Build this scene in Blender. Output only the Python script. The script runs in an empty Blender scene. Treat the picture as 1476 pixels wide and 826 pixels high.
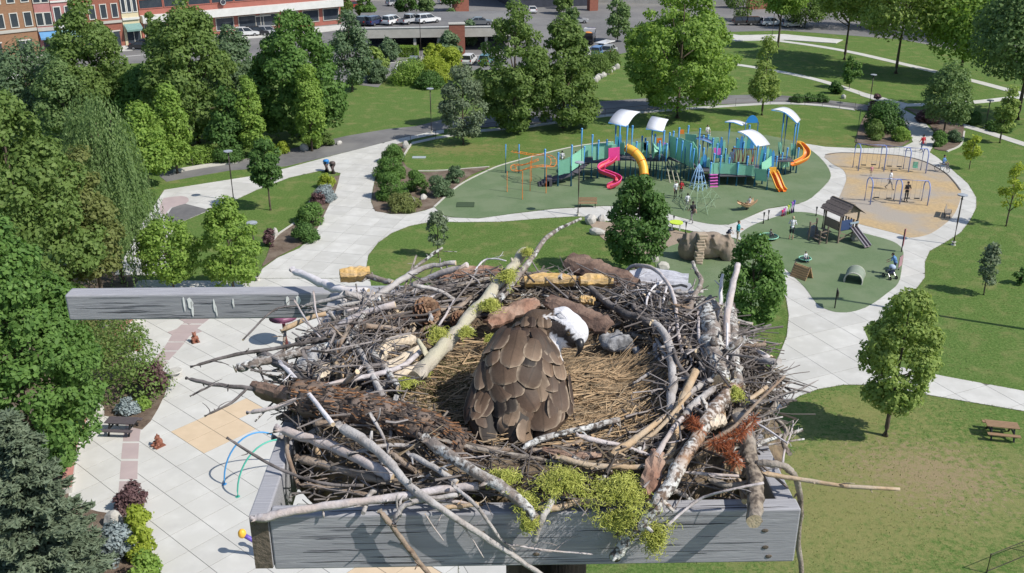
import bpy, bmesh, math, random
import numpy as np
from mathutils import Vector, Matrix, Euler
from mathutils.bvhtree import BVHTree
from mathutils.geometry import tessellate_polygon

scene = bpy.context.scene
R = math.radians

# ------------------------------------------------------------------ camera, sky, sun, exposure
CAMZ = 30.0
FPX = 1400.0                     # focal length in photo pixels (photo is 1476 wide)
PITCH = R(23.3)
cam_d = bpy.data.cameras.new('camera')
cam_d.sensor_width = 36.0
cam_d.lens = 36.0 * FPX / 1476.0
cam_d.clip_start = 0.05
cam_d.clip_end = 3000.0
cam = bpy.data.objects.new('camera', cam_d)
scene.collection.objects.link(cam)
cam.location = (0, 0, CAMZ)
cam.rotation_euler = (R(90) - PITCH, 0, 0)
scene.camera = cam

SUN_EL = R(47.0)
SUN_H = Vector((0.918, -0.396))          # horizontal direction towards the sun
SUN_H.normalize()
sun_vec = Vector((SUN_H.x * math.cos(SUN_EL), SUN_H.y * math.cos(SUN_EL), math.sin(SUN_EL)))

world = bpy.data.worlds.new('World')
scene.world = world
world.use_nodes = True
nt = world.node_tree
bg = nt.nodes['Background']
sky = nt.nodes.new('ShaderNodeTexSky')
sky.sky_type = 'NISHITA'
sky.sun_disc = False
sky.sun_elevation = SUN_EL
sky.sun_rotation = math.atan2(SUN_H.x, SUN_H.y)
sky.air_density = 1.0
sky.dust_density = 0.6
sky.ozone_density = 1.0
nt.links.new(sky.outputs['Color'], bg.inputs['Color'])
bg.inputs['Strength'].default_value = 0.12

sun_d = bpy.data.lights.new('sun', 'SUN')
sun_d.energy = 4.3
sun_d.angle = R(0.55)
sun_d.color = (1.0, 0.95, 0.86)
sun = bpy.data.objects.new('sun', sun_d)
scene.collection.objects.link(sun)
sun.rotation_euler = sun_vec.to_track_quat('Z', 'Y').to_euler()
sun.location = (60, -20, 80)

vs = scene.view_settings
vs.view_transform = 'Standard'
vs.look = 'None'
vs.exposure = 0.27
vs.gamma = 1.0
vs.use_curve_mapping = False
scene.cycles.max_bounces = 6
scene.cycles.diffuse_bounces = 3
scene.cycles.transmission_bounces = 4
scene.cycles.transparent_max_bounces = 6
scene.cycles.use_denoising = True

# ------------------------------------------------------------------ pixel -> direction helpers
_f = Vector((0, math.cos(PITCH), -math.sin(PITCH)))
_u = Vector((0, math.sin(PITCH), math.cos(PITCH)))
_r = Vector((1, 0, 0))
EYE = Vector((0, 0, CAMZ))

def ray(px, py):
    return _f + _r * ((px - 738.0) / FPX) - _u * ((py - 413.0) / FPX)

def G(px, py, z=0.0):
    """point of the horizontal plane at height z seen at a photo pixel"""
    d = ray(px, py)
    return EYE + d * ((z - CAMZ) / d.z)

def atY(px, py, Y):
    d = ray(px, py)
    return EYE + d * (Y / d.y)

def HT(px, pyb, pyt, z=0.0):
    """height of a thing whose foot is at (px,pyb) and whose top is at row pyt"""
    g = G(px, pyb, z)
    return atY(px, pyt, g.y).z - z

def SC(py, z=0.0):
    """photo pixels per metre at the ground row"""
    return FPX / (G(738, py, z) - EYE).dot(_f)

# ------------------------------------------------------------------ materials
_mats = {}
def _noise(N, L, vec, scale, detail=4, rough=.55):
    n = N.new('ShaderNodeTexNoise')
    n.inputs['Scale'].default_value = scale
    n.inputs['Detail'].default_value = detail
    n.inputs['Roughness'].default_value = rough
    L.new(vec, n.inputs['Vector'])
    return n

def _ramp(N, stops):
    r = N.new('ShaderNodeValToRGB')
    e = r.color_ramp.elements
    while len(e) > 1:
        e.remove(e[0])
    e[0].position = stops[0][0]
    e[0].color = (*stops[0][1], 1)
    for p, c in stops[1:]:
        x = e.new(p)
        x.color = (*c, 1)
    return r

def mat(name, c1, c2=None, scale=6.0, rough=.8, bump=0.0, bscale=None, metal=0.0, coat=0.0, stretch=None, spec=.35,
        lo=.3, hi=.7, world_space=False, c3=None, s3=1.0, vary=0.0, detail=5, bdist=None):
    """procedural principled material: colour noise between c1 and c2, a broad second tone c3, fine bump"""
    if name in _mats:
        return _mats[name]
    m = bpy.data.materials.new(name)
    m.use_nodes = True
    N, L = m.node_tree.nodes, m.node_tree.links
    b = N['Principled BSDF']
    b.inputs['Roughness'].default_value = rough
    b.inputs['Metallic'].default_value = metal
    b.inputs['Specular IOR Level'].default_value = spec
    if coat:
        b.inputs['Coat Weight'].default_value = coat
        b.inputs['Coat Roughness'].default_value = .12
    if world_space:
        vec = N.new('ShaderNodeNewGeometry').outputs['Position']
    else:
        vec = N.new('ShaderNodeTexCoord').outputs['Object']
    if stretch:
        mp = N.new('ShaderNodeMapping')
        mp.inputs['Scale'].default_value = stretch
        L.new(vec, mp.inputs['Vector'])
        vec = mp.outputs['Vector']
    if c2 is None:
        c2 = tuple(x * .85 for x in c1)
    n = _noise(N, L, vec, scale, detail)
    r = _ramp(N, [(lo, c1), (hi, c2)])
    L.new(n.outputs['Fac'], r.inputs['Fac'])
    col = r.outputs['Color']
    if c3:
        n3 = _noise(N, L, vec, s3, 3)
        r3 = _ramp(N, [(.42, (0, 0, 0)), (.62, (1, 1, 1))])
        L.new(n3.outputs['Fac'], r3.inputs['Fac'])
        mx = N.new('ShaderNodeMixRGB')
        mx.inputs['Color2'].default_value = (*c3, 1)
        L.new(r3.outputs['Color'], mx.inputs['Fac'])
        L.new(col, mx.inputs['Color1'])
        col = mx.outputs['Color']
    if vary:
        oi = N.new('ShaderNodeObjectInfo')
        mr = N.new('ShaderNodeMapRange')
        mr.inputs['To Min'].default_value = 1 - vary
        mr.inputs['To Max'].default_value = 1 + vary
        L.new(oi.outputs['Random'], mr.inputs['Value'])
        hs = N.new('ShaderNodeHueSaturation')
        L.new(mr.outputs['Result'], hs.inputs['Value'])
        L.new(col, hs.inputs['Color'])
        col = hs.outputs['Color']
    L.new(col, b.inputs['Base Color'])
    if bump:
        nb = _noise(N, L, vec, bscale or scale * 4, 6, .6)
        bp = N.new('ShaderNodeBump')
        bp.inputs['Strength'].default_value = min(1.0, bump)
        bp.inputs['Distance'].default_value = bdist or (.02 if not world_space else .05)
        L.new(nb.outputs['Fac'], bp.inputs['Height'])
        L.new(bp.outputs['Normal'], b.inputs['Normal'])
    _mats[name] = m
    return m

def leafmat(name, ca, cb, cc=None, trans=.35, patch=.35):
    """leaf: every leaf has its own tone between ca and cb; broad patches lean to cc; light passes through"""
    if name in _mats:
        return _mats[name]
    m = bpy.data.materials.new(name)
    m.use_nodes = True
    N, L = m.node_tree.nodes, m.node_tree.links
    b = N['Principled BSDF']
    b.inputs['Roughness'].default_value = .6
    b.inputs['Specular IOR Level'].default_value = .25
    ge = N.new('ShaderNodeNewGeometry')
    r = _ramp(N, [(0, ca), (1, cb)])
    L.new(ge.outputs['Random Per Island'], r.inputs['Fac'])
    col = r.outputs['Color']
    tc = N.new('ShaderNodeTexCoord')
    n3 = _noise(N, L, tc.outputs['Object'], patch, 2)
    r3 = _ramp(N, [(.4, (0, 0, 0)), (.65, (.8, .8, .8))])
    L.new(n3.outputs['Fac'], r3.inputs['Fac'])
    mx = N.new('ShaderNodeMixRGB')
    mx.inputs['Color2'].default_value = (*(cc or cb), 1)
    L.new(r3.outputs['Color'], mx.inputs['Fac'])
    L.new(col, mx.inputs['Color1'])
    L.new(mx.outputs['Color'], b.inputs['Base Color'])
    tr = N.new('ShaderNodeBsdfTranslucent')
    hs = N.new('ShaderNodeHueSaturation')
    hs.inputs['Saturation'].default_value = 1.1
    hs.inputs['Value'].default_value = 1.2
    L.new(mx.outputs['Color'], hs.inputs['Color'])
    L.new(hs.outputs['Color'], tr.inputs['Color'])
    ms = N.new('ShaderNodeMixShader')
    ms.inputs['Fac'].default_value = trans
    L.new(b.outputs['BSDF'], ms.inputs[1])
    L.new(tr.outputs['BSDF'], ms.inputs[2])
    L.new(ms.outputs['Shader'], N['Material Output'].inputs['Surface'])
    _mats[name] = m
    return m

# ------------------------------------------------------------------ object helpers
COL = scene.collection
def link(o):
    COL.objects.link(o)
    return o

def tag(o, label=None, cat=None, group=None, kind=None):
    if label: o['label'] = label
    if cat: o['category'] = cat
    if group: o['group'] = group
    if kind: o['kind'] = kind
    return o

def empty(name, loc=(0, 0, 0), rz=0.0, label=None, cat=None, group=None):
    o = bpy.data.objects.new(name, None)
    link(o)
    o.location = loc
    o.rotation_euler = (0, 0, rz)
    o.empty_display_size = .2
    return tag(o, label, cat, group)

def mesh_obj(name, me, parent=None):
    o = bpy.data.objects.new(name, me)
    link(o)
    if parent is not None:
        o.parent = parent
    return o

def copy_tree(o, parent=None):
    c = o.copy()
    link(c)
    c.parent = parent
    for ch in list(o.children):
        copy_tree(ch, c)
    return c

def frame(d):
    d = Vector(d).normalized()
    a = Vector((0, 0, 1)) if abs(d.z) < .9 else Vector((1, 0, 0))
    u = d.cross(a).normalized()
    return d, u, u.cross(d).normalized()

class MB:
    """collects geometry; build() links it as ONE mesh object"""
    def __init__(s):
        s.v, s.f, s.m, s.sm = [], [], [], []
        s.cur = 0
        s.smooth = False
    def face(s, idx):
        s.f.append(idx); s.m.append(s.cur); s.sm.append(s.smooth)
    def poly(s, pts):
        b = len(s.v)
        s.v += [tuple(p) for p in pts]
        s.face(tuple(range(b, b + len(pts))))
    def box(s, c, size, rz=0.0, rot=None):
        M = rot.to_matrix() if rot is not None else Matrix.Rotation(rz, 3, 'Z')
        b = len(s.v)
        hx, hy, hz = size[0] / 2, size[1] / 2, size[2] / 2
        for x in (-hx, hx):
            for y in (-hy, hy):
                for z in (-hz, hz):
                    s.v.append(tuple(Vector(c) + M @ Vector((x, y, z))))
        for q in ((0, 1, 3, 2), (4, 6, 7, 5), (0, 4, 5, 1), (2, 3, 7, 6), (0, 2, 6, 4), (1, 5, 7, 3)):
            s.face(tuple(b + i for i in q))
        return s
    def bar(s, p, q, w, h=None, roll=0.0):
        """rectangular bar from p to q"""
        p, q = Vector(p), Vector(q)
        d, u, v = frame(q - p)
        h = h or w
        b = len(s.v)
        for e in (p, q):
            for a, c in ((-1, -1), (1, -1), (1, 1), (-1, 1)):
                s.v.append(tuple(e + u * (a * w / 2) + v * (c * h / 2)))
        for i in range(4):
            j = (i + 1) % 4
            s.face((b + i, b + j, b + 4 + j, b + 4 + i))
        s.face((b + 3, b + 2, b + 1, b)); s.face((b + 4, b + 5, b + 6, b + 7))
        return s
    def tube(s, pts, r, n=8, cap=True, rmod=None):
        pts = [Vector(p) for p in pts]
        k = len(pts)
        if not isinstance(r, (list, tuple)):
            r = [r] * k
        b = len(s.v)
        up = None
        for i, p in enumerate(pts):
            d = (pts[min(i + 1, k - 1)] - pts[max(i - 1, 0)])
            if d.length < 1e-9: d = Vector((0, 0, 1))
            d.normalize()
            if up is None:
                _, u, v = frame(d)
            else:
                u = up - d * up.dot(d)
                if u.length < 1e-6: _, u, v = frame(d)
                u.normalize(); v = d.cross(u)
            up = u
            for j in range(n):
                a = 2 * math.pi * j / n
                rr = r[i] * (rmod(i, j) if rmod else 1)
                s.v.append(tuple(p + u * (math.cos(a) * rr) + v * (math.sin(a) * rr)))
        for i in range(k - 1):
            for j in range(n):
                j2 = (j + 1) % n
                s.face((b + i * n + j, b + i * n + j2, b + (i + 1) * n + j2, b + (i + 1) * n + j))
        if cap:
            s.face(tuple(b + j for j in reversed(range(n))))
            s.face(tuple(b + (k - 1) * n + j for j in range(n)))
        return s
    def ball(s, c, r, nu=10, nv=6, rz=0.0, squash=None):
        c = Vector(c)
        if not isinstance(r, (list, tuple)): r = (r, r, r)
        b = len(s.v)
        s.v.append(tuple(c + Vector((0, 0, r[2]))))
        for i in range(1, nv):
            t = math.pi * i / nv
            for j in range(nu):
                a = 2 * math.pi * j / nu + rz
                s.v.append(tuple(c + Vector((math.sin(t) * math.cos(a) * r[0], math.sin(t) * math.sin(a) * r[1], math.cos(t) * r[2]))))
        s.v.append(tuple(c - Vector((0, 0, r[2]))))
        e = len(s.v) - 1
        for j in range(nu):
            j2 = (j + 1) % nu
            s.face((b, b + 1 + j, b + 1 + j2))
            for i in range(nv - 2):
                s.face((b + 1 + i * nu + j, b + 1 + (i + 1) * nu + j, b + 1 + (i + 1) * nu + j2, b + 1 + i * nu + j2))
            s.face((e, b + 1 + (nv - 2) * nu + j2, b + 1 + (nv - 2) * nu + j))
        return s
    def prism(s, poly, z0, z1):
        """vertical prism over a 2D polygon (counter-clockwise or not)"""
        n = len(poly)
        b = len(s.v)
        s.v += [(p[0], p[1], z0) for p in poly] + [(p[0], p[1], z1) for p in poly]
        tri = tessellate_polygon([[Vector((p[0], p[1], 0)) for p in poly]])
        area = sum(poly[i][0] * poly[(i + 1) % n][1] - poly[(i + 1) % n][0] * poly[i][1] for i in range(n))
        for t in tri:
            a_, b_, c_ = (Vector((poly[i][0], poly[i][1], 0)) for i in t)
            if (b_ - a_).cross(c_ - a_).z < 0: t = (t[0], t[2], t[1])
            s.face(tuple(b + n + i for i in t))
        for i in range(n):
            j = (i + 1) % n
            q = (b + i, b + j, b + n + j, b + n + i)
            s.face(q if area > 0 else q[::-1])
        return s
    def build(s, name, mats, parent=None, off=None):
        me = bpy.data.meshes.new(name)
        v = s.v
        if off is not None:
            ox, oy, oz = off
            v = [(a - ox, b_ - oy, c - oz) for a, b_, c in v]
        me.from_pydata(v, [], s.f)
        if not isinstance(mats, (list, tuple)): mats = [mats]
        for m_ in mats: me.materials.append(m_)
        if len(mats) > 1:
            me.polygons.foreach_set('material_index', s.m)
        if any(s.sm):
            me.polygons.foreach_set('use_smooth', s.sm)
        me.update()
        return mesh_obj(name, me, parent)

def P_(parent):
    """offset of a root so that world coordinates can be used for its parts"""
    return tuple(parent.location)

def part(name, mats, root, fn):
    """build one part of a root from world coordinates"""
    mb = MB()
    fn(mb)
    return mb.build(name, mats, root, off=P_(root))

def smooth_line(pts, k=4):
    """Catmull-Rom through points"""
    pts = [Vector(p) for p in pts]
    if len(pts) < 3:
        return pts
    out = []
    e = [pts[0] * 2 - pts[1]] + pts + [pts[-1] * 2 - pts[-2]]
    for i in range(1, len(e) - 2):
        for j in range(k):
            t = j / k
            p0, p1, p2, p3 = e[i - 1], e[i], e[i + 1], e[i + 2]
            out.append(.5 * ((2 * p1) + (p2 - p0) * t + (2 * p0 - 5 * p1 + 4 * p2 - p3) * t * t + (3 * p1 - p0 - 3 * p2 + p3) * t ** 3))
    out.append(pts[-1])
    return out

def inpoly(x, y, poly):
    c = False
    n = len(poly)
    for i in range(n):
        x1, y1 = poly[i][0], poly[i][1]
        x2, y2 = poly[(i + 1) % n][0], poly[(i + 1) % n][1]
        if (y1 > y) != (y2 > y) and x < (x2 - x1) * (y - y1) / (y2 - y1) + x1:
            c = not c
    return c

def gpoly(pix, z=0.0, k=0):
    """polygon on the ground from photo pixels; k > 0 rounds the corners"""
    pts = [G(x, y, z) for x, y in pix]
    if k:
        pts = smooth_line(pts + [pts[0]], k)[:-1]
    return [(p.x, p.y) for p in pts]

# ================================================================== THE SETTING: lawn, paving, paths, beds
def lawn_material():
    m = bpy.data.materials.new('lawn_grass')
    m.use_nodes = True
    N, L = m.node_tree.nodes, m.node_tree.links
    b = N['Principled BSDF']
    b.inputs['Roughness'].default_value = .9
    b.inputs['Specular IOR Level'].default_value = .12
    pos = N.new('ShaderNodeNewGeometry').outputs['Position']
    fine = _noise(N, L, pos, 5.5, 9, .85)
    r1 = _ramp(N, [(.36, (.044, .090, .016)), (.5, (.092, .158, .036)), (.64, (.190, .245, .080))])
    L.new(fine.outputs['Fac'], r1.inputs['Fac'])
    mid = _noise(N, L, pos, .55, 5, .65)
    r2 = _ramp(N, [(.5, (0, 0, 0)), (.72, (.75, .75, .75))])
    L.new(mid.outputs['Fac'], r2.inputs['Fac'])
    mx = N.new('ShaderNodeMixRGB')
    mx.inputs['Color2'].default_value = (.215, .21, .085, 1)
    L.new(r2.outputs['Color'], mx.inputs['Fac'])
    L.new(r1.outputs['Color'], mx.inputs['Color1'])
    col = mx.outputs['Color']
    # worn, dry turf: patches with a place and shape of their own
    def worn(px, py, rx, ry, colr, amt, nscale):
        nonlocal col
        g = G(px, py)
        mp = N.new('ShaderNodeMapping'); mp.vector_type = 'POINT'
        mp.inputs['Location'].default_value = (-g.x / rx, -g.y / ry, 0)
        mp.inputs['Scale'].default_value = (1 / rx, 1 / ry, 0)
        L.new(pos, mp.inputs['Vector'])
        ln = N.new('ShaderNodeVectorMath'); ln.operation = 'LENGTH'
        L.new(mp.outputs['Vector'], ln.inputs[0])
        nn = _noise(N, L, pos, nscale, 6, .75)
        ad = N.new('ShaderNodeMath'); ad.operation = 'MULTIPLY_ADD'
        ad.inputs[1].default_value = 5.0; ad.inputs[2].default_value = -2.4
        L.new(nn.outputs['Fac'], ad.inputs[0])
        su = N.new('ShaderNodeMath'); su.operation = 'ADD'
        L.new(ln.outputs['Value'], su.inputs[0]); L.new(ad.outputs['Value'], su.inputs[1])
        mr = N.new('ShaderNodeMapRange')
        mr.inputs['From Min'].default_value = 1.0; mr.inputs['From Max'].default_value = .35
        mr.inputs['To Min'].default_value = 0; mr.inputs['To Max'].default_value = amt
        L.new(su.outputs['Value'], mr.inputs['Value'])
        mm = N.new('ShaderNodeMixRGB')
        mm.inputs['Color2'].default_value = (*colr, 1)
        L.new(mr.outputs['Result'], mm.inputs['Fac'])
        L.new(col, mm.inputs['Color1'])
        col = mm.outputs['Color']
    worn(1290, 700, 13, 9, (.25, .235, .095), .7, 2.2)
    worn(1330, 685, 5.5, 4.0, (.29, .22, .135), .85, 2.6)
    worn(1180, 790, 6, 4, (.25, .23, .09), .5, 3.0)
    worn(1250, 585, 6, 3, (.25, .23, .09), .5, 3.4)
    worn(1215, 720, 6, 5, (.22, .21, .08), .7, 2.0)
    worn(600, 385, 3.5, 3.0, (.21, .20, .08), .6, 2.0)
    worn(1060, 205, 22, 4, (.21, .18, .07), .6, 1.1)
    worn(660, 215, 8, 3, (.22, .19, .08), .6, 1.5)
    L.new(col, b.inputs['Base Color'])
    bp = N.new('ShaderNodeBump')
    bp.inputs['Strength'].default_value = 1.0
    bp.inputs['Distance'].default_value = .06
    fb = _noise(N, L, pos, 9.0, 6, .8)
    L.new(fb.outputs['Fac'], bp.inputs['Height'])
    L.new(bp.outputs['Normal'], b.inputs['Normal'])
    return m

M_lawn = lawn_material()
M_concrete = mat('pale_concrete', (.55, .54, .51), (.46, .45, .425), .9, .85, .25, 30, world_space=True, c3=(.47, .46, .43), s3=.45, vary=.06, detail=9)
M_plaza = mat('plaza_concrete', (.57, .56, .53), (.47, .46, .435), .7, .85, .25, 30, world_space=True, c3=(.50, .49, .46), s3=.55, vary=.045, detail=9)
M_tan = mat('tan_concrete', (.60, .47, .33), (.54, .42, .29), 1.2, .85, .2, 30, world_space=True)
M_pink = mat('pink_concrete', (.56, .27, .24), (.50, .24, .21), 1.2, .85, .2, 30, world_space=True)
M_mauve = mat('mauve_concrete', (.42, .34, .33), (.37, .30, .295), 1.0, .85, .2, 30, world_space=True, vary=.05)
M_joint = mat('joint_soil', (.17, .165, .15), (.12, .115, .105), 3, .95, world_space=True)
M_asphalt = mat('grey_asphalt', (.155, .15, .15), (.115, .112, .115), 1.5, .9, .4, 40, world_space=True, c3=(.19, .185, .18), s3=.15)
M_street = mat('street_asphalt', (.17, .165, .165), (.13, .128, .13), .8, .9, .3, 30, world_space=True, c3=(.20, .195, .19), s3=.08)
M_rubber = mat('green_rubber', (.130, .185, .092), (.108, .158, .078), 5, .9, .35, 45, world_space=True, c3=(.150, .195, .108), s3=.35, detail=9)
M_mulch = mat('bark_mulch', (.16, .115, .085), (.085, .06, .045), 7, .95, 1.0, 16, world_space=True, c3=(.19, .15, .115), s3=.7)
M_sand = mat('brown_sand', (.33, .26, .20), (.27, .21, .16), 2.5, .95, .5, 20, world_space=True)
M_chips = mat('wood_chips', (.50, .36, .19), (.36, .265, .155), 3.0, .95, 1.0, 9, world_space=True, c3=(.34, .30, .255), s3=.16, detail=9)
M_kerb = mat('kerb_concrete', (.52, .50, .45), (.44, .42, .38), 3, .85, .2, 30)
M_white = mat('white_paint_line', (.75, .75, .73), (.62, .62, .6), 3, .7)

def sheet(name, pix, m, z, k=0, kind='structure', thick=.03, label=None, cat=None):
    poly = gpoly(pix, 0, k)
    mb = MB()
    mb.prism(poly, z - thick, z)
    o = mb.build(name, m)
    tag(o, label, cat, kind=kind)
    return o

# lawn: one sheet out to the horizon, with gently uneven turf
def build_lawn():
    xs = np.concatenate([[-900, -400], np.linspace(-160, 160, 41), [400, 900]])
    ys = np.concatenate([np.array([-60., 0, 20]), np.linspace(30, 300, 55), [500, 1500]])
    vv = [(x, y, 0.0) for y in ys for x in xs]
    nx = len(xs)
    ff = [(j * nx + i, j * nx + i + 1, (j + 1) * nx + i + 1, (j + 1) * nx + i) for j in range(len(ys) - 1) for i in range(nx - 1)]
    me = bpy.data.meshes.new('lawn')
    me.from_pydata(vv, [], ff)
    me.materials.append(M_lawn)
    tag(mesh_obj('lawn', me), 'mown green park lawn with dry yellow patches', None, kind='structure')
build_lawn()

P_small = [(1067,337),(1078,329),(1095,321),(1125,311),(1145,306),(1177,309),(1210,321),(1240,335),(1273,344),(1293,352),(1302,364),(1300,385),
           (1295,408),(1280,422),(1255,440),(1232,449),(1212,451),(1195,448),(1177,438),(1160,415),(1140,396),(1112,370),(1085,353),(1068,343)]
P_chips = [(1188,227),(1193,222),(1213,221),(1267,223),(1302,226),(1333,234),(1361,249),(1376,264),(1385,275),(1383,292),(1372,314),(1350,332),(1333,340),
           (1311,343),(1296,338),(1252,327),(1226,319),(1215,308),(1208,292),(1215,273),(1220,258),(1215,245),(1200,237)]
P_rubber = [(626,299),(660,269),(700,248),(735,235),(822,213),(900,203),(1000,190),(1080,192),(1140,203),(1166,215),(1186,232),(1197,250),(1193,263),(1170,285),
            (1150,294),(1106,301),(1075,315),(1050,324),(1020,323),(985,315),(960,308),(935,300),(870,297),(800,301),(740,308),(690,315),(650,313),(636,308)]
small_w, chips_w, rubber_w = gpoly(P_small, 0, 3), gpoly(P_chips, 0, 3), gpoly(P_rubber, 0, 3)

def slabs(root_name, label, polyw, ang, step, z, m_slab, covers=(), special=(), gap=.028, off=(0, 0), step2=None, bed=True, skip=None):
    """a paved area: a dark bed, and every concrete slab laid on it with an open joint"""
    if bed:
        mb = MB(); mb.prism(polyw, z - .05, z - .016)
        root = tag(mb.build(root_name, M_joint), label, kind='structure')
    bm = bmesh.new()
    vs_ = [bm.verts.new((p[0], p[1], 0)) for p in polyw]
    for t in tessellate_polygon([[Vector((p[0], p[1], 0)) for p in polyw]]):
        try: bm.faces.new([vs_[i] for i in t])
        except ValueError: pass
    xs = [p[0] for p in polyw]; ys = [p[1] for p in polyw]
    strips = []
    for a, st in ((ang, step), (ang + math.pi / 2, step2 or step)):
        n = Vector((-math.sin(a), math.cos(a), 0))
        ds = [n.x * x + n.y * y for x in (min(xs), max(xs)) for y in (min(ys), max(ys))]
        o = off[len(strips) > 0]
        k0, k1 = int(min(ds) / st) - 1, int(max(ds) / st) + 1
        rows = []
        for k in range(k0, k1 + 1):
            d = k * st + o
            for s_ in (-gap / 2, gap / 2):
                bmesh.ops.bisect_plane(bm, geom=bm.verts[:] + bm.edges[:] + bm.faces[:], dist=1e-5, plane_co=n * (d + s_), plane_no=n)
            rows.append(d)
        strips.append((n, st, o))
    dead = []
    for f in bm.faces:
        c = f.calc_center_median()
        for n, st, o in strips:
            d = (n.dot(c) - o) / st
            if abs(d - round(d)) * st < gap * .5:
                dead.append(f); break
    bmesh.ops.delete(bm, geom=dead, context='FACES')
    bm.faces.ensure_lookup_table()
    # key every face by its grid cell: one slab per cell
    cells = {}
    for f in bm.faces:
        c = f.calc_center_median()
        key = tuple(math.floor((n.dot(c) - o) / st) for n, st, o in strips)
        cells.setdefault(key, []).append(f)
    for key, fs in cells.items():
        if sum(f.calc_area() for f in fs) < .06: continue
        pts = {v for f in fs for v in f.verts}
        if any(all(inpoly(v.co.x, v.co.y, c) for v in pts) for c in covers): continue
        cx = sum(v.co.x for v in pts) / len(pts); cy = sum(v.co.y for v in pts) / len(pts)
        mm = m_slab
        for poly, m2 in special:
            if inpoly(cx, cy, poly): mm = m2
        if skip and skip(cx, cy): continue
        idx = {v: i for i, v in enumerate(pts)}
        tilt = random.uniform(-.002, .002)
        V = [(v.co.x - cx, v.co.y - cy, 0.0) for v in pts]
        F = []
        for f in fs:
            q = [idx[v] for v in f.verts]
            if f.normal.z < 0: q.reverse()
            F.append(tuple(q))
        edges = {}
        for q in F:
            for i in range(len(q)):
                a, b_ = q[i], q[(i + 1) % len(q)]
                edges[(a, b_)] = 1
        nb = len(V)
        V += [(x, y, -.016) for x, y, _ in V]
        for (a, b_) in list(edges):
            if (b_, a) not in edges:
                F.append((b_, a, a + nb, b_ + nb))
        me = bpy.data.meshes.new('paving_slab')
        me.from_pydata(V, [], F)
        me.materials.append(mm)
        o = mesh_obj('paving_slab', me, root)
        o.location = (cx, cy, z + tilt)
    bm.free()
    return root

random.seed(3)
P_plaza = [(205,452),(170,485),(150,515),(135,560),(118,612),(105,655),(98,700),(100,724),(140,738),(190,748),(210,780),(220,826),(222,900),(660,900),(660,640),(600,480),
           (540,440),(533,402),(370,402),(372,406),(200,404),(180,430)]
plaza_w = gpoly(P_plaza)
dia = lambda pts: gpoly(pts)
slabs('plaza_paving', 'pale concrete plaza paving laid in diagonal slabs', plaza_w, R(48.6), 1.72, .035, M_plaza, off=(.35, .9),
      special=[(dia([(262,612),(330,577),(380,612),(312,650)]), M_tan), (dia([(395,662),(430,632),(470,650),(430,690)]), M_pink),
               (dia([(470,828),(560,800),(640,826),(560,860)]), M_tan),
               (dia([(272,452),(240,490),(222,518),(210,545),(235,520),(262,485),(300,452)]), M_mauve)])
# mauve curved bands that cross the plaza as laid strips of slabs
def band(name, inner, outer, m, z, n, root):
    a = smooth_line([G(x, y) for x, y in inner], 6); b = smooth_line([G(x, y) for x, y in outer], 6)
    def at(l, t):
        s_ = t * (len(l) - 1); i = min(int(s_), len(l) - 2)
        return l[i].lerp(l[i + 1], s_ - i)
    for k in range(n):
        t0, t1 = k / n + .004, (k + 1) / n - .004
        q = [at(a, t0), at(a, (t0 + t1) / 2), at(a, t1), at(b, t1), at(b, (t0 + t1) / 2), at(b, t0)]
        mb = MB(); mb.prism([(p.x, p.y) for p in q], z - .012, z)
        mb.build(name, m, root)
plaza = bpy.data.objects['plaza_paving']
band('paving_strip', [(310,454),(280,478),(262,500),(240,525),(222,560),(205,610),(200,650),(198,700),(199,745)],
     [(278,454),(252,478),(238,500),(218,525),(200,560),(182,610),(176,650),(172,700),(168,742)], M_mauve, .044, 14, plaza)

P_north = [(237,274),(370,253),(412,243),(467,228),(530,212),(580,199),(640,186),(640,192),(598,200),(578,206),(557,215),(546,235),(541,255),(537,275),(535,292),(541,304),
           (562,309),(590,309),(612,304),(626,299),(640,311),(660,320.5),(626,319),(590,326),(565,336),(545,350),(531,368),(528,385),(532,401.5),(372,401.5),(378,388),(400,372),(432,358),
           (447,343),(460,322),(470,300),(482,272),(491,250),(478,247),(459,247),(418,256),(370,274),(338,289),(262,320),(240,345),(245,397),(165,397),(180,370),(200,330)]
slabs('north_path', 'wide pale concrete path leading to the plaza', gpoly(P_north), R(76), 1.9, .035, M_concrete, off=(.2, .3), step2=2.3,
      )
sheet('mauve_paving', [(236,286),(262,283),(272,287),(268,294),(246,300),(236,312),(230,300)], M_mauve, .045, 2, label='mauve rounded paving patch in the shaded path')
sheet('grey_paving', [(240,312),(248,300),(266,294),(302,303),(262,320),(244,333)], M_asphalt, .043, 0, label='grey wedge of paving beside the mauve patch')
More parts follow.
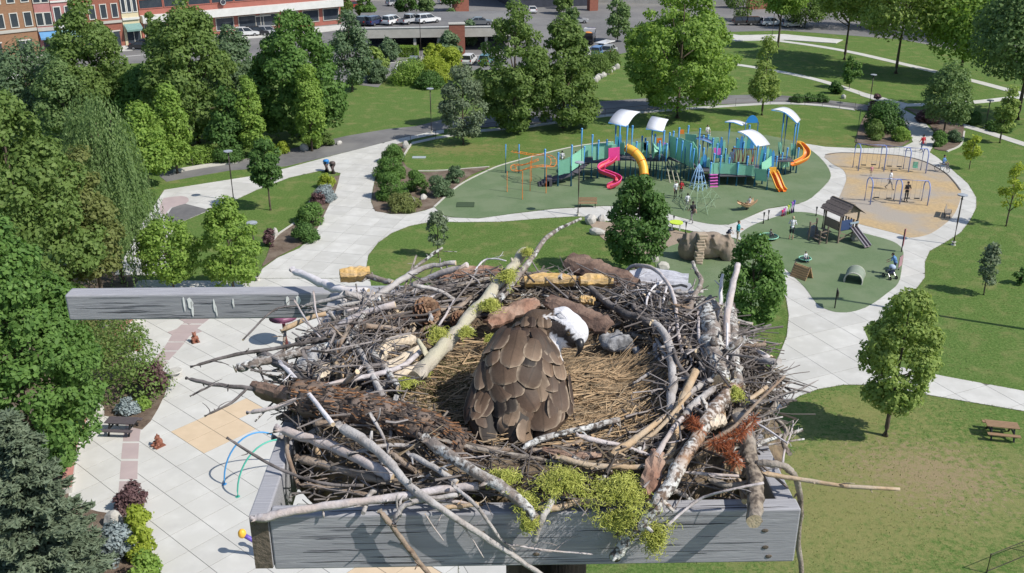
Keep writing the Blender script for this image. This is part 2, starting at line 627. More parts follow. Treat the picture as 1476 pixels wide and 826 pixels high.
P_center = [(640,311),(650,314),(690,315.5),(740,308.5),(800,301.5),(870,297.5),(905,298),(935,300.5),(960,308),(985,315),(1020,323),(1050,324.5),(1075,315),(1106,301.5),(1150,294.5),
            (1170,285.5),(1193,263),(1197,250),(1186,232),(1166,215),(1140,204),(1190,212),(1235,214),(1300,213),(1316,205),(1308,190),(1290,165),(1278,150),(1240,138),(1237,132),(1262,138),(1290,145),
            (1310,150),(1302,158),(1328,172),(1345,190),(1348,205),(1340,220),(1352,228),(1370,243),(1395,265),(1407,285),(1407,300),(1398,318),(1385,335),(1362,350),(1340,362),(1333,378),
            (1333,400),(1318,420),(1290,445),(1262,464),(1244,472),(1250,487),(1256,505),(1300,530),(1362,543),(1476,564),(1560,580),(1560,608),(1476,593),(1340,570),(1290,560),(1255,555),(1215,555),
            (1180,561),(1152,571),(1100,606),(1020,664),(880,770),(720,900),(661,900),(661,790),(800,700),(930,650),(1020,600),(1075,560),(1098,545),(1120,520),(1134,485),(1137,455),(1133,430),(1120,405),(1100,380),(1080,358),(1066,346),(1040,338),
            (1000,334),(960,326),(930,322),(880,320),(850,313),(830,312),(780,315),(720,320),(660,320.5)]
slabs('park_path', 'pale concrete park path curving around the playgrounds', gpoly(P_center), R(24), 2.6, .035, M_concrete, covers=(small_w, chips_w), off=(.6, .2), step2=2.6)

def area(name, polyw, m, z, label, thick=.03):
    mb = MB(); mb.prism(polyw, z - thick, z)
    return tag(mb.build(name, m), label, kind='structure')
area('rubber_ground', rubber_w, M_rubber, .05, 'green rubber safety surface under the large play structure')
area('rubber_ground', small_w, M_rubber, .052, 'green rubber safety surface of the toddler playground')
area('wood_chip_ground', chips_w, M_chips, .055, 'tan wood chip ground under the swings')
sheet('rubber_ground', [(945,364),(990,347),(1040,340),(1064,348),(1088,370),(1105,398),(1098,440),(1010,450),(950,400)], M_rubber, .042, 2, label='green rubber surface around the climbing boulder')
sheet('sand_ground', [(846,318),(880,321),(935,324),(985,335),(1000,340),(985,352),(945,364),(915,368),(880,352),(862,338)], M_sand, .038, 2, label='bare brown sand beside the path')
sheet('planting_bed', [(541,305),(536,292),(538,275),(542,255),(547,235),(558,215),(578,207),(590,212),(580,232),(600,248),(640,247),(705,241),(680,252),(655,272),(626,298),(612,303),(590,308),(562,308)],
      M_mulch, .06, 2, label='brown mulch planting bed of clipped shrubs by the playground')
sheet('planting_bed', [(490,253),(484,275),(470,305),(456,333),(440,350),(405,368),(378,385),(384,372),(392,350),(402,338),(425,322),(440,305),(450,290),(462,262)],
      M_mulch, .06, 2, label='narrow mulch planting bed along the path')
sheet('planting_bed', [(1232,205),(1240,180),(1255,155),(1275,155),(1300,175),(1314,195),(1300,211),(1260,212)], M_mulch, .06, 2, label='mulch bed of shrubs above the swings')
sheet('planting_bed', [(1346,215),(1350,196),(1332,172),(1305,156),(1330,160),(1380,168),(1390,190),(1385,208),(1365,218)], M_mulch, .06, 2, label='mulch bed under the young maple')
sheet('planting_bed', [(98,724),(140,738),(190,748),(210,780),(220,826),(222,900),(-60,900),(-60,500),(60,480),(135,500),(190,520),(235,535),(243,552),(228,590),(205,620),(180,610),(150,600),(112,625)],
      M_mulch, .05, 2, label='dark mulch planting bed at the plaza edge')
sheet('planting_bed', [(205,452),(170,485),(150,515),(60,510),(0,470),(0,380),(160,390),(200,404),(180,430)], M_mulch, .03, 2, label='shaded mulch bed under the plaza trees')
sheet('asphalt_path', [(225,250),(300,236),(350,230),(430,212),(500,196),(560,186),(600,182),(640,172),(700,165),(800,152),(870,146),(960,140),(1110,136),(1180,143),(1255,152),
                       (1255,160),(1180,153),(1110,148),(1000,152),(900,163),(860,168),(760,180),(690,184),(640,186),(580,199),(530,212),(467,227),(412,240),(330,246),(240,262)],
      M_asphalt, .025, 0, label='grey asphalt path crossing the lawn')
for i, (pts, w, lab) in enumerate([([(1040,90),(1105,100),(1165,112),(1205,123),(1245,136)], 1.5, 'thin pale path sloping across the upper lawn'),
                                   ([(1050,50),(1130,60),(1180,67),(1230,76),(1300,92),(1400,116),(1476,136),(1560,156)], 1.8, 'long pale path under the big shade trees'),
                                   ([(1376,178),(1420,190),(1476,208),(1560,234)], 1.5, 'pale path beyond the young maple'),
                                   ([(1300,152),(1360,150),(1420,146),(1500,136)], 1.6, 'pale path in the shade of the trees')]):
    c = smooth_line([G(x, y) for x, y in pts], 5)
    l, r_ = [], []
    for j, p in enumerate(c):
        d = (c[min(j + 1, len(c) - 1)] - c[max(j - 1, 0)]).normalized()
        n = Vector((-d.y, d.x, 0))
        l.append(p + n * w / 2); r_.append(p - n * w / 2)
    mb = MB()
    mb.prism([(p.x, p.y) for p in l + r_[::-1]], 0, .03 + .004 * i)
    tag(mb.build('footpath', M_concrete), lab, kind='structure')

# street, parking court and pavements along the top
sheet('street', [(-1500,330),(-250,190),(-60,150),(0,118),(90,100),(180,92),(330,86),(400,105),(480,118),(545,126),(560,110),(640,103),(700,101),(860,92),(885,80),(960,62),(1050,46),(1130,44),(1300,57),(1476,92),(1700,140),
                 (1700,-60),(-1500,-60)], M_street, .02, 0, label='grey asphalt street and parking court')
sheet('pavement', [(-60,96),(60,84),(200,72),(330,58),(440,50),(500,42),(500,36),(330,50),(200,62),(60,74),(-60,84)], M_concrete, .13, 0, thick=.13, label='pale concrete pavement along the brick buildings')
sheet('pavement', [(1048,52),(1130,50),(1215,58),(1205,63),(1130,58),(1050,60)], M_concrete, .12, 0, thick=.12, label='pale pavement between street and upper lawn')
for (a, b_) in [((500,98),(618,84)), ((538,94),(532,104)), ((574,90),(570,102)), ((592,87),(589,99)), ((617,84),(620,95)), ((640,84),(760,74)), ((-20,118),(60,108)), ((880,40),(900,33)), ((150,84),(320,70))]:
    p, q = G(*a), G(*b_)
    d = (q - p).normalized(); n = Vector((-d.y, d.x, 0)) * .12
    mb = MB(); mb.prism([(x.x, x.y) for x in (p - n, q - n, q + n, p + n)], .02, .026)
    tag(mb.build('road_marking', M_white), 'white painted bay line on the asphalt', kind='structure')

# kerbs
def kerb(pix, label, w=.16, h=.12, m=None):
    c = smooth_line([G(x, y) for x, y in pix], 4)
    mb = MB()
    for a, b_ in zip(c[:-1], c[1:]):
        d = (b_ - a).normalized() * .01
        mb.bar(a - d + Vector((0, 0, h / 2)), b_ + d + Vector((0, 0, h / 2)), w, h)
    return tag(mb.build('kerb', m or M_kerb), label, kind='structure')
kerb([(626,299),(660,269),(700,248),(735,235),(822,213),(880,205)], 'pale concrete edging of the playground surface', .2, .1)
kerb([(603,247),(640,246),(705,241)], 'pale edging between lawn and planting bed', .16, .1)
kerb([(392,350),(402,338),(425,322),(440,305),(447,292)], 'curved concrete edging of the narrow planting bed', .2, .12)
kerb([(578,234),(585,220),(593,208)], 'short curved concrete edging by the boulders', .2, .12)
kerb([(1365,219),(1385,209),(1390,190)], 'curved edging of the bed under the young maple', .2, .12)
kerb([(1190,224),(1213,221),(1267,223),(1302,226),(1333,234),(1361,249),(1376,264),(1384,275)], 'dark edging of the wood chip ground', .14, .1, mat('dark_edging', (.12, .11, .10), None, 5))
M_redwall = mat('red_seat_wall', (.50, .24, .20), (.43, .20, .17), 2, .85, .3, 25)
def seat_wall(pix, label):
    root = empty('seat_wall', G(*pix[0]), 0, label, 'wall')
    c = smooth_line([G(x, y) for x, y in pix], 4)
    mb = MB(); mk = MB()
    for a, b_ in zip(c[:-1], c[1:]):
        d = (b_ - a).normalized()
        n = Vector((-d.y, d.x, 0))
        mb.bar(a - d * .02 + Vector((0, 0, .2)), b_ + d * .02 + Vector((0, 0, .2)), .42, .4)
        mk.bar(a - d * .02 + Vector((0, 0, .43)), b_ + d * .02 + Vector((0, 0, .43)), .5, .06)
    mb.build('wall_body', M_kerb, root, off=P_(root))
    mk.build('coping', M_redwall, root, off=P_(root))
seat_wall([(212,448),(190,466),(172,486),(160,500)], 'low curved seat wall with red coping under the perch beam')
seat_wall([(134,590),(120,615),(108,645),(102,680),(98,712)], 'low curved seat wall with red coping beside the pine')

# ================================================================== VEGETATION
M_bark = mat('tree_bark', (.13, .10, .075), (.07, .055, .042), 9, .95, .8, 20, stretch=(1, 1, .25))
LEAF = {
    'olive': leafmat('leaf_olive', (.098, .165, .042), (.205, .290, .082), (.155, .235, .060), .42),
    'maple': leafmat('leaf_maple', (.070, .150, .036), (.165, .285, .068), (.125, .225, .052), .38),
    'bright': leafmat('leaf_bright', (0.145, 0.255, 0.048), (0.289, 0.408, 0.085), (0.230, 0.348, 0.071), .42),
    'light': leafmat('leaf_light', (0.178, 0.272, 0.065), (0.340, 0.425, 0.119), (0.255, 0.332, 0.088), .42),
    'dark': leafmat('leaf_dark', (.052, .120, .030), (.125, .225, .058), (.088, .170, .042), .35),
    'greygreen': leafmat('leaf_greygreen', (0.105, 0.145, 0.085), (0.204, 0.255, 0.150), (0.145, 0.190, 0.105), .25),
    'bluish': leafmat('leaf_bluish', (.080, .140, .070), (.175, .250, .125), (.125, .190, .096), .35),
    'birch': leafmat('leaf_birch', (.105, .180, .062), (.215, .305, .110), (.155, .235, .085), .4),
    'pine': leafmat('needle_pine', (.095, .135, .085), (.200, .245, .160), (.140, .180, .115), .2),
    'yellow': leafmat('leaf_yellowgreen', (0.221, 0.297, 0.034), (0.425, 0.493, 0.076), (0.323, 0.391, 0.060), .42),
    'brown': leafmat('leaf_brownish', (.130, .165, .050), (.250, .270, .095), (.180, .215, .068), .4),
    'purple': leafmat('leaf_purple', (0.093, 0.051, 0.060), (0.204, 0.119, 0.119), (0.145, 0.093, 0.085), .3),
    'silver': leafmat('leaf_silverblue', (0.190, 0.240, 0.245), (0.340, 0.390, 0.400), (0.260, 0.310, 0.320), .2),
}
prng = np.random.default_rng(11)

def leaf_mesh(name, C, Nn, S, m, asp=.62, up=None):
    """one diamond leaf face per point"""
    n = len(C)
    Nn = Nn / (np.linalg.norm(Nn, axis=1, keepdims=True) + 1e-9)
    if up is None:
        a = prng.normal(size=(n, 3))
    else:
        a = up
    U = a - Nn * np.sum(a * Nn, axis=1, keepdims=True)
    U /= (np.linalg.norm(U, axis=1, keepdims=True) + 1e-9)
    W = np.cross(Nn, U)
    S = S[:, None]
    fold = Nn * S * .22
    V = np.stack([C + U * S, C + W * S * asp - fold, C - U * S, C - W * S * asp - fold], axis=1).reshape(-1, 3)
    me = bpy.data.meshes.new(name)
    me.vertices.add(4 * n); me.loops.add(4 * n); me.polygons.add(n)
    me.vertices.foreach_set('co', V.astype(np.float32).ravel())
    me.loops.foreach_set('vertex_index', np.arange(4 * n, dtype=np.int32))
    me.polygons.foreach_set('loop_start', np.arange(0, 4 * n, 4, dtype=np.int32))
    me.polygons.foreach_set('loop_total', np.full(n, 4, dtype=np.int32))
    me.materials.append(m)
    me.update(calc_edges=True)
    return me

PROFILE = {
    'round': lambda t: np.sqrt(np.clip(1 - (2 * t - .95) ** 2 * .98, .02, 1)),
    'egg': lambda t: np.clip(np.sin(np.pi * np.clip(t * .86 + .12, 0, 1)) ** .75, .05, 1) * (1.12 - .35 * t),
    'cone': lambda t: np.clip((1 - t) ** .8 * .95 + .06, .04, 1) * np.clip(t * 6 + .45, 0, 1),
    'column': lambda t: np.clip(np.sin(np.pi * np.clip(t * .9 + .08, 0, 1)) ** .6, .08, 1) * (1.05 - .45 * t),
    'pyramid': lambda t: np.clip(1.02 - t * .78, .1, 1) * np.clip(t * 5 + .5, 0, 1) * np.clip((1 - t) * 5, .1, 1),
    'dome': lambda t: np.sqrt(np.clip(1 - t ** 2 * .97, .02, 1)),
}

def crown(name, root, H0, H1, RX, prof, leaf, n, size, lobes, lobe_r, seed, RY=None, gap=.0, lean=(0, 0)):
    global prng
    prng = np.random.default_rng(seed)
    RY = RY or RX
    f = PROFILE[prof]
    t = prng.random(lobes * 4)
    w = f(t); keep = prng.random(lobes * 4) < w / w.max()
    t = t[keep][:lobes]
    k = len(t)
    a = prng.random(k) * 2 * np.pi
    rad = np.sqrt(prng.random(k)) * .55 + .45
    lr = lobe_r * (.65 + .7 * prng.random(k))
    pr = f(t)
    rx = np.maximum(pr * RX - lr * .6, .05) * rad; ry = np.maximum(pr * RY - lr * .6, .05) * rad
    L = np.stack([np.cos(a) * rx + lean[0] * t, np.sin(a) * ry + lean[1] * t, H0 + (H1 - H0) * t], axis=1)
    L[:, 2] = np.clip(L[:, 2], H0 + lr * .5, H1 - lr * .4)
    wl = lr ** 2; wl = wl / wl.sum()
    li = prng.choice(k, size=n, p=wl)
    d = prng.normal(size=(n, 3))
    out = np.stack([np.cos(a), np.sin(a), np.full(k, .45)], axis=1)[li]
    d += out * .55
    d /= np.linalg.norm(d, axis=1, keepdims=True)
    rr = lr[li][:, None] * (.55 + .55 * np.sqrt(prng.random((n, 1))))
    C = L[li] + d * rr * np.array([1, 1, .72])
    C += prng.normal(size=(n, 3)) * size * .5
    C[:, 2] = np.maximum(C[:, 2], .05)
    Nn = d + np.array([0, 0, .35]) + prng.normal(size=(n, 3)) * .45
    S = size * (.55 + .9 * prng.random(n))
    me = leaf_mesh(name, C, Nn, S, LEAF[leaf])
    o = mesh_obj(name, me, root)
    return o, L, lr

def limbs(root, H, base_r, L, seed, n_l=9, lean=(0, 0), h_split=.35):
    rnd = random.Random(seed)
    mb = MB(); mb.smooth = True
    top = H * .86
    tr = [Vector((0, 0, -.05)), Vector((lean[0] * .1 + rnd.uniform(-.05, .05), lean[1] * .1, H * .2)), Vector((lean[0] * .4, lean[1] * .4 + rnd.uniform(-.1, .1), H * .5)), Vector((lean[0] * .9, lean[1] * .9, top))]
    tr = smooth_line(tr, 3)
    k = len(tr)
    mb.tube(tr, [base_r * (1.35 if i == 0 else 1.0) * (1 - .8 * i / (k - 1)) for i in range(k)], 8)
    o = mb.build('trunk', M_bark, root)
    for j in range(min(n_l, len(L))):
        c = Vector(L[(j * 7) % len(L)])
        z0 = max(H * h_split * .7, min(c.z - .3, top * .9) * rnd.uniform(.55, .85))
        s_ = Vector((lean[0] * z0 / H, lean[1] * z0 / H, z0))
        mid = s_.lerp(c, .5) + Vector((0, 0, -.08 * (c - s_).length))
        m2 = MB(); m2.smooth = True
        m2.tube(smooth_line([s_, mid, c], 3), [base_r * .45 * (1 - .75 * i / 6) for i in range(7)], 6)
        m2.build('limb', M_bark, root)
    return o

def tree(px, pyb, pyt, wpx, prof, leaf, label, seed, name='tree', n=9000, size=.17, lobes=70, lobe_r=None, trunk=.12, group=None, cat='tree', ry=1.0, lean=(0, 0), dxpx=0, n_l=8, solid=False):
    """px,pyb: foot of the trunk; pyt: top of the crown; wpx: crown width in photo pixels"""
    g = G(px, pyb)
    H = HT(px, pyb, pyt)
    dist = (g + Vector((0, 0, H * .5)) - EYE).dot(_f)
    rx = wpx / 2 * dist / FPX
    root = empty(name, (g.x, g.y, 0), 0, label, cat, group)
    o, L, lr = crown('crown', root, H * trunk, H, rx, prof, leaf, n, size, lobes, lobe_r or rx * .34, seed, rx * ry, lean=lean)
    limbs(root, H, max(.05, H * .016), L, seed, n_l, lean)
    return root

# --- back row, behind and beside the lawn
BR = 'trees screening the street'
tree(102, 205, 84, 84, 'egg', 'birch', 'loose grey-green tree filling the gap beside the tall pyramidal tree', 18, n=8000, size=.19, lobes=70)
tree(214, 196, 100, 84, 'egg', 'maple', 'green tree between the tall pyramidal tree and the massive olive-green one', 19, n=8000, size=.19, lobes=70)
tree(335, 226, 128, 66, 'egg', 'dark', 'dark tree in the shade beside the slim columnar tree', 20, n=7000, size=.18, lobes=60)
tree(48, 176, 62, 118, 'egg', 'bluish', 'grey-green rounded tree standing before the parked cars by the street corner', 21, n=9000, size=.2, lobes=60)
tree(146, 190, -2, 122, 'egg', 'olive', 'tall olive-green pyramidal tree in front of the brown brick facades', 22, n=17000, size=.21, lobes=110, lobe_r=1.15, trunk=.04)
tree(286, 206, -4, 140, 'egg', 'olive', 'massive olive-green tree in front of the red brick block', 23, n=22000, size=.22, lobes=130, lobe_r=1.25, trunk=.06)
tree(345, 172, 34, 78, 'egg', 'bluish', 'dull green tree half hidden behind the massive olive-green tree', 24, n=6000, size=.22, lobes=45)
tree(434, 198, 16, 146, 'egg', 'maple', 'broad dark maple on the lawn edge beside the sunlit grass', 25, n=22000, size=.22, lobes=130, lobe_r=1.2, trunk=.05)
tree(508, 132, 16, 62, 'egg', 'bluish', 'grey-green conifer behind the broad dark maple', 26, n=6000, size=.2, lobes=60)
tree(450, 218, 92, 50, 'column', 'bright', 'bright narrow columnar tree in front of the dark maple', 27, n=6500, size=.15, lobes=70, lobe_r=.75)
tree(366, 226, 111, 44, 'column', 'bright', 'slim bright columnar tree in the shade behind the asphalt path', 28, n=6000, size=.15, lobes=70, lobe_r=.7)
tree(256, 250, 122, 60, 'column', 'bright', 'bright columnar tree beside the weeping birch', 29, n=7000, size=.15, lobes=75, lobe_r=.8)
tree(215, 268, 150, 80, 'egg', 'bright', 'leafy green tree between the birch and the asphalt path', 30, n=8000, size=.17, lobes=70)
tree(668, 208, 92, 68, 'egg', 'greygreen', 'grey-green pear-shaped pine on the lawn above the planting bed', 31, n=9000, size=.14, lobes=80, lobe_r=.85)
tree(742, 190, 4, 116, 'egg', 'olive', 'big dark drooping evergreen, the wider one of the pair behind the playground', 32, n=16000, size=.2, lobes=110, lobe_r=1.0, trunk=.05)
tree(812, 184, 8, 116, 'pyramid', 'olive', 'big dark drooping evergreen, the pointed one of the pair behind the playground', 33, n=16000, size=.2, lobes=110, lobe_r=1.0, trunk=.06)
tree(976, 170, -22, 180, 'egg', 'bright', 'huge bright green spreading tree behind the play structure', 34, n=30000, size=.2, lobes=170, lobe_r=1.2, trunk=.12, n_l=16)
tree(1098, 166, 52, 50, 'pyramid', 'light', 'young light green tree beside the fence path', 35, n=4500, size=.15, lobes=50, lobe_r=.7, trunk=.2)
tree(1224, 128, 82, 28, 'round', 'maple', 'small round tree in the bed at the thin path', 36, n=2200, size=.17, lobes=26, trunk=.2)
SH = 'big shade trees on the upper lawn'
tree(1121, 68, -60, 70, 'egg', 'bright', 'shade tree with a dark trunk at the street pavement', 37, n=8000, size=.26, lobes=60, trunk=.42, group=SH)
tree(1217, 86, -55, 104, 'round', 'light', 'slender-trunked shade tree beside the long pale path', 38, n=9000, size=.26, lobes=60, trunk=.45, group=SH)
tree(1291, 106, -60, 156, 'round', 'light', 'forked shade tree casting the widest shadow on the upper lawn', 39, n=13000, size=.27, lobes=80, trunk=.36, group=SH, n_l=14)
tree(1383, 114, -50, 136, 'egg', 'bright', 'tall green shade tree past the forked one', 40, n=14000, size=.26, lobes=90, trunk=.22, group=SH)
tree(1466, 172, -40, 170, 'egg', 'birch', 'large dark shade tree overhanging the long pale path', 41, n=18000, size=.24, lobes=110, trunk=.3, group=SH)
tree(1360, 192, 92, 72, 'egg', 'birch', 'young maple growing from the mulch bed', 42, n=7000, size=.16, lobes=60, trunk=.18)
tree(1441, 206, 118, 34, 'column', 'light', 'narrow light green young tree by the far path', 43, n=2800, size=.16, lobes=36, trunk=.22)
# --- trees on the near lawns
tree(390, 303, 203, 48, 'round', 'dark', 'small dark round tree on the lawn strip with a clear trunk', 44, n=4500, size=.14, lobes=45, trunk=.36)
tree(632, 371, 299, 32, 'egg', 'greygreen', 'thin young tree on the central lawn', 45, n=1300, size=.12, lobes=26, lobe_r=.35, trunk=.28)
tree(916, 398, 250, 92, 'egg', 'dark', 'dense dark green tree rising behind the nest rim', 46, n=10500, size=.145, lobes=90, lobe_r=.7, trunk=.14)
tree(1078, 478, 338, 94, 'egg', 'maple', 'dark leafy tree beside the climbing boulder', 47, n=9500, size=.125, lobes=80, lobe_r=.62, trunk=.1)
tree(1276, 628, 408, 112, 'egg', 'light', 'young light green tree with a slim trunk and clear shadow on the dry lawn', 48, n=12000, size=.115, lobes=95, lobe_r=.55, trunk=.22, lean=(.12, 0))
tree(1418, 425, 350, 30, 'column', 'greygreen', 'small dull green sapling on the lawn beyond the ring path', 49, n=1500, size=.12, lobes=24, lobe_r=.4, trunk=.2)
tree(1450, 326, 238, 34, 'egg', 'yellow', 'sparse yellow-green sapling on the lawn beside the lamp path', 50, n=1000, size=.12, lobes=18, lobe_r=.4, trunk=.3)
tree(1397, 244, 193, 24, 'egg', 'yellow', 'sparse yellow-green sapling at the bend of the ring path', 51, n=800, size=.13, lobes=16, lobe_r=.4, trunk=.3)
tree(1470, 410, 388, 20, 'round', 'dark', 'low dark sapling at the lawn edge', 52, n=600, size=.12, lobes=12, trunk=.1)
# --- the left mass
def weeping(px, pyb, pyt, wpx, label, seed, leaf='birch', strands=760):
    g = G(px, pyb); H = HT(px, pyb, pyt)
    dist = (g + Vector((0, 0, H * .5)) - EYE).dot(_f)
    R_ = wpx / 2 * dist / FPX
    root = empty('weeping_birch', (g.x, g.y, 0), 0, label, 'tree')
    rng = np.random.default_rng(seed)
    C, Nn, U = [], [], []
    Ls = []
    for s_ in range(strands):
        a = rng.random() * 2 * np.pi
        tt = rng.random()
        rr = R_ * (.25 + .75 * np.sqrt(rng.random())) * (1 - .45 * tt)
        z1 = H * (.28 + .70 * tt)
        ln = H * (.16 + .2 * rng.random())
        m_ = int(20 + 16 * rng.random())
        sw = rng.normal() * .3
        for i in range(m_):
            q = i / m_
            r2 = rr * (.7 + .3 * min(1, q * 4)) + q * .25
            C.append((np.cos(a + sw * q * .2) * r2 + rng.normal() * .07, np.sin(a + sw * q * .2) * r2 + rng.normal() * .07, max(.4, z1 + .25 * (1 - q) - ln * q)))
            Nn.append((np.cos(a) + rng.normal() * .5, np.sin(a) + rng.normal() * .5, .3 + rng.normal() * .3))
            U.append((rng.normal() * .3, rng.normal() * .3, -1))
        if s_ % 40 == 0: Ls.append((np.cos(a) * rr * .7, np.sin(a) * rr * .7, z1))
    global prng
    prng = rng
    C, Nn, U = np.array(C), np.array(Nn), np.array(U)
    me = leaf_mesh('crown', C, Nn, .12 * (.7 + .6 * rng.random(len(C))), LEAF[leaf], .42, U)
    mesh_obj('crown', me, root)
    limbs(root, H, .2, np.array(Ls), seed, 10)
weeping(178, 408, 136, 158, 'weeping birch with hanging strands of small green leaves', 61)
tree(62, 470, 128, 215, 'egg', 'olive', 'large dull olive tree beside the weeping birch', 62, n=26000, size=.17, lobes=190, lobe_r=.9, trunk=.06)
tree(150, 440, 215, 84, 'egg', 'brown', 'tree with brownish-yellow leaf clusters among the plaza trees', 63, n=7000, size=.15, lobes=60, trunk=.2)
tree(60, 690, 318, 235, 'egg', 'maple', 'large bright maple overhanging the end of the perch beam', 64, n=38000, size=.135, lobes=260, lobe_r=.72, trunk=.1)
tree(252, 424, 318, 84, 'round', 'bright', 'small bright green tree in the shaded bed behind the beam', 65, n=6500, size=.125, lobes=60, trunk=.22)
tree(338, 424, 288, 92, 'egg', 'bright', 'bright green tree hanging over the wide concrete path', 66, n=9000, size=.125, lobes=80, lobe_r=.6, trunk=.12)
tree(-30, 330, 130, 150, 'egg', 'birch', 'leafy tree filling the street corner side of the plaza', 67, n=12000, size=.18, lobes=90, trunk=.06)

def conifer(px, pyb, pyt, wpx, label, seed, leaf='pine', whorls=26, name='pine_tree', per=11, dens=30, size=.17):
    """whorled boughs with needle tufts along them"""
    g = G(px, pyb); H = HT(px, pyb, pyt)
    dist = (g + Vector((0, 0, H * .5)) - EYE).dot(_f)
    R_ = wpx / 2 * dist / FPX
    root = empty(name, (g.x, g.y, 0), 0, label, 'tree')
    rng = np.random.default_rng(seed)
    global prng
    prng = rng
    C, Nn, U = [], [], []
    tm = MB(); tm.smooth = True
    tm.tube([(0, 0, -.05), (0, 0, H * .5), (0, 0, H * .97)], [H * .018, H * .012, .02], 8)
    tm.build('trunk', M_bark, root)
    for w in range(whorls):
        t = (w + .5) / whorls
        z = H * (.05 + .93 * t)
        ln = R_ * (1.02 - t) ** .8 + .15
        for b in range(per):
            a = rng.random() * 2 * np.pi
            l2 = ln * (.65 + .45 * rng.random())
            dr = -.12 + .35 * t + rng.normal() * .08
            if b < 4 and w % 2 == 0:
                bm_ = MB(); bm_.smooth = True
                e = Vector((math.cos(a) * l2 * .9, math.sin(a) * l2 * .9, z + dr * l2 + .12 * l2))
                bm_.tube(smooth_line([(0, 0, z), Vector((math.cos(a) * l2 * .5, math.sin(a) * l2 * .5, z + dr * l2 * .4)), e], 2), [.045, .035, .028, .02, .012], 5)
                bm_.build('bough', M_bark, root)
            m_ = int(dens * l2 / R_) + 5
            for i in range(m_):
                q = .25 + .75 * (i + rng.random()) / m_
                x, y = math.cos(a) * l2 * q, math.sin(a) * l2 * q
                zz = z + dr * l2 * q + .12 * l2 * q * q
                wd = .34 * l2 * (1 - q) + .1
                for s_ in range(3):
                    sx = rng.normal() * wd * .5
                    p = (x - math.sin(a) * sx, y + math.cos(a) * sx, max(.06, zz + rng.normal() * .06))
                    for k in range(3):
                        C.append((p[0] + rng.normal() * .05, p[1] + rng.normal() * .05, p[2] + rng.normal() * .04))
                        U.append((math.cos(a) + rng.normal() * .6 - math.sin(a) * np.sign(sx) * .6, math.sin(a) + rng.normal() * .6 + math.cos(a) * np.sign(sx) * .6, .5 + rng.normal() * .4))
                        Nn.append((rng.normal() * .5, rng.normal() * .5, 1))
    C, Nn, U = np.array(C), np.array(Nn), np.array(U)
    me = leaf_mesh('crown', C, Nn, size * (.7 + .6 * rng.random(len(C))), LEAF[leaf], .3, U)
    mesh_obj('crown', me, root)
    return root
conifer(75, 880, 590, 215, 'grey-green pine with spreading needle boughs beside the plaza', 71)

def shrub(px, py, wpx, hpx, leaf, label, name='shrub', n=None, group=None, prof='dome', size=.09, z=.05):
    g = G(px, py)
    s_ = SC(py)
    rx = wpx / 2 / s_
    H = max(.3, HT(px, py, py - hpx)) if hpx > 0 else .5
    root = empty(name, (g.x, g.y + rx * .5, z), 0, label, 'shrub', group)
    n = n or int(min(5000, 700 + 900 * rx * rx + 500 * rx * H))
    o, L, lr = crown('foliage', root, 0.02, H, rx, prof, leaf, n, size, max(14, int(16 * rx)), max(.22, min(rx, H) * .42), int(px * 7 + py))
    mb = MB()
    for k in range(4):
        c = Vector(L[k % len(L)])
        mb2 = MB(); mb2.tube([(0, 0, -.05), c * .5, c], [.03, .02, .01], 5)
        mb2.build('stem', M_bark, root)
    return root
CL = 'clipped shrubs in the bed by the playground'
for px, py, w, h, lf, lab in [(566,236,34,24,'maple','loose green shrub by the pale boulders at the head of the bed'),
        (561,260,44,30,'maple','broad mid-green clipped shrub along the path edge'), (562,289,46,34,'maple','rounded dark green clipped shrub at the path corner'),
        (600,280,32,32,'maple','upright oval clipped shrub in the middle of the bed'), (634,285,34,30,'bluish','grey-green mounded shrub near the rubber surface'), (656,264,26,22,'bluish','grey-green shrub in front of the pale rock'),
        (578,305,54,18,'brown','low reddish-brown shrub at the tip of the bed')]:
    shrub(px, py, w, h, lf, lab, group=CL)
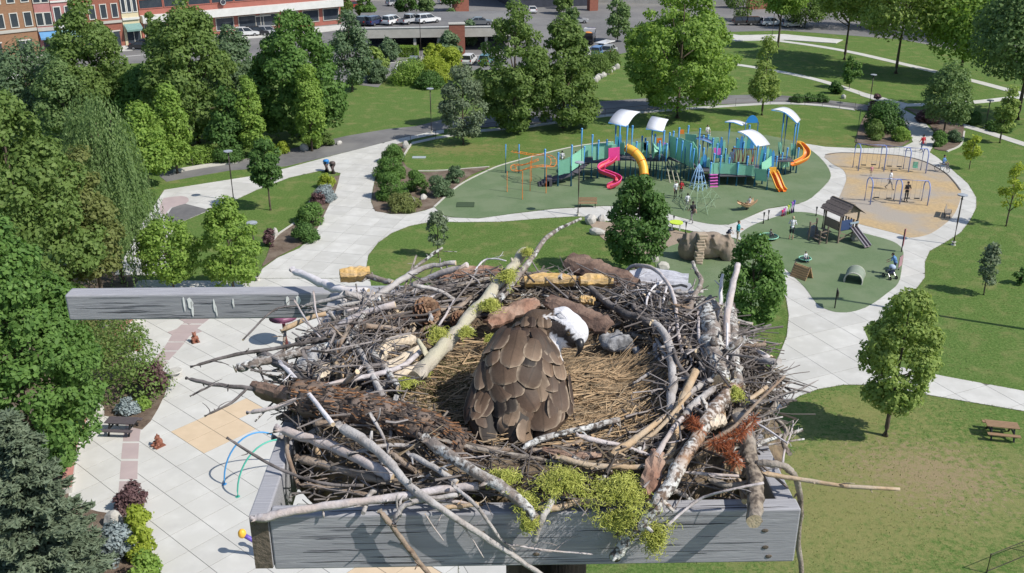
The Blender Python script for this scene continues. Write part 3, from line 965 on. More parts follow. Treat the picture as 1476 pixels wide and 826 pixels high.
for px, py, w, h, lf, lab in [(470,272,26,18,'yellow','yellow-green low shrub at the bend of the path'), (466,292,32,22,'silver','silvery blue mounded shrub beside the path'), (459,296,22,18,'purple','dark purple shrub beside the silvery one'),
        (448,325,44,26,'maple','green leafy shrub in the narrow bed'), (437,350,40,24,'dark','dark green shrub lower in the narrow bed'), (388,356,18,24,'purple','small purple-brown shrub beside the white rock'),
        (385,228,34,26,'bright','bright rounded shrub beside the asphalt path'), (407,222,22,14,'yellow','low yellowish shrub beside the white rock of the asphalt path'),
        (450,216,24,24,'bright','green shrub at the foot of the columnar tree'), (470,212,22,16,'olive','olive green shrub next to the small white rock'),
        (290,236,44,20,'bright','green shrubs behind the stone edging'), (325,236,46,22,'dark','dark shrub mass behind the stone edging'),
        (1280,192,60,38,'dark','big dark evergreen shrub in the bed above the swings'), (1262,202,28,26,'olive','rounded olive shrub in the bed above the swings'), (1300,204,30,18,'bright','light green shrub beside the dark evergreen one'),
        (1262,162,18,24,'purple','narrow brownish shrub at the path fork'), (1355,212,24,20,'maple','round green shrub below the young maple'), (1376,206,22,16,'bluish','dull green shrub beside the round one below the maple'),
        (1340,178,30,16,'purple','low purplish shrub under the young maple'), (1205,136,20,16,'dark','dark shrub beside the small round tree'), (1400,178,40,14,'dark','dark shrub row beneath the large shade tree'), (1445,190,36,16,'dark','dark low shrub by the far path'),
        (168,582,128,104,'olive','large yellow-olive spreading shrub beside the plaza'), (150,520,92,62,'brown','brownish spreading shrub under the maple'), (219,575,48,46,'purple','dull purple shrub at the plaza edge by the round white stone'),
        (183,598,34,20,'silver','silvery blue shrub beside the plaza bench'), (205,592,22,14,'bright','small green shrub in the bed corner'), (178,740,26,24,'purple','purple shrub behind the white boulder'), (190,735,40,28,'purple','wide purple shrub at the plaza bed'),
        (198,768,40,30,'yellow','yellow-green shrub next to the white boulder'), (203,812,42,44,'yellow','wide yellow-green shrub at the plaza edge'), (168,815,52,50,'silver','big silvery blue shrub at the plaza edge'), (205,850,50,40,'bright','bright green shrub at the foot of the plaza bed'),
        (75,640,70,50,'yellow','yellow-green shrub behind the red coping'), (20,560,70,50,'dark','dark undergrowth shrub beneath the maple'),
        (545,120,28,30,'bluish','blue-green ball shrub at the parking court'), (512,122,24,14,'dark','low dark shrub at the lawn corner'), (590,122,64,30,'bright','wide bright hedge shrub at the head of the sunlit lawn'), (625,120,50,34,'yellow','yellow-green shrub at the head of the sunlit lawn'), (650,102,36,30,'yellow','yellow-green shrub beside the parked white car'),
        (620,128,40,20,'dark','dark shrub in the shade of the yellow-green shrub'),
        (860,108,44,32,'olive','olive hedge shrub by the rock wall'), (880,98,30,24,'olive','olive hedge shrub beside the parked cars')]:
    shrub(px, py, w, h, lf, lab, size=.09 if py > 200 else .13)
for px in (1150, 1168, 1186):
    shrub(px, 148, 20, 10, 'dark', 'low dark shrub in the row beside the fence path', group='low shrubs beside the fence path', size=.12)
# clipped box hedge by the parking structure
def hedge():
    a, b_ = G(572, 83), G(602, 83)
    root = empty('clipped_hedge', a, 0, 'clipped rectangular green hedge at the parking structure', 'hedge')
    rng = np.random.default_rng(5)
    n = 5000
    L_ = (b_ - a).length
    C = rng.random((n, 3)) * np.array([L_, 2.2, 1.7]); ax = rng.integers(0, 3, n); side = rng.random(n) < .5
    for i in range(3):
        C[(ax == i) & side, i] = [L_, 2.2, 1.7][i]
        C[(ax == i) & ~side, i] = 0.0 if i < 2 else 1.7
    Nn = rng.normal(size=(n, 3)) + np.array([0, -.4, .7])
    mesh_obj('foliage', leaf_mesh('foliage', C, Nn, .13 * (.7 + .6 * rng.random(n)), LEAF['bright']), root)
    mb = MB(); mb.tube([(L_ / 2, 1.1, -.05), (L_ / 2, 1.1, 1.0)], .06, 6); mb.build('stem', M_bark, root)
hedge()
# street trees among the parked cars
for px, pyb, pyt, w, lf, sd, lab in [(540,112,70,42,'light',81,'young light tree with a round crown by the parking bays'), (562,88,52,30,'bluish',82,'grey-green tree against the parking structure wall'), (628,98,58,30,'yellow',83,'bright yellow-green young tree by the parking structure'),
        (648,84,46,36,'bluish',84,'grey-green tree beside the brick pillar'), (652,34,14,22,'birch',85,'planted tree on top of the brick pillar'), (528,26,-8,30,'maple',86,'green tree behind the parked dark cars'), (586,22,-20,34,'dark',87,'dark tree behind the parked pickup'),
        (615,20,-15,26,'birch',88,'light tree behind the white parked car'), (655,16,-30,44,'dark',89,'dark tree by the tall brick pier'), (676,66,30,30,'bluish',90,'grey-green tree behind the wider evergreen'), (812,20,-14,30,'olive',91,'rounded tree in front of the dark building'), (824,40,8,24,'birch',92,'small tree near the silver car'),
        (222,70,20,24,'olive',93,'narrow street tree before the red brick block'), (85,110,50,30,'birch',94,'small street tree near the white cars'), (495,22,-4,28,'olive',95,'street tree at the corner of the red brick block'), (890,60,-10,40,'birch',96,'street tree beside the truck'), (1070,30,-30,50,'olive',97,'street tree behind the parked dark cars'), (1160,40,-40,70,'olive',98,'street tree behind the pale parked car'), (1420,60,-40,120,'birch',99,'dark street tree closing the far end of the lawn'), (1340,48,-40,110,'olive',100,'dull street tree behind the forked shade tree'), (1240,40,-40,90,'olive',101,'dull street tree behind the slender-trunked shade tree')]:
    tree(px, pyb, pyt, w, 'egg', lf, lab, sd, name='street_tree', n=2600 if w < 60 else 5000, size=.24, lobes=32, trunk=.12, n_l=4)

# loose grass blades: ragged lawn edges along the paths and tufts on the nearer lawn
def grass_tufts():
    global prng
    rng = np.random.default_rng(8)
    prng = rng
    cover = [gpoly(P_center), gpoly(P_north), plaza_w, small_w, rubber_w, chips_w]
    pts = []
    for pl, dens in ((cover[0], 26), (cover[1], 26), (rubber_w, 14), (small_w, 10)):
        for i in range(len(pl)):
            a, b = np.array(pl[i]), np.array(pl[(i + 1) % len(pl)])
            ln = np.linalg.norm(b - a)
            if ln > 40: continue
            for k in range(int(ln * dens)):
                p = a + (b - a) * rng.random() + rng.normal(size=2) * .035
                pts.append(p)
    n_edge = len(pts)
    while len(pts) < n_edge + 26000:
        x, y = rng.uniform(-6, 46), rng.uniform(34, 84)
        if abs(x) > y * .56 + 1: continue
        if any(inpoly(x, y, c) for c in cover): continue
        pts.append(np.array((x, y)))
    P = np.array(pts); n = len(P)
    S = .025 + .04 * rng.random(n)
    C = np.column_stack([P, S * .5])
    Nn = np.column_stack([rng.normal(size=(n, 2)), rng.normal(size=n) * .4])
    U = np.column_stack([rng.normal(size=(n, 2)) * .5, np.ones(n)])
    m = leafmat('grass_blade', (.075, .130, .028), (.235, .275, .095), (.270, .250, .115), .4, .5)
    o = mesh_obj('grass', leaf_mesh('grass', C, Nn, S, m, .3, U))
    tag(o, 'loose grass blades on the lawns and along the path edges', kind='stuff')
grass_tufts()

# ================================================================== BUILDINGS, VEHICLES, STREET FURNITURE
M_brick = mat('red_brick', (.30, .115, .08), (.22, .085, .06), 1.3, .9, .3, 30, stretch=(1, 1, 4))
M_brickb = mat('brown_brick', (.30, .17, .10), (.22, .125, .075), 1.3, .9, .3, 30, stretch=(1, 1, 4))
M_pinkw = mat('pink_render', (.42, .20, .19), (.36, .17, .16), 1.1, .85, .2)
M_cream = mat('cream_render', (.62, .54, .36), (.54, .47, .31), 1.0, .85, .2)
M_redp = mat('red_panel', (.36, .13, .10), (.30, .11, .085), .8, .8, .2)
M_conc2 = mat('building_concrete', (.46, .44, .40), (.38, .365, .33), .9, .85, .3)
M_whiteb = mat('white_band', (.62, .62, .60), (.54, .54, .52), 1.1, .8)
M_darkw = mat('dark_wall', (.05, .055, .075), (.035, .04, .055), 1.1, .7)
M_glass = mat('window_glass', (.03, .04, .055), (.05, .06, .075), 1.0, .12, spec=.6)
M_frame = mat('window_frame', (.55, .54, .50), (.48, .47, .43), 3, .7)
M_awn = mat('blue_awning', (.12, .28, .50), (.10, .24, .42), 2, .8)
M_awng = mat('green_awning', (.18, .30, .28), (.15, .25, .23), 2, .8)
M_roofg = mat('roof_gravel', (.30, .29, .28), (.24, .235, .23), 2, .95)

def wall_frame(a, b_):
    """origin, along, outward (towards camera) of a facade from ground pixel a to b"""
    p, q = G(*a), G(*b_)
    d = (q - p); L_ = d.length; d.normalize()
    out = Vector((d.y, -d.x, 0))
    return p, d, out, L_

def facade(name, label, a, b_, H, m_wall, depth=12, rows=(), bands=(), door=None, awning=None, arch=False, roof=M_roofg):
    """box building with inset windows (frame, pane, sill), bands, doors and awnings"""
    p, d, out, L_ = wall_frame(a, b_)
    root = empty(name, p, 0, label, 'building')
    rz = math.atan2(d.y, d.x)
    root.rotation_euler = (0, 0, rz)
    # local: x along the facade, -y outward
    mb = MB(); mb.box((L_ / 2, depth / 2, H / 2), (L_, depth, H)); mb.build('wall', m_wall, root)
    mb = MB(); mb.box((L_ / 2, depth / 2, H + .15), (L_ + .3, depth + .3, .3)); mb.build('roof', roof, root)
    for (z, h, proud, m_) in bands:
        mb = MB(); mb.box((L_ / 2, -proud / 2 + .01, z + h / 2), (L_, proud, h)); mb.build('band', m_, root)
    for (z, h, w, n, m0) in rows:
        if n * w > L_: n = max(1, int(L_ / (w * 1.4)))
        for i in range(n):
            x = L_ * (i + .5) / n
            fr = MB()
            t = .14
            fr.box((x - w / 2 - t / 2, -.04, z + h / 2), (t, .14, h + 2 * t)); fr.box((x + w / 2 + t / 2, -.04, z + h / 2), (t, .14, h + 2 * t))
            fr.box((x, -.04, z - t / 2), (w, .14, t)); fr.box((x, -.04, z + h + t / 2), (w, .14, t))
            if arch:
                pts = [(x + math.cos(q) * (w / 2 + t), z + h + math.sin(q) * (w / 2 + t)) for q in np.linspace(0, math.pi, 9)]
                b0 = len(fr.v)
                fr.v += [(u_, -.09, v_) for u_, v_ in pts]
                fr.face(tuple(range(b0, b0 + 9)))
            f = fr.build('window', m0, root)
            pn = MB()
            pn.box((x, -.012, z + h / 2), (w, .02, h))
            if arch:
                pts = [(x + math.cos(q) * w / 2, z + h + math.sin(q) * w / 2) for q in np.linspace(0, math.pi, 9)]
                b0 = len(pn.v)
                pn.v += [(u_, -.1, v_) for u_, v_ in pts]
                pn.face(tuple(range(b0, b0 + 9)))
            pn.build('pane', M_glass, f)
    if door:
        for (x0, w, h) in door:
            mb = MB(); mb.box((x0, -.02, h / 2), (w, .06, h)); o = mb.build('door', M_glass, root)
            mb = MB(); mb.box((x0, -.06, h + .1), (w + .3, .12, .2)); mb.box((x0, -.07, h / 2), (.1, .08, h)); mb.build('frame', M_frame, o)
    if awning:
        for (x0, w, z, m_) in awning:
            mb = MB()
            b0 = len(mb.v)
            mb.v += [(x0 - w / 2, 0, z + .9), (x0 + w / 2, 0, z + .9), (x0 + w / 2, -1.5, z), (x0 - w / 2, -1.5, z), (x0 + w / 2, -1.5, z - .3), (x0 - w / 2, -1.5, z - .3)]
            mb.face((b0, b0 + 3, b0 + 2, b0 + 1)); mb.face((b0 + 3, b0 + 5, b0 + 4, b0 + 2))
            mb.build('awning', m_, root)
    return root

facade('brick_building', 'brown brick shop building with dark upper windows at the street corner', (-40,92), (60,80), 14, M_brickb, rows=[(5.2, 2.2, 1.1, 5, M_frame), (9.2, 2.2, 1.1, 5, M_frame)], bands=[(4.3, .5, .2, M_conc2), (13, .8, .35, M_conc2)], door=[(4, 2.2, 2.8), (9, 2.2, 2.8)])
facade('shop_building', 'shop building of orange brick with a blue awning', (61,79), (84,77), 13, M_pinkw, rows=[(5.0, 2.0, 1.0, 2, M_frame), (8.8, 2.0, 1.0, 2, M_frame)], bands=[(4.0, .6, .25, M_conc2)], awning=[(1.6, 3.0, 3.0, M_awn)], door=[(1.6, 2, 2.6)])
facade('shop_building', 'pink shop building with pale window bays and a long awning', (85,76.8), (116,73.5), 14, M_pinkw, rows=[(5.2, 2.6, 1.0, 4, M_whiteb), (9.4, 2.6, 1.0, 4, M_whiteb)], bands=[(4.2, .5, .3, M_whiteb), (8.6, .3, .2, M_whiteb)], awning=[(2.6, 4.6, 3.0, M_awng)], door=[(2, 2.2, 2.6)])
facade('brick_building', 'tall red brick building with narrow sash windows', (117,73.4), (181,66.6), 15, M_brick, rows=[(5.3, 2.3, .95, 4, M_frame), (9.6, 2.3, .95, 4, M_frame)], bands=[(4.3, .45, .25, M_conc2), (13.8, .7, .35, M_conc2)], door=[(2, 2.4, 2.8), (6, 2.4, 2.8)])
facade('shop_building', 'cream facade with three tall arched windows', (182,66.5), (206,64), 13.5, M_cream, rows=[(6.0, 2.8, .62, 3, M_whiteb)], bands=[(4.6, .4, .3, M_whiteb), (12, .7, .35, M_whiteb)], door=[(1.7, 2.4, 3.0)], arch=True, awning=[(1.6, 3.0, 3.0, M_awng)])
facade('office_block', 'long low red brick block with white bands and dark ribbon windows', (207,62), (492,34), 10.5, M_redp, depth=22,
       rows=[(1.0, 2.2, 3.4, 9, M_conc2), (6.2, 1.5, 4.2, 9, M_redp)], bands=[(3.7, 1.3, 1.6, M_whiteb), (8.0, .6, .3, M_redp), (9.7, .5, .25, M_conc2)], door=[(8, 3, 2.9), (24, 3, 2.9)])
# round emblem panel on the red block
def emblem():
    p, d, out, L_ = wall_frame((207, 62), (492, 34))
    c = atY(321, 3, (p + d * (L_ * .37)).y)
    root = empty('emblem', c + out * .05, 0, 'round dark emblem with a pale ring on the red brick block', 'sign')
    root.rotation_euler = (0, 0, math.atan2(d.y, d.x))
    mb = MB(); mb.tube([(0, .02, 0), (0, -.1, 0)], .62, 20); mb.build('disc', M_darkw, root)
    mb = MB()
    mb.tube([(math.cos(a) * .5, -.12, math.sin(a) * .5) for a in np.linspace(0, 2 * math.pi, 25)], .05, 5); mb.build('ring', M_whiteb, root)
emblem()
# back-of-town walls that close the view
facade('dark_building', 'dark navy building behind the parking court', (738,12), (862,8), 12, M_darkw, depth=20, rows=[(2, 2.5, 3.0, 3, M_frame)], bands=[(11, .6, .3, M_conc2)])
for (a, b_, h, lab) in [((655,18),(676,17),9,'tall plain brick pier of the parking court'), ((850,16),(862,15.5),11,'slim brick pier beside the dark building'), ((1080,14),(1108,13),9,'brown brick pier behind the street trees')]:
    p, d, out, L_ = wall_frame(a, b_)
    root = empty('brick_pier', p, math.atan2(d.y, d.x), lab, 'pillar')
    mb = MB(); mb.box((L_ / 2, .9, h / 2), (L_, 1.8, h)); mb.build('shaft', M_brick, root)
    mb = MB(); mb.box((L_ / 2, .9, h + .1), (L_ + .3, 2.1, .2)); mb.build('cap', M_conc2, root)
facade('far_building', 'long pale building far behind the street trees', (860,4), (1480,16), 10, M_conc2, depth=15, rows=[(2, 1.8, 2.6, 14, M_frame), (6, 1.8, 2.6, 14, M_frame)])
facade('far_building', 'plain grey building far behind the parked pickup', (495,2), (740,-4), 9, M_conc2, depth=15, rows=[(2, 1.8, 2.2, 9, M_frame), (5.6, 1.8, 2.2, 9, M_frame)])

# parking structure: raised deck with a brick pillar
def parking():
    DZ = 3.3
    p, q = G(512, 76), G(752, 72)
    root = empty('parking_deck', p, 0, 'raised concrete parking deck over a dark lower level', 'parking deck')
    rz = math.atan2((q - p).y, (q - p).x); root.rotation_euler = (0, 0, rz)
    L_ = (q - p).length; dep = 27
    mb = MB(); mb.box((L_ / 2, dep / 2, DZ - .2), (L_, dep, .4)); mb.build('deck_slab', M_street, root)
    mb = MB(); mb.box((L_ / 2, -.16, DZ + .05), (L_, .3, 1.7)); mb.build('parapet', M_conc2, root)
    mb = MB(); mb.box((L_ / 2, -.16, DZ + .95), (L_ + .1, .5, .12)); mb.build('coping', M_whiteb, root)
    mb = MB(); mb.box((L_ / 2, 9, 1.45), (L_, .3, 2.9)); mb.build('back_wall', M_darkw, root)
    for i in range(7):
        mb = MB(); mb.box((L_ * (i + .5) / 7, .35, 1.4), (.5, .5, 2.8)); mb.build('column', M_conc2, root)
    for i in range(5):
        mb = MB(); mb.box((3 + i * 2.7, 4.5, DZ + .012), (.12, 5, .01)); mb.build('bay_line', M_white, root)
    pl = G(659, 77)
    r2 = empty('brick_pillar', pl, rz, 'square brick pillar with planted top at the parking deck', 'pillar')
    mb = MB(); mb.box((0, -.6, 2.6), (2.7, 1.6, 5.2)); mb.build('shaft', M_brick, r2)
    mb = MB(); mb.box((0, -.6, 5.25), (2.9, 1.8, .16)); mb.build('cap', M_conc2, r2)
    return DZ
DECKZ = parking()

# vehicles -------------------------------------------------------------------------------------------------
M_tyre = mat('tyre_rubber', (.02, .02, .02), (.03, .03, .03), 8, .9)
M_rim = mat('alloy_rim', (.45, .45, .46), None, 8, .35, metal=.8)
M_carglass = mat('car_glass', (.02, .025, .03), (.03, .035, .04), 3, .08, spec=.7)
M_lampw = mat('headlight', (.75, .75, .72), None, 4, .2)
M_lampr = mat('tail_light', (.45, .02, .02), None, 4, .3)
PAINT = {k: mat('paint_' + k, c, tuple(x * .92 for x in c), 2, .35, coat=.6) for k, c in
         {'white': (.72, .72, .72), 'silver': (.42, .43, .45), 'navy': (.035, .045, .12), 'black': (.025, .025, .03), 'grey': (.16, .165, .175), 'blue': (.09, .20, .42), 'red': (.35, .03, .03), 'teal': (.10, .25, .32)}.items()}

CARBODY = {  # side profile of lower body and of the glazed cabin: (x, z); x forwards
    'suv': ([(-2.25, .38), (-2.3, .75), (-2.22, 1.02), (1.0, 1.05), (1.95, .96), (2.28, .82), (2.32, .42)], [(-2.15, 1.02), (-2.02, 1.68), (.35, 1.72), (1.15, 1.05)]),
    'sedan': ([(-2.25, .35), (-2.3, .7), (-2.2, .92), (-1.4, .97), (.9, .95), (2.0, .85), (2.28, .7), (2.3, .36)], [(-1.65, .95), (-.95, 1.4), (.25, 1.42), (1.1, .95)]),
    'pickup': ([(-2.6, .5), (-2.6, 1.05), (-.75, 1.08), (1.1, 1.1), (2.2, 1.0), (2.55, .85), (2.55, .48)], [(-.8, 1.08), (-.7, 1.72), (.65, 1.74), (1.35, 1.1)]),
}
def car_model(kind):
    body, cab = CARBODY[kind]
    root = empty('parked_car')
    def shell(mb, prof, w0, w1, z0, z1):
        n = len(prof); b0 = len(mb.v)
        for sgn in (-1, 1):
            for x, z in prof:
                w = w0 + (w1 - w0) * (z - z0) / max(.01, z1 - z0)
                mb.v.append((x, sgn * w, z))
        mb.face(tuple(b0 + i for i in range(n))); mb.face(tuple(b0 + n + i for i in reversed(range(n))))
        for i in range(n):
            j = (i + 1) % n
            mb.face((b0 + i, b0 + n + i, b0 + n + j, b0 + j))
    mb = MB(); mb.smooth = False; shell(mb, body, .92, .88, .35, 1.1)
    mb.build('body', PAINT['white'], root)
    mb = MB(); shell(mb, cab, .86, .66, cab[0][1], cab[1][1]); mb.build('cabin_glass', M_carglass, root)
    zt = cab[1][1]
    mb = MB()
    mb.box(((cab[1][0] + cab[2][0]) / 2, 0, zt + .015), (cab[2][0] - cab[1][0] + .12, 1.34, .06))
    for x0, z0_, x1, z1_ in ((cab[0][0], cab[0][1], cab[1][0], zt), (cab[3][0], cab[3][1], cab[2][0], zt), ((cab[0][0] + cab[3][0]) / 2, cab[0][1], (cab[1][0] + cab[2][0]) / 2, zt)):
        for s_ in (-1, 1):
            mb.bar((x0, s_ * .875, z0_), (x1, s_ * .672, z1_), .09, .07)
    mb.build('roof', PAINT['white'], root)
    for x in (-1.4, 1.45):
        for s_ in (-1, 1):
            mb = MB(); mb.tube([(x, s_ * .74, .34), (x, s_ * .95, .34)], .34, 12); o = mb.build('wheel', M_tyre, root)
            mb = MB(); mb.tube([(x, s_ * .94, .34), (x, s_ * .965, .34)], .2, 10); mb.build('rim', M_rim, o)
    f, b_ = body[-1][0] - .03, body[0][0]
    for s_ in (-1, 1):
        mb = MB(); mb.box((f, s_ * .66, .76), (.1, .36, .16)); mb.build('headlight', M_lampw, root)
        mb = MB(); mb.box((b_ - .03, s_ * .74, .88), (.08, .2, .24)); mb.build('tail_light', M_lampr, root)
    if kind == 'pickup':
        mb = MB(); mb.box((-1.68, 0, 1.09), (1.6, 1.5, .02)); mb.build('cargo_bed', M_tyre, root)
    return root
_models = {}
def car(kind, paint, px, py, heading, label, z=0.02):
    if kind not in _models:
        _models[kind] = car_model(kind); root = _models[kind]
    else:
        root = copy_tree(_models[kind])
    for ch in root.children:
        if ch.name.startswith(('body', 'roof')):
            if ch.data.users > 1 or True:
                ch.data = ch.data.copy()
            ch.data.materials[0] = PAINT[paint]
    g = G(px, py, z)
    root.location = (g.x, g.y, z)
    root.rotation_euler = (0, 0, R(heading))
    root.name = 'parked_car'
    tag(root, label, 'car', 'vehicles parked around the street')
    return root
car('suv', 'black', 526, 36, 75, 'black parked car at the end of the deck row', DECKZ)
car('suv', 'navy', 541, 36, 60, 'navy hatchback parked on the deck beside the white car', DECKZ)
car('suv', 'white', 566, 35, 60, 'white compact car parked between the navy one and the pickup', DECKZ)
car('pickup', 'silver', 591, 34, 55, 'silver pickup parked on the deck', DECKZ)
car('suv', 'white', 617, 33, 35, 'large white van-like car parked beside the silver pickup', DECKZ)
car('sedan', 'grey', 692, 36, 5, 'dark grey sedan parked beyond the brick pillar', DECKZ)
car('suv', 'grey', 597, 96, 90, 'grey-blue car nosed into the ground-level parking bays')
car('suv', 'white', 676, 92, 80, 'white car behind the yellow-green shrub at ground-level parking')
car('suv', 'teal', 701, 92, 80, 'teal car parked in front of the wider evergreen')
car('sedan', 'black', 206, 71, 8, 'dark sedan on the street before the cream facade')
car('suv', 'grey', 220, 69, 8, 'dark grey car behind the dark sedan on the street')
car('suv', 'white', 357, 52, 10, 'white car at the pavement of the red brick block')
car('suv', 'black', 371, 51, 12, 'black car at the pavement of the red brick block')
car('suv', 'silver', 388, 50, 12, 'silver car under the white band of the red brick block')
car('sedan', 'white', 6, 118, 60, 'white car at the street corner by the grey-green tree')
car('suv', 'silver', -2, 98, 50, 'silver car farther along the corner street')
car('sedan', 'red', 95, 84, 8, 'red car on the street by the small street tree')
car('sedan', 'silver', 110, 80, 8, 'silver car following the red car')
car('sedan', 'white', 767, 18, 95, 'white car by the dark building entrance')
car('sedan', 'silver', 832, 33, 0, 'silver sedan on the cross street')
car('suv', 'white', 845, 82, 70, 'white car behind the olive hedge')
car('suv', 'blue', 862, 80, 70, 'blue car parked beside the white one behind the hedge')
car('suv', 'silver', 878, 78, 70, 'silver car parked at the end of the hedge')
car('suv', 'black', 1072, 36, 5, 'black car on the street behind the young light tree')
car('suv', 'black', 1090, 36, 5, 'second black car on the street under the trees')
car('suv', 'white', 1112, 37, 5, 'white car parked at the dark-trunked shade tree')
car('suv', 'silver', 1142, 39, 8, 'pale silver car under the street trees')
car('suv', 'red', 510, 12, 20, 'red car behind the street corner tree')
car('suv', 'silver', 570, 8, 40, 'silver car in the far row behind the deck')
car('suv', 'white', 645, 5, 30, 'white car in the far row beside the brick pier')

def truck():
    g = G(848, 62)
    root = empty('work_truck', (g.x, g.y, .02), R(80), 'dark flatbed work truck with an orange load and white cab', 'truck')
    mb = MB(); mb.box((0, 0, .75), (6.5, 2.1, .3)); mb.build('chassis', M_tyre, root)
    mb = MB(); mb.box((2.2, 0, 1.6), (1.8, 2.1, 1.6)); o = mb.build('cab', PAINT['white'], root)
    mb = MB(); mb.box((3.12, 0, 1.95), (.06, 1.8, .7)); mb.box((2.3, 1.07, 1.95), (1.1, .05, .6)); mb.box((2.3, -1.07, 1.95), (1.1, .05, .6)); mb.build('glass', M_carglass, o)
    mb = MB(); mb.box((-1.1, 0, 1.3), (4.4, 2.2, .9)); mb.box((-3.25, 0, 1.7), (.1, 2.2, 1.2)); mb.build('dump_bed', PAINT['black'], root)
    mb = MB(); mb.ball((-1.4, 0, 1.8), (1.4, .9, .5), 10, 6); mb.build('load', mat('orange_load', (.55, .22, .05), None, 4), root)
    for x in (-2.2, -1.2, 2.2):
        for s_ in (-1, 1):
            mb = MB(); mb.tube([(x, s_ * .8, .45), (x, s_ * 1.08, .45)], .45, 12); mb.build('wheel', M_tyre, root)
    g = G(872, 66)
    r2 = empty('flat_trailer', (g.x, g.y, .02), R(55), 'white flat trailer parked behind the work truck', 'trailer')
    mb = MB(); mb.box((0, 0, .7), (4.2, 1.9, .16)); mb.build('bed', PAINT['white'], r2)
    for s_ in (-1, 1):
        mb = MB(); mb.tube([(-.3, s_ * .85, .35), (-.3, s_ * 1.05, .35)], .35, 12); mb.build('wheel', M_tyre, r2)
    mb = MB(); mb.bar((2.1, 0, .65), (3.4, 0, .55), .12); mb.build('drawbar', M_tyre, r2)
truck()

# lamp posts -------------------------------------------------------------------------------------------------
M_post = mat('bronze_metal', (.075, .062, .055), (.06, .05, .045), 6, .5, metal=.4)
M_disc = mat('lamp_disc', (.34, .37, .41), None, 3, .5)
def lamp(px, pyb, pyt, label, name='lamp_post', base=True, heads=1):
    g = G(px, pyb); H = HT(px, pyb, pyt)
    root = empty(name, g, 0, label, 'lamp', 'park lamp posts')
    mb = MB(); mb.smooth = True; mb.tube([(0, 0, 0), (0, 0, H * .5), (0, 0, H - .18)], [.075, .065, .055], 10); mb.build('post', M_post, root)
    mb = MB(); mb.tube([(0, 0, 0), (0, 0, .3)], [.22, .2], 12); mb.build('footing', M_kerb, root)
    mb = MB(); mb.tube([(0, 0, H - .45), (0, 0, H - .1)], [.11, .15], 10); mb.build('lamp_head', M_post, root)
    mb = MB(); mb.tube([(0, 0, H - .1), (0, 0, H - .03), (0, 0, H)], [.44, .42, .12], 18); mb.build('lamp_shade', M_disc, root)
    return root
lamp(337, 290, 217, 'park lamp with a round disc head on the lawn strip by the shaded path')
lamp(622, 192, 127, 'park lamp with a round disc head beside the grey-green pine')
lamp(833, 311, 233, 'park lamp with a disc head next to the wooden bench on the path')
lamp(1374, 353, 280, 'park lamp with a disc head beside the swing ground path')
lamp(1253, 152, 107, 'park lamp at the fork of the thin path')
lamp(372, 404, 320, 'park lamp half hidden in the bright green tree over the path')
lamp(607, 84, 26, 'dark street lamp in front of the parking deck')
lamp(1420, 184, 144, 'dark lamp post beneath the large shade tree')
lamp(1113, 52, 18, 'thin street lamp by the upper pavement')
def pole(px, pyb, pyt, label, name='post', r=.05, m=None, cat='post', group=None):
    g = G(px, pyb); H = HT(px, pyb, pyt)
    root = empty(name, g, 0, label, cat, group)
    mb = MB(); mb.tube([(0, 0, 0), (0, 0, H)], r, 8); mb.build('shaft', m or M_post, root)
    mb = MB(); mb.tube([(0, 0, H), (0, 0, H + .05)], r * 1.3, 8); mb.build('cap', m or M_post, root)
    mb = MB(); mb.tube([(0, 0, 0), (0, 0, .05)], r * 2, 8); mb.build('base', m or M_post, root)
    return root
M_gpost = mat('dark_green_metal', (.04, .07, .05), None, 6, .6)
pole(1233, 212, 157, 'tall thin dark green post at the shrub bed above the swings', r=.06, m=M_gpost)
pole(1098, 165, 100, 'thin dark stake of the young light green tree', r=.03)

def flood():
    tip = G(1192, 430)
    h = 17.0
    k = h / math.tan(SUN_EL)
    b = tip + Vector((SUN_H.x, SUN_H.y, 0)) * k
    root = empty('floodlight_pole', (b.x, b.y, 0), 0, 'tall floodlight pole whose long shadow crosses the lawn', 'pole')
    mb = MB(); mb.smooth = True; mb.tube([(0, 0, 0), (0, 0, h)], [.2, .12], 12); mb.build('shaft', M_post, root)
    mb = MB(); mb.box((0, 0, h), (2.2, .14, .14)); mb.build('crossarm', M_post, root)
    for x in (-.9, -.3, .3, .9):
        mb = MB(); mb.box((x, -.25, h + .2), (.42, .3, .42)); mb.build('floodlight', M_disc, root)
flood()

# black railing along the asphalt path
def railing():
    pts = [(592,208),(628,200),(690,190),(760,184),(838,172),(872,168),(935,162),(1000,157),(1060,153),(1110,150),(1140,150),(1160,151),(1185,153),(1210,156),(1232,159)]
    c = [G(*p) for p in pts]
    root = empty('railing', c[0], 0, 'thin black metal railing along the asphalt path', 'railing')
    for i, p in enumerate(c):
        mb = MB(); mb.tube([p, p + Vector((0, 0, 1.05))], .035, 6); mb.build('post', M_post, root, off=P_(root))
    for z in (.45, 1.0):
        mb = MB(); mb.tube([p + Vector((0, 0, z)) for p in c], .02, 5); mb.build('rail', M_post, root, off=P_(root))
    # pale concrete footing strip under the railing
    n = Vector((.08, .99, 0))
    mb = MB(); l = [p + n * .9 for p in c]; r_ = [p - n * .25 for p in c]
    mb.prism([(p.x, p.y) for p in r_ + l[::-1]], 0, .045)
    tag(mb.build('path_edge', M_concrete), 'pale concrete strip under the black railing', kind='structure')
railing()

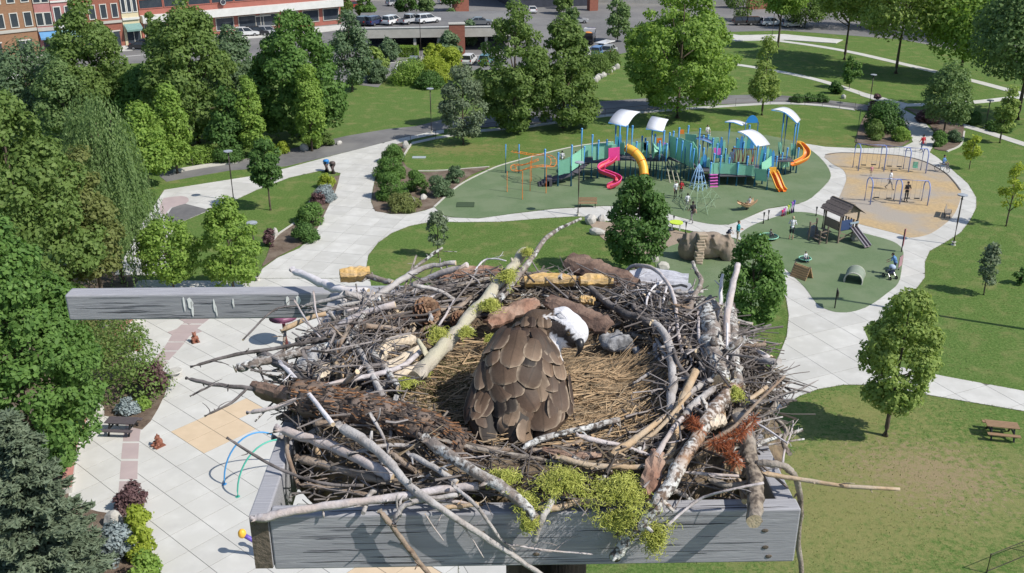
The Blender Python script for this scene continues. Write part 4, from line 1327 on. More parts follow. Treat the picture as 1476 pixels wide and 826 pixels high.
# near-corner chain fence on the dry lawn
def mesh_fence():
    a, b_ = G(1422, 826), G(1490, 798)
    c = G(1560, 780)
    root = empty('mesh_fence', a, 0, 'black mesh fence corner on the dry lawn', 'fence')
    for p in (a, b_, c):
        mb = MB(); mb.tube([p, p + Vector((0, 0, 1.1))], .035, 8); mb.build('post', M_post, root, off=P_(root))
    for p, q in ((a, b_), (b_, c)):
        for z in (.1, 1.05):
            mb = MB(); mb.tube([p + Vector((0, 0, z)), q + Vector((0, 0, z))], .022, 6); mb.build('rail', M_post, root, off=P_(root))
        mb = MB()
        L_ = (q - p).length; d = (q - p).normalized()
        for i in range(int(L_ / .12)):
            mb.tube([p + d * (i * .12) + Vector((0, 0, .1)), p + d * (i * .12) + Vector((0, 0, 1.05))], .004, 3)
        o = mb.build('mesh_infill', M_post, root, off=P_(root)); tag(o, kind='stuff')
mesh_fence()

# rocks --------------------------------------------------------------------------------------------------------
M_rock = mat('pale_rock', (.50, .48, .44), (.34, .33, .31), 3.0, .9, .6, 12)
def rock(px, py, wpx, hpx, label, group=None, m=None):
    g = G(px, py); s_ = SC(py)
    rx = wpx / 2 / s_; rz = max(.12, hpx / s_ * .75)
    rnd = random.Random(int(px * 13 + py))
    bm = bmesh.new()
    bmesh.ops.create_icosphere(bm, subdivisions=2, radius=1)
    ph = [rnd.uniform(0, 6) for _ in range(6)]
    for v in bm.verts:
        c = v.co
        k = 1 + .16 * math.sin(2.3 * c.x + ph[0]) + .14 * math.sin(3.1 * c.y + ph[1]) + .12 * math.sin(2.7 * c.z + ph[2]) + rnd.uniform(-.05, .05)
        v.co = Vector((c.x * rx * k, c.y * rx * .8 * k, max(-.1, c.z * rz * k + rz * .35)))
    me = bpy.data.meshes.new('boulder'); bm.to_mesh(me); bm.free()
    me.materials.append(m or M_rock)
    o = mesh_obj('boulder', me); o.location = (g.x, g.y, .02); o.rotation_euler = (0, 0, rnd.uniform(0, 3))
    tag(o, label, 'rock', group)
for px, py, w, h, lab in [(591,290,17,8,'pale rock between the clipped shrubs of the playground bed'),(611,287,11,8,'small pale rock beside the upright oval shrub'),(660,252,15,10,'white rock above the grey-green shrub'),
        (585,214,12,10,'pale boulder at the head of the shrub bed'),(397,341,10,11,'white rock at the end of the curved edging'),(440,216,14,8,'flat white rock beside the asphalt path'),(489,208,9,6,'small white rock by the olive shrub'),
        (850,322,18,12,'white boulder at the sand edge'),(866,318,14,9,'pale boulder behind the white sand boulder'),(862,338,20,9,'flat pale boulder on the lawn below the sand'),(943,376,13,12,'upright pale boulder by the dark green tree'),(955,390,18,16,'big pale boulder near the nest rim'),
        (1118,424,16,10,'white rock beside the dark leafy tree at the path edge'),(1108,424,8,8,'small white rock at the path edge'),(163,756,26,24,'large white boulder between the purple and yellow shrubs'),(142,600,26,18,'pale boulder under the olive shrub'),
        (205,530,22,14,'pale boulder behind the purple shrub'),(66,672,12,10,'pale rock among the pine boughs'),(152,472,18,18,'grey boulder in the shaded bed'),(1216,142,8,5,'small white rock in the bed at the thin path')]:
    rock(px, py, w, h, lab)
for i in range(9):
    t = i / 8
    rock(852 + 36 * t, 121 - 22 * t, 10, 7, 'white rock in the low stone wall beside the olive hedge', 'rocks of the low stone wall')
# flat round white stone at the plaza edge
def round_stone():
    g = G(253, 543)
    mb = MB(); mb.tube([(0, 0, 0), (0, 0, .42), (0, 0, .46)], [.5, .5, .44], 20)
    o = mb.build('round_stone', M_rock); o.location = g
    tag(o, 'round white stone seat at the plaza edge by the purple shrub', 'stone')
round_stone()

# benches, tables, bins ------------------------------------------------------------------------------------------
M_wood = mat('bench_wood', (.30, .19, .11), (.22, .14, .08), 4, .75, .3, 20, stretch=(1, 6, 6))
M_woodg = mat('grey_wood', (.30, .26, .215), (.22, .19, .16), 4, .85, .4, 20, stretch=(1, 6, 6))
M_black = mat('black_metal', (.02, .02, .022), None, 5, .5)
def bench(px, py, rz, label, m=None, L_=1.8):
    root = empty('park_bench', G(px, py), R(rz), label, 'bench')
    for i in range(3):
        mb = MB(); mb.box((0, -.14 + i * .14, .45), (L_, .12, .04)); mb.build('seat_slat', m or M_wood, root)
    for i in range(3):
        mb = MB(); mb.box((0, .24 + i * .035, .58 + i * .14), (L_, .04, .12), rot=Euler((-.2, 0, 0))); mb.build('back_slat', m or M_wood, root)
    for x in (-L_ * .4, L_ * .4):
        mb = MB(); mb.bar((x, -.2, 0), (x, -.2, .43), .05); mb.bar((x, .2, 0), (x, .34, .9), .05); mb.bar((x, -.22, .41), (x, .24, .41), .05, .04); mb.build('leg', M_black, root)
    return root
bench(847, 299, 0, 'brown wooden bench beside the lamp on the playground path')
bench(1366, 312, 62, 'wooden bench on the edge of the wood chip ground', M_woodg)
def picnic(px, py, rz, label, m):
    root = empty('picnic_table', G(px, py), R(rz), label, 'table')
    for i in range(5):
        mb = MB(); mb.box((0, -.3 + i * .15, .75), (1.75, .135, .045)); mb.build('top_plank', m, root)
    for s_ in (-1, 1):
        mb = MB(); mb.box((0, s_ * .68, .45), (1.75, .27, .045)); mb.build('seat_plank', m, root)
        mb = MB(); mb.bar((s_ * .6, -.62, 0), (s_ * .6, -.22, .73), .08); mb.bar((s_ * .6, .62, 0), (s_ * .6, .22, .73), .08); mb.bar((s_ * .6, -.78, .41), (s_ * .6, .78, .41), .07); mb.build('leg', M_black, root)
picnic(1441, 628, -12, 'brown wooden picnic table on the dry lawn', M_wood)
picnic(178, 622, -4, 'dark picnic table on the mauve paving band', mat('dark_plank', (.10, .085, .09), None, 4, .7))
def bin_(px, py, lid, label):
    root = empty('litter_bin', G(px, py), 0, label, 'bin', 'bins at the path corner')
    mb = MB(); mb.smooth = True; mb.tube([(0, 0, 0), (0, 0, .95)], [.30, .34], 14); mb.build('body', mat('bin_brown', (.07, .05, .05), None, 5, .6), root)
    mb = MB(); mb.smooth = True; mb.tube([(0, 0, .95), (0, 0, 1.1), (0, 0, 1.28), (0, 0, 1.33)], [.36, .36, .28, .1], 14); mb.build('lid', mat('bin_lid_' + lid, (.03, .22, .55) if lid == 'blue' else (.09, .065, .06), None, 5, .5), root)
    mb = MB(); mb.box((0, -.34, 1.1), (.24, .06, .1)); mb.build('slot', M_black, root)
bin_(471, 247, 'blue', 'litter bin with a bright blue lid at the path corner')
bin_(480, 250, 'brown', 'brown litter bin beside the blue-lidded one')
# stone edging with short posts behind the shaded path
def stub_posts():
    for i, x in enumerate((278, 290, 302, 314)):
        pole(x, 238 - i * 1.2, 227 - i * 1.2, 'short wooden stub post on the stone edging of the asphalt path', name='stub_post', r=.07, m=M_woodg, group='stub posts on the stone edging')
    sheet('stone_edging', [(250,246),(290,239),(345,232),(345,235),(290,243),(250,250)], M_kerb, .15, 0, thick=.15, label='pale stone edging in front of the shrubs')
stub_posts()
# utility hatch covers
def hatch(px, py, w, d, z, m, label):
    g = G(px, py)
    root = empty('utility_cover', (g.x, g.y, z), 0, label, 'cover')
    mb = MB(); mb.box((0, 0, .02), (w, d, .04)); mb.build('plate', m, root)
    mb = MB()
    for s_ in (-1, 1):
        mb.box((s_ * (w / 2 + .03), 0, .025), (.05, d + .1, .05)); mb.box((0, s_ * (d / 2 + .03), .025), (w, .05, .05))
    mb.build('rim', m, root)
hatch(671, 296, 1.6, 1.3, .05, mat('dark_mat', (.05, .08, .04), None, 8, .9), 'dark square mat set into the green rubber')
hatch(604, 227, 1.4, .7, .0, mat('grey_cover', (.35, .40, .42), None, 5, .7), 'pale grey utility cover on the lawn')

# ================================================================== PLAYGROUNDS
def YR(row): return G(738, row).y
def W(px, py, row): return atY(px, py, YR(row))
def plastic(n, c, rough=.45): return mat('plastic_' + n, c, tuple(x * .9 for x in c), 2.5, rough, spec=.45)
M_pblue = plastic('blue', (.07, .29, .60)); M_pgreen = plastic('green', (.25, .56, .40)); M_teal = plastic('teal', (.08, .38, .42)); M_mint = plastic('mint', (.28, .62, .45))
M_pinkp = plastic('pink', (.75, .06, .28)); M_redp2 = plastic('red', (.62, .06, .10)); M_orange = plastic('orange', (.80, .22, .03)); M_yel = plastic('yellow', (.85, .45, .05)); M_mag = plastic('magenta', (.72, .16, .55))
M_pwhite = plastic('white', (.66, .67, .72)); M_navy = plastic('navy', (.04, .07, .17)); M_deck = plastic('deck', (.09, .085, .10), .8); M_brownp = plastic('brown', (.36, .16, .08)); M_lime = plastic('lime', (.55, .70, .06)); M_lav = plastic('lavender', (.24, .30, .58)); M_purple = plastic('purple', (.22, .10, .38))
M_rope = plastic('green_rope', (.24, .34, .22), .8); M_brope = plastic('blue_rope', (.25, .42, .62), .7)

play = empty('play_structure', G(985, 262), 0, 'large blue and green play structure with slides, ramps and pale curved roofs', 'play structure')
def pp(name, m, fn): return part(name, m, play, fn)

for x, b, t in [(785,269,216),(804,269,221),(823,269,210),(841,260,212),(852,258,195),(837,250,186),(890.5,258,182),(900.7,260,182),(908,258,182),(885,248,182),(923,250,197),(941,255,194),(953,261,189),(961.7,250,192),
                (937,246,186),(967,250,190),(975,246,185),(988,244,182),(1004,252,186),(997,262,215),(985,258,212),(1022,271,235),(1035.6,268,225),(1061,268.6,235),(1087,270,211),(1105,274.6,245),(1095,256,205),(1043,252,215),
                (1036,246,199),(1046,246,176),(1074,248,181),(1121,248,164),(1126,246,165),(1139,248,180),(1143,246,178),(1124.6,252,221),(1112,256,224),(1017,246,195),(1030,256,208),(1005,258,210),(915,257,205),(930,258,205),(948,259,204),(958,259,208),(972,258,200),(980,260,204),(992,262,208),(1011,262,214),(1026,266,222),(1048,266,228),(1074,267,226),(1098,266,222),(1116,262,226),(1131,252,214),(1147,250,214),(861,257,203),(873,256,202),(1010,248,196),(1024,248,200),(1058,248,200),(1082,248,203),(928,246,200),(946,246,200),(1055,250,212),(1068,250,205),(893,246,205)]:
    g = G(x, b); h = HT(x, b, t)
    o = pp('post', M_pblue, lambda mb: (setattr(mb, 'smooth', True), mb.tube([g, g + Vector((0, 0, h))], .10, 8)))
    mb = MB(); mb.ball(g + Vector((0, 0, h)), .12, 8, 5)
    mb.build('cap', M_pblue, o, off=P_(play))

def panel(x1, t1, b1, r1, x2, t2, b2, r2, m, name='panel', rail=True, th=.05):
    A, B, C, D = W(x1, t1, r1), W(x2, t2, r2), W(x2, b2, r2), W(x1, b1, r1)
    n = (B - A).cross(D - A).normalized() * (th / 2)
    def fn(mb):
        b0 = len(mb.v)
        mb.v += [tuple(p + n) for p in (A, B, C, D)] + [tuple(p - n) for p in (A, B, C, D)]
        for q in ((0, 1, 2, 3), (7, 6, 5, 4), (0, 4, 5, 1), (1, 5, 6, 2), (2, 6, 7, 3), (3, 7, 4, 0)):
            mb.face(tuple(b0 + i for i in q))
    o = pp(name, m, fn)
    if rail:
        mb = MB(); mb.tube([A + Vector((0, 0, .05)), B + Vector((0, 0, .05))], .04, 6); mb.tube([D - Vector((0, 0, .04)), C - Vector((0, 0, .04))], .04, 6)
        mb.tube([A, D], .035, 6); mb.tube([B, C], .035, 6)
        mb.build('frame_rail', M_mint, o, off=P_(play))
        # vertical slots of the moulded panel
        mb = MB(); k = max(2, int((B - A).length / .32))
        for i in range(1, k):
            p, q = A.lerp(B, i / k), D.lerp(C, i / k)
            mb.bar(p + n * 1.6, q + n * 1.6, .03, .02)
        mb.build('rib', M_mint, o, off=P_(play)); 
    return o
for a in [(805,233,252,269,822,227,248,269),(823,226,246,268,841,214,234,258),(842,210,226,255,863,207.5,224,254),(863,207.5,224,254,884,205,222,252),(855,213,230,257,888,209,226,256),(911,206,222,254,923,206,222,254),(925,205,224,252,936,208,229,252),
          (965,196,225,250,982,200,233,256),(982,200,233,256,999,206,242,262),(999,205,232,258,1005,215,240,262),(1036,235,249,267,1061,237,251,268),(1061,237,251,268,1087,240,253,269),(1088,243,259,270,1105,245,261,274),
          (1098,236,248,268,1112,226,238,262),(1125,228,241,250,1137,227,240,248),(1122,206,222,248,1127,205,221,246),(1043,222,236,252,1055,224,238,252),(1022,198,212,246,1036,199,213,246),(893,206,222,250,900,206,222,254),(988,193,208,244,1004,195,211,246),(1140,208,224,246,1147,208,224,246)]:
    panel(*a, M_pgreen)
panel(928,205,217,252,934,205,217,252, M_brownp, rail=False); panel(947,199,206,247,954,199,206,247, M_orange, rail=False); panel(955,205,220,253,960,206,222,253, M_mag, rail=False)
panel(978,206,216,250,991,207,217,252, M_orange, rail=False); panel(978,187,193,244,986,187,193,244, M_orange, rail=False); panel(1029,213,222,254,1039,214,224,254, M_mag, rail=False); panel(1035,236,250,270,1023,236,250,270, M_pgreen)
# wavy fin boards
for grp, m in (([(1096,212),(1100,209),(1104,211),(1108,214),(1112,216)], None), ([(1063,199),(1068,195),(1073,196),(1078,198),(1083,201)], 'b'), ([(1034,203),(1038,198),(1042,201)], 'c'), ([(1011,225),(1015,222),(1020,226)], 'd'), ([(889,196),(893,192)], 'e')):
    row, bot = {None: (262, 245), 'b': (250, 216), 'c': (250, 228), 'd': (258, 243), 'e': (248, 214)}[m]
    for i, (x, t) in enumerate(grp):
        a, b = W(x, bot, row), W(x, t, row)
        def fn(mb):
            w = .17
            pts = [(-w, 0), (w, 0), (w * 1.1, .5), (w * .8, .85), (0, 1.0), (-w * .8, .85), (-w * 1.1, .5)]
            H = b.z - a.z
            b0 = len(mb.v)
            for dy in (-.03, .03):
                mb.v += [(a.x + u_, a.y + dy, a.z + v_ * H) for u_, v_ in pts]
            mb.face(tuple(b0 + j for j in range(7))); mb.face(tuple(b0 + 7 + j for j in reversed(range(7))))
            for j in range(7): mb.face((b0 + j, b0 + 7 + j, b0 + 7 + (j + 1) % 7, b0 + (j + 1) % 7))
        pp('fin_board', [M_teal, M_pblue, M_mint][i % 3], fn)
# decks
for x1, x2, rf, rb, z in [(842,886,256,248,1.6),(884,912,259,248,2.1),(911,962,256,246,1.8),(1004,1036,264,248,1.25),(1036,1106,269,252,1.1),(1104,1142,254,246,1.6)]:
    def fn(mb):
        y0, y1 = YR(rf), YR(rb)
        A, B = G(x1, rf), G(x2, rf)
        mb.box(((A.x + B.x) / 2, (y0 + y1) / 2, z), (B.x - A.x, y1 - y0, .09))
    pp('deck', M_deck, fn)
def ramp(x1, r1, z1, x2, r2, z2, w=1.3):
    a, b = G(x1, r1), G(x2, r2)
    a = Vector((a.x, a.y, z1)); b = Vector((b.x, b.y, z2))
    pp('ramp', M_deck, lambda mb: mb.bar(a, b, w, .09))
ramp(778, 267, .08, 824, 262, 1.0, 1.4); ramp(824, 262, 1.0, 845, 252, 1.6); ramp(962, 250, 1.8, 1006, 256, 1.25)
for i in range(4):
    pp('step', M_deck, lambda mb: mb.box(G(780 + i * 4, 268) + Vector((0, .3, .1 + i * .12)), (.5, 1.5, .2 + i * .2)))
# roofs
def roof(f0, f1, b0, b1, row, depth, arch, along=True, m=None):
    y0 = YR(row)
    F0, F1, B0, B1 = atY(*f0, y0), atY(*f1, y0), atY(*b0, y0 + depth), atY(*b1, y0 + depth)
    def fn(mb):
        mb.smooth = True
        N_ = 8
        base = len(mb.v)
        for k in range(N_ + 1):
            t = k / N_
            up = Vector((0, 0, arch * 4 * t * (1 - t)))
            if along: p, q = F0.lerp(F1, t) + up, B0.lerp(B1, t) + up
            else: p, q = F0.lerp(B0, t) + up, F1.lerp(B1, t) + up
            for e in (p, q): mb.v += [tuple(e), tuple(e - Vector((0, 0, .1)))]
        for k in range(N_):
            a = base + 4 * k; c = a + 4
            mb.face((a, a + 2, c + 2, c)); mb.face((a + 1, c + 1, c + 3, a + 3)); mb.face((a, c, c + 1, a + 1)); mb.face((a + 2, a + 3, c + 3, c + 2))
        a = base; mb.face((a, a + 1, a + 3, a + 2)); a = base + 4 * N_; mb.face((a, a + 2, a + 3, a + 1))
    o = pp('roof', m or M_pwhite, fn)
    e = MB(); e.tube([F0 - Vector((0, 0, .08)), F0.lerp(F1, .5) + Vector((0, 0, (arch if along else 0) - .08)), F1 - Vector((0, 0, .08))], .06, 6)
    e.build('edge_beam', M_pblue, o, off=P_(play))
roof((877,176),(904,182),(896.5,157),(922.7,161), 258, 2.4, .3, False)
roof((931,185),(956.6,189),(940.5,167),(963.7,172), 256, 2.2, .25, False)
roof((1063.5,189),(1090.7,211),(1081,186),(1110,208), 266, 2.0, .35)
roof((1112,157.6),(1149,177),(1124.6,154.5),(1154,172), 249, 1.6, .45)
roof((1045,175),(1070,180),(1052,173),(1077,178), 247, 1.2, .15)
roof((1003,199),(1026,206),(1008,196),(1031,203), 250, 1.4, .1, m=M_navy)
# blue half-disc header
def disc():
    c = W(1084, 177, 246)
    def fn(mb):
        pts = [(math.cos(a) * .62, math.sin(a) * .8) for a in np.linspace(0, math.pi, 12)]
        b0 = len(mb.v)
        for dy in (-.05, .05): mb.v += [(c.x + u_, c.y + dy, c.z + v_) for u_, v_ in pts]
        mb.face(tuple(range(b0, b0 + 12))); mb.face(tuple(reversed(range(b0 + 12, b0 + 24))))
        for j in range(12): mb.face((b0 + j, b0 + 12 + j, b0 + 12 + (j + 1) % 12, b0 + (j + 1) % 12))
    o = pp('header_panel', plastic('header_blue', (.03, .25, .62)), fn)
    for s_ in (-.66, .66):
        mb = MB(); mb.tube([(c.x + s_, c.y, 0), (c.x + s_, c.y, c.z + .1)], .06, 8); mb.build('header_post', M_pblue, o, off=P_(play))
disc()
# tunnel barrel
def barrel():
    c = W(951, 217, 256)
    def fn(mb):
        mb.smooth = True; mb.tube([c + Vector((-.7, 0, 0)), c + Vector((.7, 0, 0))], .8, 18, cap=False)
        mb.tube([c + Vector((.7, 0, 0)), c + Vector((-.7, 0, 0))], .74, 18, cap=False)
    o = pp('tunnel', M_pgreen, fn)
    for s_ in (-.7, 0, .7):
        mb = MB(); mb.tube([c + Vector((s_, math.cos(a) * .82, math.sin(a) * .82)) for a in np.linspace(0, 2 * math.pi, 19)], .035, 5); mb.build('hoop', M_mint, o, off=P_(play))
barrel()
def chute(name, pts, w, wall, m, mrim, root=None, cover=0.0):
    """open slide channel swept along points"""
    c = smooth_line(pts, 5)
    prof = [(-w / 2, wall), (-w / 2 * .95, 0.06), (-w / 4, 0), (w / 4, 0), (w / 2 * .95, .06), (w / 2, wall)]
    def side(i):
        d = c[min(i + 1, len(c) - 1)] - c[max(i - 1, 0)]
        s_ = Vector((d.y, -d.x, 0))
        return s_.normalized() if s_.length > 1e-6 else Vector((1, 0, 0))
    mb = MB(); mb.smooth = True
    k = len(prof)
    for th in (0, -.05):
        b0 = len(mb.v)
        for i, p in enumerate(c):
            s_ = side(i)
            mb.v += [tuple(p + s_ * u_ + Vector((0, 0, v_ + th))) for u_, v_ in prof]
        for i in range(len(c) - 1):
            for j in range(k - 1):
                q = (b0 + i * k + j, b0 + i * k + j + 1, b0 + (i + 1) * k + j + 1, b0 + (i + 1) * k + j)
                mb.face(q if th == 0 else q[::-1])
    root = root or play
    o = mb.build(name, m, root, off=P_(root))
    for s2 in (-1, 1):
        r_ = MB(); r_.smooth = True
        r_.tube([p + side(i) * (s2 * w / 2) + Vector((0, 0, wall)) for i, p in enumerate(c)], .055, 6)
        r_.build('rim', mrim, o, off=P_(root))
    return o
tag(chute('slide', [W(886,228,262), W(879,236,264), W(868,242,266), W(868,249,268), W(880,254,269), W(890,259,270), W(888,266,271.5), W(877,272,273)], .75, .38, M_redp2, M_pinkp), 'pink spiral slide')
panel(877,214,232,262,893,212,231,261, M_pinkp, 'slide_hood', False, .12)
def tube_slide():
    c = smooth_line([W(903,213,258), W(913,218,260), W(922,228,262), W(927,240,264), W(928.5,252,266)], 5)
    def fn(mb):
        mb.smooth = True; mb.tube(c, .46, 14, cap=False); mb.tube(c[::-1], .41, 14, cap=False)
    o = tag(pp('slide', M_yel, fn), 'yellow-orange tube slide')
    for i in (6, 12, len(c) - 1):
        d = (c[min(i + 1, len(c) - 1)] - c[i - 1]).normalized(); _, u, v = frame(d)
        mb = MB(); mb.tube([c[i] + u * (math.cos(a) * .47) + v * (math.sin(a) * .47) for a in np.linspace(0, 2 * math.pi, 15)], .045, 5)
        mb.build('flange', M_orange, o, off=P_(play))
tube_slide()
for dx, m in ((0, M_orange), (6.5, M_orange)):
    a, b = W(1111 + dx, 248.5, 271), G(1124.5 + dx, 277.5)
    tag(chute('slide', [a, a.lerp(b, .3) + Vector((0, 0, .02)), a.lerp(b, .75) - Vector((0, 0, .1)), b + Vector((0, 0, .12))], .5, .22, m, M_yel), 'orange and yellow twin slide lane')
panel(1109,241,253,271,1119,241,253,271, M_yel, 'slide_hood', False, .1)
tag(chute('slide', [W(1150,209,246), W(1156,212,247), W(1162,220,249), W(1161,229,251), W(1152,235,252.5), W(1142,239,253.5)], .7, .36, M_orange, M_yel), 'orange spiral slide')
panel(1148,203,214,246,1155,204,215,246, M_yel, 'slide_hood', False, .1)
# magenta ladder
for i in range(5):
    y = 252 + i * 4.3
    a, b = W(1022, y, 270.5), W(1034.5, y - .5, 270)
    pp('ladder_rung', M_mag, lambda mb: mb.bar(a, b, .18, .1))
# red cord curtain
for i in range(9):
    x = 1059 + i * 3.4
    a, b = W(x, 215, 258), W(x + (1 if i % 2 else -1.4), 233, 258)
    pp('cord', M_redp2, lambda mb: mb.tube([a, a.lerp(b, .5) + Vector((.05, -.05, 0)), b], .045, 5))
a, b = W(1056,214,258), W(1090,215,258)
pp('cord_bar', M_orange, lambda mb: mb.tube([a, b], .06, 6))
for i in range(3):
    a, b = W(958 + i * 5, 232, 254), G(966 + i * 7, 264)
    pp('climbing_pole', mat('climb_beige', (.42, .40, .30), None, 5), lambda mb: mb.tube([a, a.lerp(b, .5) + Vector((0, 0, .25)), b], .06, 6))

# blue rope net beside the ladder, green rope climber on the ground
def rope_climber(name, label, m, feet, apex, arcs, r=.03):
    root = empty(name, feet[0], 0, label, 'climbing net')
    k = len(feet)
    curves = []
    for f in feet:
        mid = f.lerp(apex, .55) + Vector((0, 0, .35))
        c = smooth_line([f, mid, apex], 5); curves.append(c)
        mb = MB(); mb.smooth = True; mb.tube(c, r * 1.6, 6); mb.build('arch_pole', m, root, off=P_(root))
    for i in range(1, arcs + 1):
        t = i / (arcs + 1)
        ring = [c[int(t * (len(c) - 1))] for c in curves]
        for a_, b_ in zip(ring[:-1], ring[1:]):
            mb = MB(); mb.tube([a_, a_.lerp(b_, .5) - Vector((0, 0, .06)), b_], r, 5); mb.build('rope', m, root, off=P_(root))
    for c1, c2 in zip(curves[:-1], curves[1:]):
        for i in range(1, len(c1) - 2, 2):
            mb = MB(); mb.tube([c1[i], c2[i + 1]], r * .8, 5); mb.build('rope', m, root, off=P_(root))
            mb = MB(); mb.tube([c2[i], c1[i + 1]], r * .8, 5); mb.build('rope', m, root, off=P_(root))
rope_climber('rope_net', 'blue rope net climber beside the magenta ladder', M_brope, [G(993,272), G(999,275), G(1006,277), G(1013,276), G(1019,273)], W(1008,236,264), 4)
rope_climber('rope_climber', 'pale green rope climbing web on the rubber in front of the ladder', M_rope, [G(968,292), G(985,306), G(1003,312), G(1021,312), G(1032,300), G(1040,287)], G(1004,288) + Vector((0, 0, 1.7)), 4, .016)

# orange overhead climber
def overhead():
    root = empty('overhead_climber', G(760, 270), 0, 'orange looping overhead ladder climber on thin legs', 'climber')
    r1 = smooth_line([W(738,218,250), W(750,220,251), W(768,223,252), W(786,223,254), W(797,229,258), W(796,239,262), W(782,239,264), W(766,241,264), W(750,246,262), W(741,245,258), W(741,238,256), W(752,238,258), W(766,234,260), W(776,230,260)], 4)
    mbs = [MB(), MB()]
    L2 = []
    for i, p in enumerate(r1):
        d = (r1[min(i + 1, len(r1) - 1)] - r1[max(i - 1, 0)]); s_ = Vector((d.y, -d.x, 0)).normalized() * .28
        L2.append((p + s_, p - s_))
    for k in (0, 1):
        mb = MB(); mb.smooth = True; mb.tube([q[k] for q in L2], .035, 6); mb.build('rail', M_orange, root, off=P_(root))
    for i in range(0, len(L2), 2):
        mb = MB(); mb.tube([L2[i][0], L2[i][1]], .028, 5); mb.build('rung', M_orange, root, off=P_(root))
    for x, b, t in ((731,277,247),(753,288,247),(764,276,232),(787,279,240),(766,262,226)):
        g = G(x, b); h = HT(x, b, t)
        mb = MB(); mb.tube([g, g + Vector((0, 0, h))], .045, 6); mb.build('leg', M_orange, root, off=P_(root))
    for x, b, t in ((729,250,208),(748,250,208)):
        g = G(x, b); h = HT(x, b, t)
        mb = MB(); mb.smooth = True; mb.tube([g, g + Vector((0, 0, h))], .075, 8); mb.build('post', M_pblue, root, off=P_(root))
overhead()

# swings ---------------------------------------------------------------------------------------------------
M_chain = mat('swing_chain', (.30, .31, .34), None, 8, .5)
def swing_set(label, arches, seats, green=None):
    root = empty('swing_set', G(*arches[0][0]), 0, label, 'swing set')
    tops = []
    for f1, f2, t in arches:
        a, b = G(*f1), G(*f2)
        m_ = (a + b) / 2
        h = atY(t[0], t[1], m_.y).z
        top = Vector((m_.x, m_.y, h))
        r_ = (b - a) / 2
        pts = [a] + [m_ + r_ * (-math.cos(q)) * 1.0 + Vector((0, 0, h - r_.length * .9 + math.sin(q) * r_.length * .9)) for q in np.linspace(0, math.pi, 9)] + [b]
        mb = MB(); mb.smooth = True; mb.tube(pts, .06, 8); mb.build('arch_leg', M_lav, root, off=P_(root))
        tops.append(top)
    for a, b in zip(tops[:-1], tops[1:]):
        mb = MB(); mb.smooth = True; mb.tube([a, b], .055, 8); mb.build('top_bar', M_lav, root, off=P_(root))
    for (k, t, swing, col) in seats:
        p = tops[k].lerp(tops[k + 1], t)
        dd = (tops[k + 1] - tops[k]).normalized()
        dn = Vector((-dd.y, dd.x, 0)) * swing
        s0 = p + dn + Vector((0, 0, -(p.z - .5) + abs(swing) * .12))
        o = MB(); o.box(s0, (.5, .22, .06), math.atan2(dd.y, dd.x))
        if col == 'green': o.box(s0 + Vector((0, .15, .3)), (.5, .08, .6), math.atan2(dd.y, dd.x))
        st = o.build('swing_seat', M_pgreen if col == 'green' else M_black, root, off=P_(root))
        for e in (-.24, .24):
            mb = MB(); mb.tube([p + dd * e, s0 + dd * e], .014, 4); mb.build('chain', M_chain, st, off=P_(root))
swing_set('swing set with three lavender arches on the orange wood chips', [((1246,289.6),(1254,295.7),(1252,256.5)), ((1288,289),(1296.6,295),(1294,258.7)), ((1328,290),(1336.5,297),(1333,261))], [(0,.3,.1,'b'),(0,.68,-.2,'b'),(1,.35,.0,'b'),(1,.7,.0,'b')])
swing_set('longer swing set with four lavender arches and a green moulded seat', [((1229,242),(1236.7,247),(1234,207.4)), ((1266.8,243.4),(1273.7,247.8),(1272,209.6)), ((1301.6,244.5),(1309,249),(1307,213)), ((1326.7,246),(1334,250.6),(1332,214.4))], [(0,.3,.1,'b'),(0,.7,.3,'b'),(1,.3,0,'b'),(1,.7,-.1,'b'),(2,.5,-.3,'green')])

